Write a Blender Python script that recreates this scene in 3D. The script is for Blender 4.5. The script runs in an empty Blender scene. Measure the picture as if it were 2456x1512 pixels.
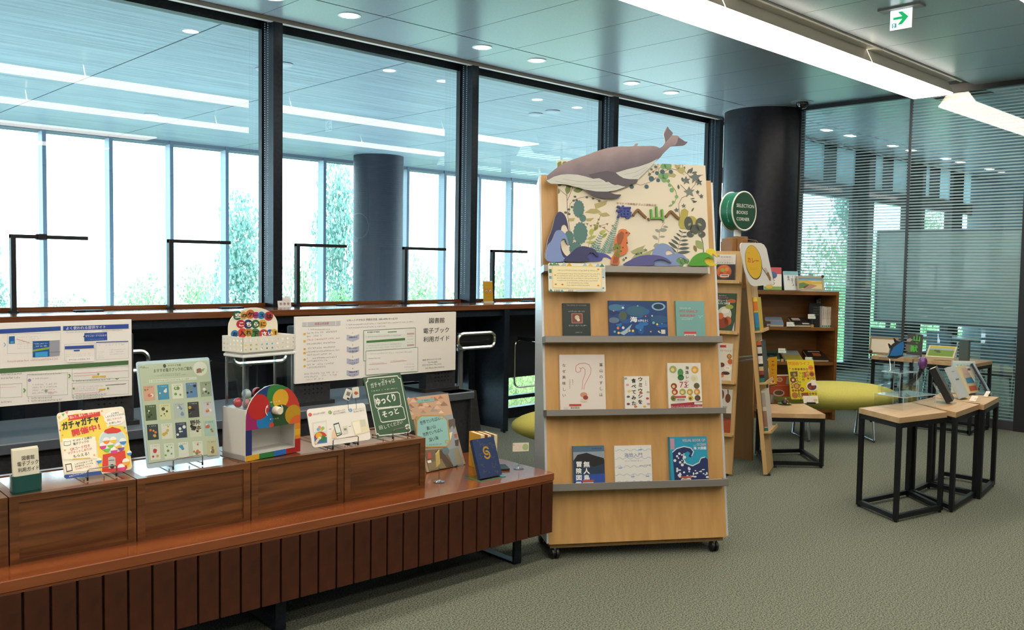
import bpy, bmesh, math, random
from mathutils import Vector, Matrix
random.seed(7)
S = bpy.context.scene
COL = S.collection
# ---------------------------------------------------------------- camera
FPX = 2157.7
CAM = Vector((0, 0, 1.45))
def cam_axes():
    ya, pi, ro = math.radians(46.26), math.radians(3.121), math.radians(0.882)
    F = Vector((math.cos(ya)*math.cos(pi), math.sin(ya)*math.cos(pi), -math.sin(pi)))
    r = Vector((math.sin(ya), -math.cos(ya), 0)); u = r.cross(F)
    return F, r*math.cos(ro)+u*math.sin(ro), -r*math.sin(ro)+u*math.cos(ro)
CF, CR, CU = cam_axes()
cd = bpy.data.cameras.new('camera'); cam = bpy.data.objects.new('camera', cd); COL.objects.link(cam)
cd.sensor_width = 36; cd.lens = FPX/2456*36; cd.clip_start = .05; cd.clip_end = 400
m3 = Matrix((CR, CU, -CF)).transposed()
cam.matrix_world = Matrix.Translation(CAM) @ m3.to_4x4()
S.camera = cam
# ---------------------------------------------------------------- world, sun, exposure
S.view_settings.view_transform = 'Standard'; S.view_settings.look = 'None'
S.view_settings.gamma = 1; S.view_settings.use_curve_mapping = False
S.view_settings.exposure = 0.1
W = bpy.data.worlds.new('sky'); S.world = W; W.use_nodes = True
bg = W.node_tree.nodes['Background']
bg.inputs[0].default_value = (.86, .95, 1.0, 1); bg.inputs[1].default_value = 8.5
sl = bpy.data.lights.new('sun', 'SUN'); sl.energy = 10.0; sl.angle = .02; sl.color = (1, .96, .88)
sun = bpy.data.objects.new('sun', sl); COL.objects.link(sun)
sun.rotation_euler = (math.radians(38), 0, math.radians(-25))
try:
    S.cycles.use_denoising = True; S.cycles.max_bounces = 7; S.cycles.transparent_max_bounces = 16
    S.cycles.transmission_bounces = 6; S.cycles.glossy_bounces = 4; S.cycles.diffuse_bounces = 4
    S.cycles.sample_clamp_indirect = 6; S.cycles.caustics_refractive = False; S.cycles.caustics_reflective = False
except Exception: pass
# ---------------------------------------------------------------- pixel -> place
def ray(x, y): return CF + CR*((x-1228)/FPX) - CU*((y-756)/FPX)
def onz(x, y, z=0.0): d = ray(x, y); return CAM + d*((z-CAM.z)/d.z)
def onx(x, y, X): d = ray(x, y); return CAM + d*(X/d.x)
def ony(x, y, Y): d = ray(x, y); return CAM + d*(Y/d.y)
def onM(M, x, y, yl=0.0):
    """pixel ray -> local (x, z) on the local plane y = yl of frame M"""
    I = M.inverted(); o = I @ CAM; d = I.to_3x3() @ ray(x, y)
    t = (yl-o.y)/d.y; p = o + d*t; return p.x, p.z
def Fr(p, yaw=0.0, tilt=0.0):
    return Matrix.Translation(Vector(p)) @ Matrix.Rotation(math.radians(yaw), 4, 'Z') @ Matrix.Rotation(-math.radians(tilt), 4, 'X')
def leanpx(BL, BR, z, tilt=0.0, yaw=None):
    a, b = onz(*BL, z), onz(*BR, z); d = b-a
    if yaw is None: yaw = math.degrees(math.atan2(d.y, d.x))
    return Fr((a+b)/2, yaw, tilt), d.length
def rectfit(BL, BR, TR, TL, z, t0=14.0, yaw0=None, wt=2e-6):
    """frame of a leaning rectangle whose bottom edge is at height z, best matching four corner pixels"""
    a, b = onz(*BL, z), onz(*BR, z); mid = (a+b)/2; d = b-a; y0 = math.degrees(math.atan2(d.y, d.x)) if yaw0 is None else yaw0
    best = None; cy, ct, ry, rt = y0, t0, 24.0 if yaw0 is None else 3.0, 14.0
    for it in range(4):
        for i in range(-6, 7):
            for j in range(-5, 6):
                yw, tl = cy+ry*i/6, ct+rt*j/5
                if tl < -2 or tl > 40: continue
                M = Fr(mid, yw, tl); q = [onM(M, *p) for p in (BL, BR, TR, TL)]
                c = (q[3][0]-q[0][0])**2+(q[2][0]-q[1][0])**2+(q[3][1]-q[2][1])**2+(q[0][1]-q[1][1])**2+wt*(tl-t0)**2+wt*.3*(yw-y0)**2
                if best is None or c < best[0]: best = (c, yw, tl, q)
        cy, ct = best[1], best[2]; ry /= 3; rt /= 3
    c, yw, tl, q = best; xm = sum(p[0] for p in q)/4; w = (q[1][0]-q[0][0]+q[2][0]-q[3][0])/2; h = (q[2][1]+q[3][1]-q[0][1]-q[1][1])/2
    return Fr(mid, yw, tl) @ Matrix.Translation((xm, 0, 0)), w, h
# ---------------------------------------------------------------- materials
def lin(h):
    h = h.lstrip('#'); v = [int(h[i:i+2], 16)/255 for i in (0, 2, 4)]
    return tuple((c/12.92 if c <= .04045 else ((c+.055)/1.055)**2.4) for c in v) + (1,)
MC = {}
def newmat(name):
    m = bpy.data.materials.new(name); m.use_nodes = True; nt = m.node_tree
    return m, nt, nt.nodes['Principled BSDF'], nt.nodes['Material Output']
def mat(h, rough=.5, metal=0.0, spec=.5, name=None, coat=0.0):
    k = (h, rough, metal, spec, coat)
    if k in MC: return MC[k]
    m, nt, b, o = newmat(name or 'plain_'+h.strip('#'))
    b.inputs['Base Color'].default_value = lin(h); b.inputs['Roughness'].default_value = rough
    b.inputs['Metallic'].default_value = metal; b.inputs['Specular IOR Level'].default_value = spec
    b.inputs['Coat Weight'].default_value = coat
    MC[k] = m; return m
def wood(key, c1, c2, scale=(1, 1, 1), rough=.4, ns=6.0, dist=3.0, coat=0.0, bump=.03):
    """streaky grain; scale stretches object coords (small = long along that axis)"""
    if key in MC: return MC[key]
    m, nt, b, o = newmat(key); N = nt.nodes; L = nt.links
    tc = N.new('ShaderNodeTexCoord'); mp = N.new('ShaderNodeMapping'); mp.inputs['Scale'].default_value = scale
    oi = N.new('ShaderNodeObjectInfo'); ad = N.new('ShaderNodeVectorMath'); ad.operation = 'ADD'
    mu = N.new('ShaderNodeMath'); mu.operation = 'MULTIPLY'; mu.inputs[1].default_value = 7.0
    L.new(oi.outputs['Random'], mu.inputs[0]); L.new(tc.outputs['Object'], ad.inputs[0]); L.new(mu.outputs[0], ad.inputs[1])
    L.new(ad.outputs[0], mp.inputs['Vector'])
    n1 = N.new('ShaderNodeTexNoise'); n1.inputs['Scale'].default_value = ns; n1.inputs['Detail'].default_value = 6
    n1.inputs['Distortion'].default_value = dist*.2
    L.new(mp.outputs[0], n1.inputs['Vector'])
    cr = N.new('ShaderNodeValToRGB'); cr.color_ramp.elements[0].color = lin(c1); cr.color_ramp.elements[1].color = lin(c2)
    cr.color_ramp.elements[0].position = .35; cr.color_ramp.elements[1].position = .68
    L.new(n1.outputs['Fac'], cr.inputs[0]); L.new(cr.outputs[0], b.inputs['Base Color'])
    bp = N.new('ShaderNodeBump'); bp.inputs['Strength'].default_value = bump; bp.inputs['Distance'].default_value = .01
    L.new(n1.outputs['Fac'], bp.inputs['Height']); L.new(bp.outputs[0], b.inputs['Normal'])
    b.inputs['Roughness'].default_value = rough; b.inputs['Coat Weight'].default_value = coat; b.inputs['Coat Roughness'].default_value = .12
    MC[key] = m; return m
def noisy(key, c1, c2, ns=200.0, rough=.9, bump=.3, bd=.004, metal=0.0, spec=.3, big=None):
    if key in MC: return MC[key]
    m, nt, b, o = newmat(key); N = nt.nodes; L = nt.links
    tc = N.new('ShaderNodeTexCoord'); n1 = N.new('ShaderNodeTexNoise'); n1.inputs['Scale'].default_value = ns
    n1.inputs['Detail'].default_value = 4; L.new(tc.outputs['Object'], n1.inputs['Vector'])
    cr = N.new('ShaderNodeValToRGB'); cr.color_ramp.elements[0].color = lin(c1); cr.color_ramp.elements[1].color = lin(c2)
    cr.color_ramp.elements[0].position = .36; cr.color_ramp.elements[1].position = .64
    L.new(n1.outputs['Fac'], cr.inputs[0]); L.new(cr.outputs[0], b.inputs['Base Color'])
    if bump:
        bp = N.new('ShaderNodeBump'); bp.inputs['Strength'].default_value = bump; bp.inputs['Distance'].default_value = bd
        L.new(n1.outputs['Fac'], bp.inputs['Height']); L.new(bp.outputs[0], b.inputs['Normal'])
    b.inputs['Roughness'].default_value = rough; b.inputs['Metallic'].default_value = metal; b.inputs['Specular IOR Level'].default_value = spec
    MC[key] = m; return m
def emit(key, h, st):
    if key in MC: return MC[key]
    m, nt, b, o = newmat(key)
    b.inputs['Base Color'].default_value = lin(h); b.inputs['Emission Color'].default_value = lin(h); b.inputs['Emission Strength'].default_value = st
    MC[key] = m; return m
def pane(key, tint=(.86, .95, .97), refl=1.0, rough=0.0, ior=1.5, add=0.0):
    """thin clear sheet: tinted see-through mixed with a mirror reflection by Fresnel"""
    if key in MC: return MC[key]
    m, nt, b, o = newmat(key); N = nt.nodes; L = nt.links; N.remove(b)
    t = N.new('ShaderNodeBsdfTransparent'); t.inputs[0].default_value = (*tint, 1)
    g = N.new('ShaderNodeBsdfGlossy'); g.inputs['Roughness'].default_value = rough; g.inputs['Color'].default_value = (1, 1, 1, 1)
    f = N.new('ShaderNodeFresnel'); f.inputs['IOR'].default_value = ior
    mu = N.new('ShaderNodeMath'); mu.operation = 'MULTIPLY_ADD'; mu.inputs[1].default_value = refl; mu.inputs[2].default_value = add; mu.use_clamp = True
    ge = N.new('ShaderNodeNewGeometry'); bf = N.new('ShaderNodeMath'); bf.operation = 'SUBTRACT'; bf.inputs[0].default_value = 1.0
    L.new(ge.outputs['Backfacing'], bf.inputs[1]); mb = N.new('ShaderNodeMath'); mb.operation = 'MULTIPLY'
    L.new(f.outputs[0], mu.inputs[0]); mx = N.new('ShaderNodeMixShader')
    L.new(mu.outputs[0], mb.inputs[0]); L.new(bf.outputs[0], mb.inputs[1]); L.new(mb.outputs[0], mx.inputs[0]); L.new(t.outputs[0], mx.inputs[1]); L.new(g.outputs[0], mx.inputs[2]); L.new(mx.outputs[0], o.inputs[0])
    MC[key] = m; return m
# ---------------------------------------------------------------- mesh builder
class B:
    def __init__(s): s.v = []; s.f = []; s.m = []; s.mats = []
    def mi(s, m):
        if m not in s.mats: s.mats.append(m)
        return s.mats.index(m)
    def add(s, vs, fs, m=None, M=None):
        n = len(s.v); i = s.mi(m)
        s.v += [tuple(M @ Vector(p)) if M else tuple(p) for p in vs]
        for f in fs: s.f.append(tuple(k+n for k in f)); s.m.append(i)
        return s
    def box(s, x0, x1, y0, y1, z0, z1, m=None, M=None):
        v = [(x, y, z) for z in (z0, z1) for y in (y0, y1) for x in (x0, x1)]
        return s.add(v, [(0, 2, 3, 1), (4, 5, 7, 6), (0, 1, 5, 4), (2, 6, 7, 3), (0, 4, 6, 2), (1, 3, 7, 5)], m, M)
    def bbox(s, x0, x1, y0, y1, z0, z1, r=.004, m=None, M=None):
        """box with chamfered edges"""
        r = min(r, (x1-x0)/2.01, (y1-y0)/2.01, (z1-z0)/2.01); bm = bmesh.new()
        bmesh.ops.create_cube(bm, size=1)
        for v in bm.verts: v.co = Vector(((x0+x1)/2+v.co.x*(x1-x0), (y0+y1)/2+v.co.y*(y1-y0), (z0+z1)/2+v.co.z*(z1-z0)))
        bmesh.ops.bevel(bm, geom=bm.edges[:], offset=r, segments=1, profile=.5, affect='EDGES')
        bm.verts.index_update(); s.add([v.co.copy() for v in bm.verts], [[v.index for v in f.verts] for f in bm.faces], m, M); bm.free(); return s
    def prism(s, pts, y0, y1, m=None, M=None, ms=None):
        """polygon in local xz, extruded along y"""
        n = len(pts); a = sum(pts[i][0]*pts[(i+1) % n][1]-pts[(i+1) % n][0]*pts[i][1] for i in range(n))
        if a < 0: pts = pts[::-1]
        v = [(x, y0, z) for x, z in pts]+[(x, y1, z) for x, z in pts]
        s.add(v, [tuple(range(n)), tuple(range(2*n-1, n-1, -1))], m, M)
        return s.add(v, [(i, i+n, (i+1) % n+n, (i+1) % n) for i in range(n)], ms or m, M)
    def slab(s, pts, z0, z1, m=None, M=None, ms=None):
        """polygon in local xy, extruded along z"""
        n = len(pts); a = sum(pts[i][0]*pts[(i+1) % n][1]-pts[(i+1) % n][0]*pts[i][1] for i in range(n))
        if a < 0: pts = pts[::-1]
        v = [(x, y, z0) for x, y in pts]+[(x, y, z1) for x, y in pts]
        s.add(v, [tuple(range(n-1, -1, -1)), tuple(range(n, 2*n))], m, M)
        return s.add(v, [(i, (i+1) % n, (i+1) % n+n, i+n) for i in range(n)], ms or m, M)
    def tube(s, path, r, m=None, n=8, M=None, closed=False, cap=True):
        P = [Vector(p) for p in path]; k = len(P); vs = []; up = None
        R = r if isinstance(r, (list, tuple)) else [r]*k
        for i, p in enumerate(P):
            if closed: t = P[(i+1) % k]-P[i-1]
            else: t = P[min(i+1, k-1)]-P[max(i-1, 0)]
            t.normalize()
            if up is None: up = Vector((0, 0, 1)) if abs(t.z) < .9 else Vector((1, 0, 0))
            a = t.cross(up)
            if a.length < 1e-4: a = t.orthogonal()
            a.normalize(); b2 = a.cross(t).normalized(); up = b2
            vs += [p+(a*math.cos(2*math.pi*j/n)+b2*math.sin(2*math.pi*j/n))*R[i] for j in range(n)]
        fs = [(i*n+j, i*n+(j+1) % n, ((i+1) % k)*n+(j+1) % n, ((i+1) % k)*n+j) for i in range(k if closed else k-1) for j in range(n)]
        if cap and not closed: fs += [tuple(range(n-1, -1, -1)), tuple((k-1)*n+j for j in range(n))]
        return s.add(vs, fs, m, M)
    def lathe(s, prof, m=None, n=24, M=None, sx=1.0, sy=1.0):
        """profile [(r, z)...] about the local z axis"""
        vs = [(r*math.cos(2*math.pi*j/n)*sx, r*math.sin(2*math.pi*j/n)*sy, z) for r, z in prof for j in range(n)]; k = len(prof)
        fs = [(i*n+j, i*n+(j+1) % n, (i+1)*n+(j+1) % n, (i+1)*n+j) for i in range(k-1) for j in range(n)]
        fs += [tuple(range(n-1, -1, -1)), tuple((k-1)*n+j for j in range(n))]
        return s.add(vs, fs, m, M)
    def ball(s, c, r, m=None, n=14, k=8, sx=1, sy=1, sz=1, M=None):
        pr = [(max(1e-4, r*math.sin(math.pi*i/k)), -r*math.cos(math.pi*i/k)*sz) for i in range(k+1)]
        T = Matrix.Translation(Vector(c)); T = M @ T if M else T
        return s.lathe(pr, m, n, T, sx, sy)
    def mesh(s, name, smooth=False):
        me = bpy.data.meshes.new(name); me.from_pydata(s.v, [], s.f)
        for m in s.mats: me.materials.append(m)
        me.polygons.foreach_set('material_index', s.m)
        if smooth: me.shade_auto_smooth(angle=math.radians(40)) if hasattr(me, 'shade_auto_smooth') else me.polygons.foreach_set('use_smooth', [True]*len(me.polygons))
        me.update(); return me
    def obj(s, name, parent=None, M=None, smooth=False, label=None):
        me = s.mesh(name)
        if smooth:
            me.polygons.foreach_set('use_smooth', [True]*len(me.polygons))
            try: me.set_sharp_from_angle(angle=math.radians(38))
            except Exception: pass
        o = bpy.data.objects.new(name, me); COL.objects.link(o)
        if parent: o.parent = parent
        if M: o.matrix_world = M
        if label: o['label'] = label
        return o
def tag(o, label, cat, group=None):
    o['label'] = label; o['category'] = cat
    if group: o['group'] = group
    return o
def thing(name, label, cat, M=None, group=None):
    o = bpy.data.objects.new(name, None); COL.objects.link(o); o.empty_display_size = .05
    if M is not None: o.matrix_world = M
    return tag(o, label, cat, group)
def struct(o): o['kind'] = 'structure'; return o
def share(me, name, parent, loc=(0, 0, 0), rz=0.0, scale=None):
    o = bpy.data.objects.new(name, me); COL.objects.link(o)
    if parent: o.parent = parent
    o.location = loc; o.rotation_euler = (0, 0, rz)
    if scale: o.scale = scale
    return o
def copy_tree(o, M=None, label=None, parent=None):
    c = o.copy(); COL.objects.link(c)
    if parent: c.parent = parent
    if M is not None: c.matrix_world = M
    if label: c['label'] = label
    for ch in list(o.children):
        if ch.name != c.name: copy_tree(ch, parent=c)
    return c
# ---------------------------------------------------------------- flat print
TXT = {}
def text_geo(body, bold):
    k = (body, bold)
    if k not in TXT:
        cu = bpy.data.curves.new('t', 'FONT'); cu.body = body; cu.resolution_u = 2; cu.offset = bold
        o = bpy.data.objects.new('t', cu); me = o.to_mesh()
        vs = [(v.co.x, v.co.y) for v in me.vertices]; fs = [tuple(p.vertices) for p in me.polygons]
        o.to_mesh_clear(); bpy.data.objects.remove(o); bpy.data.curves.remove(cu)
        TXT[k] = (vs, fs)
    return TXT[k]
def smooth(P, k=4):
    """closed Catmull-Rom through the points"""
    n = len(P); o = []
    for i in range(n):
        p0, p1, p2, p3 = P[i-1], P[i], P[(i+1) % n], P[(i+2) % n]
        for j in range(k):
            t = j/k; o.append(tuple(.5*(2*b+(c-a)*t+(2*a-5*b+4*c-d)*t*t+(3*b-a-3*c+d)*t**3) for a, b, c, d in zip(p0, p1, p2, p3)))
    return o
class Pr:
    """flat print on the local plane y=-0.0006 of frame M, drawn in photo pixels (or 0..1 of w x h)"""
    def __init__(s, M, y=-.0006, rough=.5): s.M = M; s.y = y; s.b = B(); s.c = (0, 0, 1); s.wh = None; s.rough = rough; s.I = M.inverted(); s.o = s.I @ CAM; s.R = s.I.to_3x3(); s.th = 0; s.cl = None
    def crop(s, x0, y0, k): s.c = (x0, y0, k); s.wh = None; return s
    def uv(s, w, h, z0=0.0): s.wh = (w, h, z0); return s
    def p(s, x, y):
        if s.wh: return ((x-.5)*s.wh[0], s.wh[2]+(1-y)*s.wh[1])
        d = s.R @ ray(x/s.c[2]+s.c[0], y/s.c[2]+s.c[1]); t = (s.y-s.o.y)/d.y; q = s.o+d*t; return (q.x, q.z)
    def _m(s, c): return mat(c, s.rough) if isinstance(c, str) else c
    def lp(s, pts, c, l=1):
        if s.cl: pts = [(max(-s.cl[0]/2, min(s.cl[0]/2, x)), max(0.0, min(s.cl[1], z))) for x, z in pts]
        n = len(pts); a = sum(pts[i][0]*pts[(i+1) % n][1]-pts[(i+1) % n][0]*pts[i][1] for i in range(n))
        if abs(a) < 1e-9: return s
        if a < 0: pts = pts[::-1]
        y = s.y-l*.00035
        if s.th: s.b.prism(pts, y-s.th, y, s._m(c)); return s
        s.b.add([(x, y, z) for x, z in pts], [tuple(range(n))], s._m(c)); return s
    def poly(s, pts, c, l=1): return s.lp([s.p(*q) for q in pts], c, l)
    def rect(s, x0, y0, x1, y1, c, l=1):
        a = s.p(x0, y1); b = s.p(x1, y0); return s.lp([(a[0], a[1]), (b[0], a[1]), (b[0], b[1]), (a[0], b[1])], c, l)
    def circ(s, x, y, r, c, l=1, n=20, ry=None, a0=0, a1=360):
        q = s.p(x, y); e = s.p(x+r, y); g = s.p(x, y-(ry or r)); rx = abs(e[0]-q[0]); rz = abs(g[1]-q[1])
        k = max(3, int(n*(a1-a0)/360)); pts = [(q[0]+rx*math.cos(math.radians(a0+(a1-a0)*i/k)), q[1]+rz*math.sin(math.radians(a0+(a1-a0)*i/k))) for i in range(k+(0 if a1-a0 == 360 else 1))]
        return s.lp(pts, c, l)
    def ring(s, x, y, r, w, c, l=1, n=20, ry=None, a0=0, a1=360):
        q = s.p(x, y); e = s.p(x+r, y); g = s.p(x, y-(ry or r)); rx = abs(e[0]-q[0]); rz = abs(g[1]-q[1]); k = 1-w/r
        N_ = max(3, int(n*(a1-a0)/360)); A = [math.radians(a0+(a1-a0)*i/N_) for i in range(N_+1)]
        for i in range(N_):
            s.lp([(q[0]+rx*f*math.cos(t), q[1]+rz*f*math.sin(t)) for f, t in ((1, A[i]), (1, A[i+1]), (k, A[i+1]), (k, A[i]))], c, l)
        return s
    def line(s, pts, w, c, l=1):
        P = [s.p(*q) for q in pts]; e = s.p(pts[0][0]+w, pts[0][1]); h = abs(e[0]-P[0][0])/2
        for a, b in zip(P, P[1:]):
            dx, dz = b[0]-a[0], b[1]-a[1]; L = math.hypot(dx, dz)
            if L < 1e-6: continue
            nx, nz = -dz/L*h, dx/L*h; ex, ez = dx/L*h*.5, dz/L*h*.5
            s.lp([(a[0]+nx-ex, a[1]+nz-ez), (a[0]-nx-ex, a[1]-nz-ez), (b[0]-nx+ex, b[1]-nz+ez), (b[0]+nx+ex, b[1]+nz+ez)], c, l)
        return s
    def text(s, x, y, body, h, c, x1=None, bold=0.0, l=2, rot=0.0, al='l'):
        """baseline start pixel, cap height h px; x1 = right end pixel (fits width)"""
        vs, fs = text_geo(body, 0.0)
        if not vs: return s
        a = s.p(x, y); t = s.p(x, y-h); sz = abs(t[1]-a[1])/.86
        xs = [v[0] for v in vs]; w0 = max(xs); sx = sz
        if x1 is not None: sx = abs(s.p(x1, y)[0]-a[0])/w0
        off = {'l': 0, 'c': -w0*sx/2, 'r': -w0*sx}[al]; ca, sa = math.cos(math.radians(rot)), math.sin(math.radians(rot))
        yy = s.y-l*.00035; P = [(vx*sx+off, vy*sz) for vx, vy in vs]
        e = bold*sz*.9; sh = [(0, 0)] if bold < .004 else [(-e, -e), (e, e), (-e, e), (e, -e)] if bold > .015 else [(-e, 0), (e, 0)]
        for k, (ex, ez) in enumerate(sh): s.b.add([(a[0]+ex+px*ca-pz*sa, yy-k*2e-6, a[1]+ez+px*sa+pz*ca) for px, pz in P], fs, s._m(c))
        return s
    def vtext(s, x, y, body, w, c, pitch, bold=0.0, l=2):
        """vertical column: x centre px, y top px, glyph width w px, pitch px"""
        for i, ch in enumerate(body): s.text(x-w/2, y+pitch*i+w*.86, ch, w*.86, c, x+w/2 if ch not in 'っゃーュ、' else None, bold, l)
        return s
    def dash(s, x0, y0, x1, n, dy, h, c, l=2, sk=0.0, fill=.8, seed=3, jag=True):
        """n unreadably small rows of print, as broken strokes"""
        R_ = random.Random(seed); t_ = .15*h
        for i in range(n):
            x = x0; xe = x1-(R_.random()*(x1-x0)*.25 if jag else 0); yb = y0+dy*i
            while x+h*.7 < xe:
                y = yb+sk*(x-x0); w = h*.8
                if R_.random() < fill*1.1:
                    for yy in R_.sample((.12, .42, .72, .95), R_.choice((1, 2, 2))): s.rect(x+R_.random()*.2*w, y-h*yy-t_, x+w*(.75+.25*R_.random()), y-h*yy, c, l)
                    xx = x+w*R_.choice((.1, .4, .7)); s.rect(xx, y-h*(.7+.3*R_.random()), xx+t_, y, c, l)
                x += h
        return s
    def obj(s, parent, name='cover_print', label=None): return s.b.obj(name, parent, label=label)
# ================================================================= STRUCTURE
H = 3.22; YG = 6.18; XG = 9.08
MULX = [3.30+1.912*k for k in range(-3, 4)]
# ---- floor
carpet = noisy('carpet', '#33372c', '#868a79', 150.0, .95, .25, .003)
fl = struct(B().box(-5, 26, -7, YG+.1, -.12, 0, carpet).obj('floor'))
pass
# ---- ceiling with separate metal panels
panel_m = noisy('ceiling_metal', '#9aa4a8', '#a2acb0', 60, .28, .015, .001, metal=.5, spec=.5)
dark = mat('#17181b', .6); black = mat('#0c0d10', .45); blackm = mat('#15171b', .38, .2)
cei = struct(B().box(-5, 26, -7, YG+.35, H+.05, H+.25, mat('#2c2d2f', .8)).obj('ceiling'))
STRIPS = (3.48, 1.72, -.05, -1.8)  # last two rows are out of view, added to light the room
rows = [(5.99, 5.393)]; top = 5.385
for sy in STRIPS: rows.append((top, sy+.27)); top = sy-.27
rows.append((top, -6.0))
px = [6.43+.645*k for k in range(-16, 5)]
for r0, r1 in rows:
    w, d = .645-.006, r0-r1-.006
    me = B().box(0, w, -d, 0, 0, .045, panel_m).mesh('ceiling_panel')
    for x in px:
        share(me, 'ceiling_panel', cei, (x+.003, r0-.003, H))
# panels carrying on over the next room
for r0, r1 in ((5.99, 5.393), (5.385, 3.0), (2.99, 0.0)):
    me = B().box(0, .639, -(r0-r1-.006), 0, 0, .045, panel_m).mesh('ceiling_panel')
    for k in range(5, 17):
        x = 6.43+.645*k
        share(me, 'ceiling_panel', cei, (x+.003, r0-.003, H))
tr = struct(B().box(-5, XG, 5.985, 6.03, H-.03, H+.05, mat('#a79b90', .5)).obj('trim_1'))
tr.data.materials  # window head trim
# ---- light strips
glow = emit('lamp_diffuser', '#fff6e6', 10.0); white = mat('#e9e6e0', .45)
def luminaire(x0, x1, sy, label):
    t = thing('ceiling_light', label, 'ceiling light', Matrix.Translation(((x0+x1)/2, sy, H)), 'long ceiling lights')
    L = (x1-x0)/2-.006
    B().box(-L, L, -.26, .26, .01, .05, white).obj('housing', t)
    B().prism([(-.18, -.115), (.18, -.115), (.182, -.10), (.165, -.085), (-.165, -.085), (-.182, -.10)], -L, L, glow, Matrix.Rotation(math.pi/2, 4, 'Z')).obj('diffuser', t)
    for sg in (-1, 1):
        B().prism([(sg*.182, -.10), (sg*.165, -.085), (sg*.10, .012), (sg*.13, .012)], -L, L, white, Matrix.Rotation(math.pi/2, 4, 'Z')).obj('side_reflector', t)
        B().box(-L, L, sg*.255-.01, sg*.255+.01, -.012, .012, mat('#d9d6cf', .5)).obj('slot_trim', t)
for i, sy in enumerate(STRIPS):
    for j, (x0, x1) in enumerate(((-3.4, -1.25), (-1.25, .85), (.85, 2.9), (2.9, 5.0), (5.0, 7.1), (7.1, 8.78))):
        if i >= 2 and x0 > 4: continue
        nm = ['row nearest the window', 'second row from the window', 'unseen third row from the window', 'unseen row farthest from the window'][i]
        luminaire(x0, x1, sy, 'long white ceiling light added for brightness, '+['sixth', 'fifth', 'fourth', 'third', 'second', 'first'][j]+' from the glass wall in the '+nm)
# ---- downlights
dl_ring = mat('#d8d8d6', .4)
def downlight(x, y, z, label, group):
    t = thing('downlight', label, 'downlight', Matrix.Translation((x, y, z)), group)
    B().lathe([(.058, -.004), (.082, -.004), (.082, .006), (.058, .006)], dl_ring, 20).obj('trim_ring', t)
    B().lathe([(.0001, -.006), (.06, -.006), (.06, .004)], emit('downlight_glow', '#fff4e2', 14.0), 20).obj('lens', t)
ORD = ['first', 'second', 'third', 'fourth', 'fifth', 'sixth', 'seventh', 'eighth']
for i, x in enumerate((7.47, 6.84, 5.55, 4.92, 3.65, 3.05, 1.75, 1.1)):
    downlight(x, 5.54, H-.001, ORD[i]+' round downlight from the pillar in the ceiling edge beside the window', 'downlights along the window')
for i, x in enumerate((10.75, 11.4, 12.7, 13.3, 14.6, 15.2, 16.5)):
    downlight(x, 5.54, H-.001, ORD[i]+' round downlight from the pillar in the ceiling behind the striped glass wall', 'downlights behind the glass wall')
# ---- main window: mullions, panes, head
mul = noisy('mullion_metal', '#23282e', '#2a3036', 40, .35, .02, .001, metal=.6)
wn = struct(B().box(-5, XG, YG-.03, YG+.05, 0, .10, mul).box(-5, XG, YG-.03, YG+.05, H-.06, H+.06, mul).obj('wall_window'))
mme = B().box(0, .075, 0, .21, 0, H, mul).box(-.012, 0, .15, .2, 0, H, black).mesh('mullion')
for x in MULX: share(mme, 'mullion', wn, (x, 5.99, 0))
gl = pane('window_glass', (.84, .93, .96), 1.0, 0.0, 1.52, .012)
for i in range(len(MULX)-1):
    o = struct(B().box(MULX[i]+.075, MULX[i+1], YG-.004, YG+.004, .1, H-.03, gl).obj('window_%d' % (i+1)))
B_ = struct(B().box(-5, MULX[0], YG-.004, YG+.004, .1, H-.03, gl).obj('window_0'))
# blind bead chains on the mullions
bead = mat('#b9bdbf', .35, .4)
for k, x in enumerate(MULX[3:7]):
    t = thing('blind_chain', ['looped steel bead chain hanging on the mullion behind the prize machine', 'looped steel bead chain hanging on the mullion behind the yellow counter sign', 'looped steel bead chain hanging on the mullion above the whale', 'looped steel bead chain on the mullion beside the round pillar'][k], 'blind chain', Matrix.Translation((x-.012, 6.05, 0)), 'blind chains')
    for dy in (0, .045):
        bb = B(); z = 1.2; 
        while z < H-.03: bb.ball((0, dy, z), .0045, bead, 5, 3); z += .017
        bb.obj('bead_strand', t)
# ---- pillar by the glass wall
pil = noisy('pillar_metal', '#24242a', '#2a2a30', 20, .33, .02, .001, metal=.35)
po = struct(B().lathe([(.44, 0), (.44, H)], pil, 64).obj('pillar', M=Matrix.Translation((9.07, 5.43, 0)), smooth=True))
struct(B().lathe([(.44, H-.012), (.465, H-.012), (.465, H+.01), (.44, H+.01)], mat('#8b8f90', .4), 64).obj('trim_2', M=Matrix.Translation((9.07, 5.43, 0))))
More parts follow.
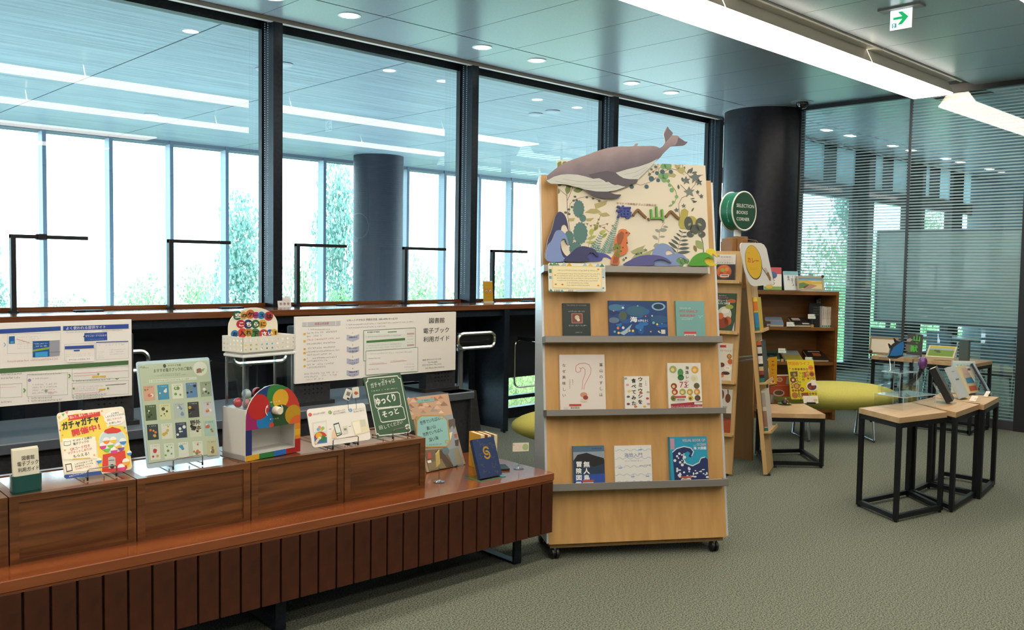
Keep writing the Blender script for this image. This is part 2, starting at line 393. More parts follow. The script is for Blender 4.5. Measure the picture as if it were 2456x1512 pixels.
# ---- striped glass wall
def stripe_glass():
    m, nt, b, o = newmat('striped_glass'); N = nt.nodes; L = nt.links; N.remove(b)
    def math_(op, a, b2=None, c=None):
        n = N.new('ShaderNodeMath'); n.operation = op
        for i, v in enumerate((a, b2, c)):
            if v is None: continue
            if isinstance(v, (int, float)): n.inputs[i].default_value = v
            else: L.new(v, n.inputs[i])
        return n.outputs[0]
    tc = N.new('ShaderNodeTexCoord'); sp = N.new('ShaderNodeSeparateXYZ'); L.new(tc.outputs['Object'], sp.inputs[0]); z = sp.outputs[2]
    fr = math_('FRACT', math_('MULTIPLY', z, 1/.030))
    # stripe width: thin low and high up, broad in the middle band
    rm = N.new('ShaderNodeValToRGB'); r = rm.color_ramp; r.elements[0].position = 0; r.elements[0].color = (.26,)*3+(1,)
    for p_, v in ((.22, .27), (.30, .42), (.42, .60), (.55, .60), (.66, .50), (.80, .40), (.93, .30)):
        e = r.elements.new(p_); e.color = (v, v, v, 1)
    r.elements[-1].position = 1; r.elements[-1].color = (.25,)*3+(1,)
    L.new(math_('DIVIDE', z, H), rm.inputs[0])
    st = math_('LESS_THAN', fr, rm.outputs[0])
    t = N.new('ShaderNodeBsdfTransparent'); t.inputs[0].default_value = (.70, .84, .86, 1)
    d = N.new('ShaderNodeBsdfDiffuse'); d.inputs[0].default_value = (.52, .60, .60, 1)
    tl = N.new('ShaderNodeBsdfTranslucent'); tl.inputs[0].default_value = (.50, .60, .61, 1)
    fz = N.new('ShaderNodeMixShader'); fz.inputs[0].default_value = .55; L.new(d.outputs[0], fz.inputs[1]); L.new(tl.outputs[0], fz.inputs[2])
    f2 = N.new('ShaderNodeMixShader'); f2.inputs[0].default_value = .30; L.new(fz.outputs[0], f2.inputs[1]); L.new(t.outputs[0], f2.inputs[2])
    a = N.new('ShaderNodeMixShader'); L.new(st, a.inputs[0]); L.new(t.outputs[0], a.inputs[1]); L.new(f2.outputs[0], a.inputs[2])
    g = N.new('ShaderNodeBsdfGlossy'); g.inputs['Roughness'].default_value = 0.0; fn = N.new('ShaderNodeFresnel'); fn.inputs[0].default_value = 1.5
    mx = N.new('ShaderNodeMixShader'); ge = N.new('ShaderNodeNewGeometry'); L.new(math_('MULTIPLY', math_('MULTIPLY_ADD', fn.outputs[0], 1.4, .05), math_('SUBTRACT', 1.0, ge.outputs['Backfacing'])), mx.inputs[0]); L.new(a.outputs[0], mx.inputs[1]); L.new(g.outputs[0], mx.inputs[2])
    L.new(mx.outputs[0], o.inputs[0]); return m
sg_ = stripe_glass()
gw = struct(B().box(XG-.03, XG+.03, -7, 5.05, 0, .085, mat('#3a3a3d', .5)).box(XG-.03, XG+.03, -7, 5.05, H-.045, H+.03, mat('#131417', .5)).obj('wall_right'))
gy = [4.99, 3.80, 2.70, 1.0, -.8, -2.6]
me = B().box(-.012, .012, -.012, .012, .085, H-.04, mat('#4a4c50', .4, .3)).mesh('glass_post')
for y in gy: share(me, 'glass_post', gw, (XG, y, 0))
share(B().box(-.05, .05, -.04, .06, .0, H-.04, mat('#1d1e22', .45)).mesh('door_jamb'), 'door_jamb', gw, (XG, 2.68, 0))
for a, b in zip(gy, gy[1:]):
    bb = B().box(XG-.005, XG+.005, b+.012, a-.012, .08, H-.04, sg_).obj('glass_panel', gw)
# ---- room shell behind the camera
wallw = noisy('painted_wall', '#9b9a94', '#a3a29c', 30, .8, .03)
struct(B().box(-5.1, -5, -7, 14, 0, H+.2, wallw).obj('wall_left'))
struct(B().box(-5, 26, -7.1, -7, 0, H+.2, wallw).obj('wall_back'))
struct(B().box(17.4, 17.5, -7, 6.2, 0, H+.2, noisy('blue_wall', '#8197a0', '#879da6', 20, .7, .02)).obj('wall_far'))
# unseen slab added over everything to block sun and sky
struct(B().box(-5.2, 26.2, -7.2, 6.6, H+.3, H+.6, mat('#707274', .8))  .box(-5.2, 15.3, 6.6, 14.2, H+.3, H+.6, mat('#707274', .8)).obj('light_block_roof'))
# ---- gallery beyond the window: slatted soffit, outer fins and panes, column
def soffit():
    m, nt, b, o = newmat('slatted_soffit'); N = nt.nodes; L = nt.links
    tc = N.new('ShaderNodeTexCoord'); mp = N.new('ShaderNodeMapping'); mp.inputs['Scale'].default_value = (.02, 1, 0)
    n1 = N.new('ShaderNodeTexNoise'); n1.inputs['Scale'].default_value = 26; n1.inputs['Detail'].default_value = 5; n1.inputs['Roughness'].default_value = .8
    cr = N.new('ShaderNodeValToRGB'); cr.color_ramp.elements[0].color = lin('#3d484e'); cr.color_ramp.elements[1].color = lin('#64747a')
    cr.color_ramp.elements[0].position = .36; cr.color_ramp.elements[1].position = .64
    L.new(tc.outputs['Object'], mp.inputs[0]); L.new(mp.outputs[0], n1.inputs[0]); L.new(n1.outputs[0], cr.inputs[0]); L.new(cr.outputs[0], b.inputs['Base Color'])
    b.inputs['Roughness'].default_value = .45; return m
sm = soffit()
gc = struct(B().box(-5, 15.2, YG+.06, 13.5, H+.04, H+.2, mat('#3d474b', .8)).obj('ceiling'))
me = B().box(0, 1.706, -7.2, 0, 0, .05, sm).mesh('soffit_panel')
for k in range(-4, 7): share(me, 'soffit_panel', gc, (3.13+1.72*k, 13.5, H))
for (x, y) in ((4.43, 11.0), (4.15, 11.3), (7.47, 7.46), (7.46, 7.18), (4.12, 7.3), (4.11, 7.62), (9.6, 8.2)):
    tag(B().lathe([(.07, -.02), (.085, -.008), (.085, .0)], mat('#6d7678', .6), 16).obj('ceiling_vent', M=Matrix.Translation((x, y, H)), smooth=True),
        'small grey round vent in the slatted ceiling outside the window', 'vent', 'round vents in the outer ceiling')
YF = 13.2
alu = mat('#8d979d', .4, .5)
gf = struct(B().box(-5, 15.2, YF, YF+.3, -.25, .10, alu).box(-5, 15.2, YF, YF+.3, H-.05, H+.05, mat('#3c4750', .6)).obj('wall_outer'))
fme = B().box(0, .05, 0, .17, -.2, H, mat('#7f8b93', .5, .2)).box(.0, .05, -.012, 0, -.2, H, mat('#3d4b58', .5)).mesh('fin')  # dark front strip puts the fin's unlit face into its colour
FX = [3.84+.872*k for k in range(-6, 14)]
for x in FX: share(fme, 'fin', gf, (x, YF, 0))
og = pane('outer_glass', (.93, .985, .985), .5, 0.0, 1.4)
pme = B().box(.05, .872, .1, .106, .2, H-.03, og).mesh('outer_pane')
for x in FX: share(pme, 'outer_pane', gf, (x, YF, 0))
struct(B().lathe([(.41, -6), (.41, H+.02)], noisy('column_metal', '#12161d', '#171b23', 20, .5, .02, .001, metal=.1), 40).obj('column', M=Matrix.Translation((8.72, 12.35, 0)), smooth=True))
# ---- ground and trees outside
struct(B().box(-60, 120, 14.5, 140, -6.2, -6, noisy('paving', '#4f5a52', '#5f6a62', 2.0, .9, .1)).obj('ground'))
def leafmat(key, c1, c2):
    m, nt, b, o = newmat(key); N = nt.nodes; L = nt.links
    tc = N.new('ShaderNodeTexCoord'); n1 = N.new('ShaderNodeTexNoise'); n1.inputs['Scale'].default_value = 1.1; n1.inputs['Detail'].default_value = 3
    cr = N.new('ShaderNodeValToRGB'); cr.color_ramp.elements[0].color = lin(c1); cr.color_ramp.elements[1].color = lin(c2)
    cr.color_ramp.elements[0].position = .35; cr.color_ramp.elements[1].position = .65
    L.new(tc.outputs['Object'], n1.inputs[0]); L.new(n1.outputs[0], cr.inputs[0]); L.new(cr.outputs[0], b.inputs['Base Color'])
    b.inputs['Roughness'].default_value = .6
    tl = N.new('ShaderNodeBsdfTranslucent'); L.new(cr.outputs[0], tl.inputs[0]); mx = N.new('ShaderNodeMixShader'); mx.inputs[0].default_value = .4
    L.new(b.outputs[0], mx.inputs[1]); L.new(tl.outputs[0], mx.inputs[2]); L.new(mx.outputs[0], o.inputs[0]); return m
LEAF = [leafmat('leaf_green', '#5c7c56', '#98b88a'), leafmat('leaf_yellow', '#7c8c56', '#b3c088'), leafmat('leaf_blue', '#557a70', '#8aaca2')]
bark = noisy('bark', '#4a3b2e', '#6b5846', 8, .9, .5)
def crown_mesh(kind, seed, n):
    R_ = random.Random(seed); b = B(); cl = []
    for i in range(44):
        if kind == 2:   # conifer-like: tiers
            z = R_.random(); rr = (1-z)*.95+.12; a = R_.random()*6.28; r = rr*math.sqrt(R_.random())
            cl.append((r*math.cos(a), r*math.sin(a), z*2.2-1.1, .30))
        else:
            a = R_.random()*6.28; c = R_.uniform(-1, 1); r = .8*R_.random()**.4
            cl.append((r*math.sqrt(1-c*c)*math.cos(a), r*math.sqrt(1-c*c)*math.sin(a), r*c*.9, .34))
    for i in range(n):
        cx, cy, cz, cr = R_.choice(cl); a = R_.random()*6.28; c = R_.uniform(-1, 1); r = cr*R_.random()**.33
        x, y, z = cx+r*math.sqrt(1-c*c)*math.cos(a), cy+r*math.sqrt(1-c*c)*math.sin(a), cz+r*c*(.55 if kind == 2 else .8)
        s_ = R_.uniform(.013, .027); u = Vector((R_.uniform(-1, 1), R_.uniform(-1, 1), R_.uniform(-.6, .6))).normalized(); w = u.orthogonal().normalized()
        w = (Matrix.Rotation(R_.random()*6.28, 3, u) @ w); p = Vector((x, y, z))
        b.add([p-u*s_, p+w*s_*.7, p+u*s_, p-w*s_*.7], [(0, 1, 2, 3)], LEAF[kind])
    return b.mesh('crown')
CRM = [[crown_mesh(k, 10+k*3+j, 15000) for j in range(2)] for k in range(3)]
TN = ['leafy bright green tree with a rounded crown', 'pale yellow-green leafy tree with a broad crown', 'blue-green evergreen with layered drooping branches']
TREES = []
def tree(pxx, pytop, dist, rx, rz, kind, j, extra):
    d = ray(pxx, 640); d.z = 0; d.normalize(); k0 = dist
    while True:      # step back until the crown clears its neighbours and the outer wall
        p = CAM+d*dist; r = rx*dist/k0*1.22
        if (p.y-r > 13.7 or p.x-r > 15.5) and all(abs(p.x-a) > r+c or abs(p.y-b2) > r+c for a, b2, c in TREES): break
        dist += .5
    rz *= dist/k0; rx *= dist/k0; TREES.append((p.x, p.y, r))
    d = ray(pxx, 640); d.z = 0; d.normalize(); p = CAM+d*dist; dt = ray(pxx, pytop); zt = CAM.z+dist*dt.z/math.hypot(dt.x, dt.y)
    zc = zt-rz*1.12
    t = thing('tree', TN[kind]+' '+extra, 'tree', Matrix.Translation((p.x, p.y, -6)), 'trees outside the windows')
    share(CRM[kind][j], 'crown', t, (0, 0, zc+6), random.random()*6.28, (rx, rx, rz))
    B().tube([(0, 0, 0), (.1, .05, (zc+6)*.5), (0, 0, zc+6+rz*.5)], [.28, .22, .08], bark, 7).obj('trunk', t, smooth=True)
for (x_, y_, dd, rx_, rz_, kd, tx) in (
        (85, 690, 19.5, 1.35, 2.3, 1, 'low beneath the first counter lamp'), (400, 668, 19.5, 1.35, 2.4, 0, 'low beneath the second counter lamp'), (720, 640, 19.5, 1.3, 2.5, 1, 'low beneath the third counter lamp'), (1035, 655, 19.5, 1.3, 2.4, 0, 'low beneath the fourth counter lamp'), (1330, 650, 19.5, 1.3, 2.4, 1, 'low behind the beech stand'),
        (130, 606, 25, 1.5, 3.0, 0, 'showing between the first two outer fins'), (335, 608, 25, 1.7, 3.0, 0, 'left of the second counter lamp'), (562, 474, 25, 1.75, 4.2, 2, 'with its tip beside the first mullion'), (790, 590, 25, 1.4, 3.0, 0, 'in front of the tallest tree'), (1015, 556, 25, 1.6, 3.6, 0, 'right of the dark column'), (1225, 528, 25, 1.6, 3.9, 0, 'beside the wooden display stand'),
        (-30, 570, 32, 2.0, 4.0, 2, 'at the end of the window beyond the first lamp'), (245, 655, 32, 1.9, 3.4, 1, 'low beside the second outer fin'), (455, 585, 32, 1.9, 3.8, 0, 'right of the second counter lamp post'), (688, 495, 32, 1.6, 5.0, 0, 'right of the first mullion'), (818, 388, 32, 2.0, 6.4, 2, 'tallest, beside the dark column'), (1120, 545, 32, 1.9, 4.6, 1, 'behind the second mullion'), (1290, 515, 33, 1.8, 4.8, 0, 'farthest, beside the wooden stand')):
    tree(x_, y_, dd, rx_, rz_, kd, int(x_) % 2, tx)
for i, (x_, y_, dd, rx_, kd) in enumerate(((1150, 860, 15.9, 1.0, 0), (1285, 860, 16.6, .9, 1), (900, 720, 16.5, 1.0, 0))):
    tree(x_, y_, dd, rx_, 1.9, kd, i % 2, ['below window level beside the steel counter panel', 'below window level behind the yellow seat', 'low behind the dark column'][i])
for i, (x_, y_, dd) in enumerate(((1945, 420, 30), (2045, 430, 44), (2140, 470, 36), (2235, 430, 52), (2100, 640, 26), (1850, 400, 40))):
    tree(x_, y_, dd, 2.4, 5.0, (0, 2, 0, 0, 1, 2)[i], i % 2, ['through the striped glass left of the post', 'through the striped glass behind the post', 'through the striped glass right of the post', 'farthest behind the striped glass', 'low behind the striped glass', 'behind the round pillar'][i])
# ================================================================= COUNTER ALONG THE WINDOW
cw = wood('counter_wood', '#683a1e', '#824d28', (.5, 6, 6), .22, 5, 2, .5)
dkm = noisy('dark_steel', '#1c222b', '#232a34', 50, .4, .02, .001, metal=.45)
YC = 5.63
ct = thing('window_counter', 'long high wooden counter on dark steel panels along the window', 'counter', Matrix.Translation((2.2, YC, 0)))
X0, X1 = -4.6-2.2, 8.0-2.2
B().bbox(X0, X1, 0, .50, 1.075, 1.12, .004, cw).obj('worktop', ct)
struct(B().bbox(-4.6, 8.0, YC+.478, YC+.50, 1.12, 1.148, .002, cw).obj('trim_3'))
B().box(X0, X1, .03, .06, 1.02, 1.075, dkm).obj('front_rail', ct)
B().box(X0, X1, .455, .475, .40, 1.075, mat('#0f1420', .5)).obj('back_panel', ct)
B().box(X0, X1, .42, .47, .20, .235, dkm).obj('lower_rail', ct)
lg = [5.33-2.2+1.915*k for k in (-4, -3, -2, -1, 0, 1)]
me = B().box(-.015, .015, .02, .46, .03, 1.075, dkm).mesh('leg_panel')
for x in lg:
    share(me, 'leg_panel', ct, (x, 0, 0))
    B().box(x-.03, x+.03, 0, .03, .012, 1.075, dkm).box(x-.03, x+.03, .46, .475, .012, 1.075, dkm).lathe([(.012, 0), (.012, .014)], black, 10, Matrix.Translation((x, .015, 0))).obj('leg_post', ct)
# outlet plates and lamps
lampm = mat('#16181d', .45, .3)
LX = [1.58, 2.545, 3.515, 4.52, 5.505]
LD = ['beside the folded notice board edge', 'left of the drooping evergreen', 'right of the small white no-food notice', 'standing before the dark outer column', 'right of the yellow counter sign']
for i, x in enumerate(LX):
    t = thing('counter_lamp', 'thin black L-shaped lamp on the window counter '+LD[i], 'lamp', Matrix.Translation((x, 6.02, 1.12)), 'counter lamps')
    B().box(-.022, .022, -.03, .03, 0, .012, lampm).obj('base', t)
    B().box(-.014, .014, -.02, .02, .012, .475, lampm).obj('post', t)
    B().box(-.014, .43, -.018, .018, .452, .475, lampm).obj('arm', t)
    if i == 0: B().bbox(.13, .19, -.024, .024, .445, .482, .006, lampm).obj('dimmer', t)
    p = thing('outlet_cover', 'slim black power outlet lid set in the window counter '+['left of the second lamp', 'right of the second lamp', 'right of the third lamp', 'right of the fourth lamp', 'right of the fifth lamp'][i], 'outlet', Matrix.Translation((x+.42, 5.98, 1.12)), 'counter outlets')
    B().bbox(-.085, .085, -.035, .035, 0, .010, .003, lampm).obj('lid', p)
    B().box(-.03, .03, -.040, -.034, .002, .007, mat('#55585c', .3, .8)).obj('finger_pull', p)
# small signs on the counter
M, w = leanpx((667, 734), (699, 733), 1.12, 12, 0); M = Fr((M.translation.x*5.98/M.translation.y, 5.98, 1.1195), 0, 12); t = thing('no_food_sign', 'small folded white notice with three red prohibition circles on counter', 'sign', M)
B().prism([(-.055, 0), (.055, 0), (.055, .075), (-.055, .075)], 0, .002, mat('#ece9e6', .5)).obj('front_leaf', t)
B().add([(-.055, 0.002, .075), (.055, .002, .075), (.055, .05, .012), (-.055, .05, .012)], [(0, 1, 2, 3), (3, 2, 1, 0)], mat('#dcd9d6', .5)).obj('rear_leaf', t)
q = Pr(M).uv(.11, .075)
for i in range(3): q.ring(.22+.28*i, .68, .1, .025, '#a53b36', 1, 16, .15).circ(.22+.28*i, .68, .05, '#4a4644', 1, 10, .07)
q.dash(.15, .32, .9, 1, .1, .06, '#8d8a88').obj(t, 'printing')
M = Fr((5.52-.135, 5.93, 1.12), 0, 4); t = thing('yellow_sign', 'upright yellow counter sign with two red prohibition rings in acrylic holder', 'sign', M)
B().bbox(-.055, .055, 0, .004, 0, .185, .001, mat('#c99a1c', .35)).obj('card', t)
B().bbox(-.058, .058, .004, .007, 0, .195, .001, mat('#d8dde0', .1)).box(-.058, .058, -.004, .03, 0, .012, mat('#cfd0cc', .1)).obj('holder', t)
q = Pr(M).uv(.11, .185)
for i in (0, 1): q.ring(.3+.42*i, .44, .16, .04, '#b8382c', 2, 18, .1).circ(.3+.42*i, .44, .11, '#efe3d8', 1, 14, .07).circ(.3+.42*i, .45, .06, '#4b3a34', 2, 8, .04)
q.dash(.12, .26, .8, 2, -.12, .05, '#d9b860').dash(.2, .62, .9, 3, .13, .03, '#8b6f1d').obj(t, 'printing')
# ================================================================= STOOLS
chrome = mat('#c8c9ca', .18, .95); steelg = mat('#8e9196', .35, .8); leather = mat('#121317', .42)
def rr(w, h, r, n=5):
    """rounded rectangle outline, centred"""
    P = []
    for cx, cz, a0 in ((w/2-r, h/2-r, 0), (-w/2+r, h/2-r, 90), (-w/2+r, -h/2+r, 180), (w/2-r, -h/2+r, 270)):
        P += [(cx+r*math.cos(math.radians(a0+90*i/n)), cz+r*math.sin(math.radians(a0+90*i/n))) for i in range(n+1)]
    return P
def make_stool(x, y, label):
    t = thing('bar_stool', label, 'stool', Matrix.Translation((x, y, 0)), 'black leather stools at the window counter')
    B().lathe([(.0001, 0), (.21, 0), (.21, .006), (.19, .012), (.05, .018), (.0001, .018)], mat('#b9c2cc', .22, .9), 32).obj('base', t, smooth=True)
    B().lathe([(.03, .015), (.03, .42), (.022, .42), (.022, .79)], steelg, 16).obj('pole', t, smooth=True)
    B().lathe([(.035, .755), (.05, .79), (.05, .80)], steelg, 14).obj('seat_plate', t, smooth=True)
    # seat: shallow dish with a raised back lip (towards -y)
    b = B(); n = 10; prof = [(.17, .80), (.10, .795), (-.05, .795), (-.12, .80), (-.165, .83), (-.185, .88), (-.19, .91)]
    v = []; 
    for (yy, zz) in prof: v += [(-.185, yy, zz), (.185, yy, zz)]
    for (yy, zz) in prof: v += [(-.185, yy+(.02 if zz > .82 else 0), zz+(.03 if zz < .82 else .01)), (.185, yy+(.02 if zz > .82 else 0), zz+(.03 if zz < .82 else .01))]
    k = len(prof)*2; f = []
    for i in range(len(prof)-1):
        a = i*2; f += [(a, a+1, a+3, a+2), (k+a+2, k+a+3, k+a+1, k+a), (a, a+2, k+a+2, k+a), (a+1, k+a+1, k+a+3, a+3)]
    f += [(0, k, k+1, 1), (k-2, k-1, 2*k-1, 2*k-2)]
    b.add(v, f, leather).obj('seat', t, smooth=True)
    # flat chrome band: around the seat lip and down in front as the footrest
    B().tube([(px_, -.195, .855+pz) for px_, pz in rr(.385, .115, .05)], .014, chrome, 6, closed=True).obj('rim', t, smooth=True)
    B().tube([(px_, .2, .58+pz) for px_, pz in rr(.37, .43, .06)], .008, chrome, 6, closed=True).tube([(-.05, .2, .79), (-.05, 0, .78)], .008, chrome, 6).tube([(.05, .2, .79), (.05, 0, .78)], .008, chrome, 6).obj('footrest', t, smooth=True)
    return t
for x, lb in ((1.93, 'behind the left notice board'), (2.85, 'behind the prize machine'), (3.76, 'behind the green chalk card'), (4.73, 'left of the steel counter panel'), (5.72, 'right of the steel counter panel')):
    make_stool(x, 5.54, 'black leather bar stool with chrome footrest loop '+lb)
# ================================================================= CATALOGUE DESK BEHIND THE BENCH
gdk = noisy('desk_grey', '#2b2c2f', '#333438', 60, .55, .03, .001)
dk = thing('terminal_desk', 'long low dark grey terminal desk standing behind the wooden bench', 'desk', Matrix.Translation((1.6, 4.0, 0)))
B().bbox(-2.4, 1.93, 0, .6, .655, .70, .004, mat('#4d545c', .4)).obj('desk_top', dk)
B().box(-2.4, 1.9, .03, .06, .08, .655, gdk).obj('front_panel', dk)
for x in (-2.4, -1.0, .45, 1.90): B().box(x, x+.03, 0, .58, 0, .655, gdk).obj('side_panel', dk)
B().prism([(-.10, 0), (.22, 0), (.10, .70), (-.10, .70)], 0, .55, gdk, Matrix.Translation((1.86, .02, 0))).obj('end_cabinet', dk)
def terminal(x, label):
    t = thing('computer_terminal', label, 'computer', Matrix.Translation((x, 4.16, .70)), 'catalogue terminals behind the notice boards')
    B().box(-.13, .13, -.04, .2, 0, .02, mat('#1d1e20', .5)).obj('stand', t)
    B().bbox(-.11, .11, -.03, .05, .0, .42, .006, gdk).obj('monitor_back', t)
    b = B()
    for i in range(5):
        for j in range(7): b.box(-.05+i*.025, -.043+i*.025, -.032, -.0295, .06+j*.022, .067+j*.022, mat('#0a0b0c', .9))
    o_ = b.obj('vent_holes', t); o_['kind'] = 'stuff'
for x, lb in ((ony(262, 950, 4.13).x, 'dark grey terminal with vent holes behind the left notice board'), (ony(750, 950, 4.13).x, 'dark grey vented terminal between prize machine and green chalk card'), (ony(1058, 950, 4.13).x, 'dark grey vented terminal behind the mountain picture book')):
    terminal(x, lb)
# ================================================================= SLATTED BENCH
bw = wood('bench_wood', '#74391a', '#884922', (.5, 5, 5), .2, 3, 2, .6, .006)
bd = noisy('slat_wood', '#3a1c0f', '#492413', 14, .5, .05, .001)
BM = Fr((3.149, 2.974, 0), -1.86)
bn = thing('slatted_bench', 'long reddish wooden bench with vertical slat apron and steel sled legs', 'bench', BM)
B().bbox(-3.45, 0, 0, .63, .412, .45, .003, bw).obj('bench_top', bn)
B().box(-3.44, -.012, .022, .60, .165, .412, mat('#1c110b', .7)).obj('carcass', bn)
me = B().bbox(.004, .0765, 0, .02, .155, .405, .002, bd).mesh('slat')
for i in range(42): share(me, 'slat', bn, (-.0805*(i+1), .004, 0))
for i in range(7): share(me, 'slat', bn, (-.012+.008, .03+.0805*i, 0), math.pi/2)
B().box(-3.44, -.004, .006, .022, .403, .413, mat('#8c4a22', .5)).obj('apron_bead', bn)
for x in (-.16, -1.42, -2.68):
    b = B()
    for xx in (x,):
        b.box(xx, xx+.045, .105, .12, 0, .17, dkm).box(xx, xx+.045, .50, .515, 0, .17, dkm).box(xx, xx+.045, .12, .50, 0, .012, dkm)
    b.obj('sled_leg', bn)
# ---- riser boxes
rw = wood('riser_wood', '#4d2b14', '#754725', (.45, 6, 7), .3, 5, 4, .25)
RZ = .225
RX = [-2.745, -2.338, -1.932, -1.50, -1.085, -.665]
RL = ['at the cut-off end of the bench', 'carrying the leaflet cup and the prize poster', 'carrying the clear upright book poster', 'carrying the capsule machine', 'carrying the step card and chalk card']
RN = 0
for i in range(5):
    x0, x1 = RX[i]+.002, RX[i+1]-.002
    t = thing('riser_box', 'low reddish wooden riser box with inset panel '+RL[i], 'box', BM @ Matrix.Translation(((x0+x1)/2, .152, .45)), 'riser boxes on the bench'); a = (x1-x0)/2
    B().bbox(-a, a, .012, .36, 0, RZ-.012, .002, rw).obj('body', t)
    B().box(-a+.028, a-.028, .006, .013, .012, RZ-.024, rw).obj('front_panel', t)
    B().box(-a, -a+.028, 0, .012, 0, RZ, rw).box(a-.028, a, 0, .012, 0, RZ, rw).box(-a+.028, a-.028, 0, .012, RZ-.022, RZ, rw).box(-a+.028, a-.028, 0, .012, 0, .012, rw).obj('front_frame', t)
    B().box(-a, -a+.028, .012, .36, RZ-.012, RZ, rw).box(a-.028, a, .012, .36, RZ-.012, RZ, rw).box(-a+.028, a-.028, .332, .36, RZ-.012, RZ, rw).box(-a+.028, a-.028, .012, .03, RZ-.012, RZ, rw).obj('top_rim', t)
    B().box(-a+.028, a-.028, .03, .332, RZ-.012, RZ-.003, wood('riser_top', '#6b3d20', '#8f5b35', (.4, 8, 5), .16, 5, 3, .6, .006)).obj('top_panel', t)
ZR = .45+RZ   # top of risers
# ================================================================= THINGS ON THE BENCH
paper = mat('#ece8e2', .55); cream = mat('#e6dfca', .6)
wire_m = mat('#9a948c', .25, .9); rub = mat('#0d0d0f', .6)
def wire_stand(M, w, label, group='wire stands on the riser boxes', z0=0.012, h=.035, d=.10):
    """two bent-wire feet joined by a front rail; M is the frame of the thing it holds (bottom centre)"""
    p = M.translation; yaw = math.degrees(math.atan2(M[1][0], M[0][0]))
    t = thing('wire_stand', label, 'stand', Fr((p.x, p.y, p.z-z0), yaw), group); a = w/2
    for sx in (-1, 1):
        B().tube([(sx*a, -.022, .001), (sx*a, -.022, z0-.002), (sx*a, .0, z0-.004), (sx*a, d*.5, z0-.006), (sx*a, d, .003)], .0022, wire_m, 6).obj('foot_wire', t, smooth=True)
        B().lathe([(.0034, 0), (.0034, .012)], rub, 8, Matrix.Translation((sx*a, -.022, 0))).obj('rubber_tip', t)
        B().lathe([(.0034, 0), (.0034, .006)], rub, 8, Matrix.Translation((sx*a, d, 0))).obj('rubber_tip', t)
    B().tube([(-a, -.022, z0-.002), (-a, -.024, h), (-a+.006, -.024, h+.006), (a-.006, -.024, h+.006), (a, -.024, h), (a, -.022, z0-.002)], .0022, wire_m, 6).obj('front_rail', t, smooth=True)
    B().tube([(-a*.7, d*.5, z0-.006), (-a*.7, .052, h*3.2), (a*.7, .052, h*3.2), (a*.7, d*.5, z0-.006)], .002, wire_m, 6).obj('back_rest', t, smooth=True)
    return t
def board(name, label, cat, M, w, h, th=.004, m=None, r=.0, group=None, part='board'):
    t = thing(name, label, cat, M, group)
    B().prism([(x, z+h/2) for x, z in (rr(w, h, r, 3) if r else rr(w, h, .001, 1))], 0, th, m or paper).obj(part, t)
    return t
# ---- two long notice boards on the terminals
def longboard(pxl, pxr, ptop, pbot, label):
    Y = 4.112; a, b = ony(*pxl, Y), ony(*pxr, Y); zb, zt = pbot, ptop
    M = Fr(((a.x+b.x)/2, Y, zb)); t = board('notice_board', label, 'notice', M, b.x-a.x, zt-zb, .014, paper); return t, M
t, M = longboard((708, 840), (1093, 820), 1.171, .823, 'wide white notice board about remote library access with blue chevrons')
q = Pr(M).crop(500, 720, 3.0242)
dg = '#4c4c50'
q.rect(680, 152, 957, 194, '#c3c3c6').rect(712, 150, 716, 196, '#ece8e2', 2).rect(920, 148, 924, 194, '#ece8e2', 2).text(770, 180, '利用上の注意', 17, '#c0504a', 872, .012, 3)
q.dash(722, 218, 890, 1, 10, 8, dg)
for x, y in ((697, 247), (697, 299), (697, 357), (697, 385), (697, 433), (697, 480)): q.circ(x, y, 8.5, '#e2ac2f', 1, 12)
for x0, y, x1, c in ((712, 246, 938, dg), (712, 270, 820, dg), (712, 295, 950, '#c0504a'), (712, 324, 920, dg), (712, 357, 920, dg), (712, 383, 950, dg), (712, 405, 890, dg), (712, 430, 930, dg), (712, 450, 860, dg), (712, 476, 915, dg), (712, 497, 850, dg), (695, 542, 940, dg), (695, 565, 800, dg), (812, 553, 935, '#c0504a'), (695, 585, 760, '#c0504a'), (765, 580, 840, dg)):
    q.dash(x0, y, x1, 1, 9, 10, c, sk=-.06, seed=x0+y, jag=False)
q.text(1000, 154, 'リモートアクセス 手続き方法（SSL-VPN サービス）', 15, '#2b2b2d', 1372, .006)
q.dash(998, 185, 1520, 1, 9, 8, '#6b6b6e', sk=-.05).dash(998, 208, 1310, 1, 9, 8, '#6b6b6e', sk=-.05)
for i, n_ in enumerate(('図書館HP', '申込・利用者ID\nの取得', 'リモート\nアクセス', '情報教育\nセンター')):
    y = 248+i*86; q.poly([(1003, y+3), (1047, y+14), (1092, y), (1092, y+36), (1047, y+52), (1003, y+40)], '#b3b7cf').text(1041, y-2, str(i+1), 16, dg, None, .0)
    for k, ln in enumerate(n_.split('\n')): q.text(1018, y+29+k*22-(6 if '\n' in n_ else 0), ln, 11, dg, 1080, .006, 3)
def frame(q, x0, y0, x1, y1, sk, c, w=3, fill=None, l=1):
    P = [(x0, y0), (x1, y0-sk), (x1, y1-sk), (x0, y1)]
    if fill: q.poly(P, fill, l)
    q.line(P+[P[0]], w, c, l+1)
frame(q, 1125, 222, 1500, 442, 20, '#4b6b50', 3, '#e3e6df', 1); q.poly([(1128, 226), (1428, 210), (1428, 243), (1128, 250)], '#e9ebe6', 2)
q.text(1150, 240, '東京農業大学 図書館', 12, '#3a4a3c', 1240, .006, 3).poly([(1145, 296), (1425, 275), (1425, 292), (1145, 312)], '#4f7f4b', 3).rect(1300, 226, 1365, 236, '#6c9367', 3)
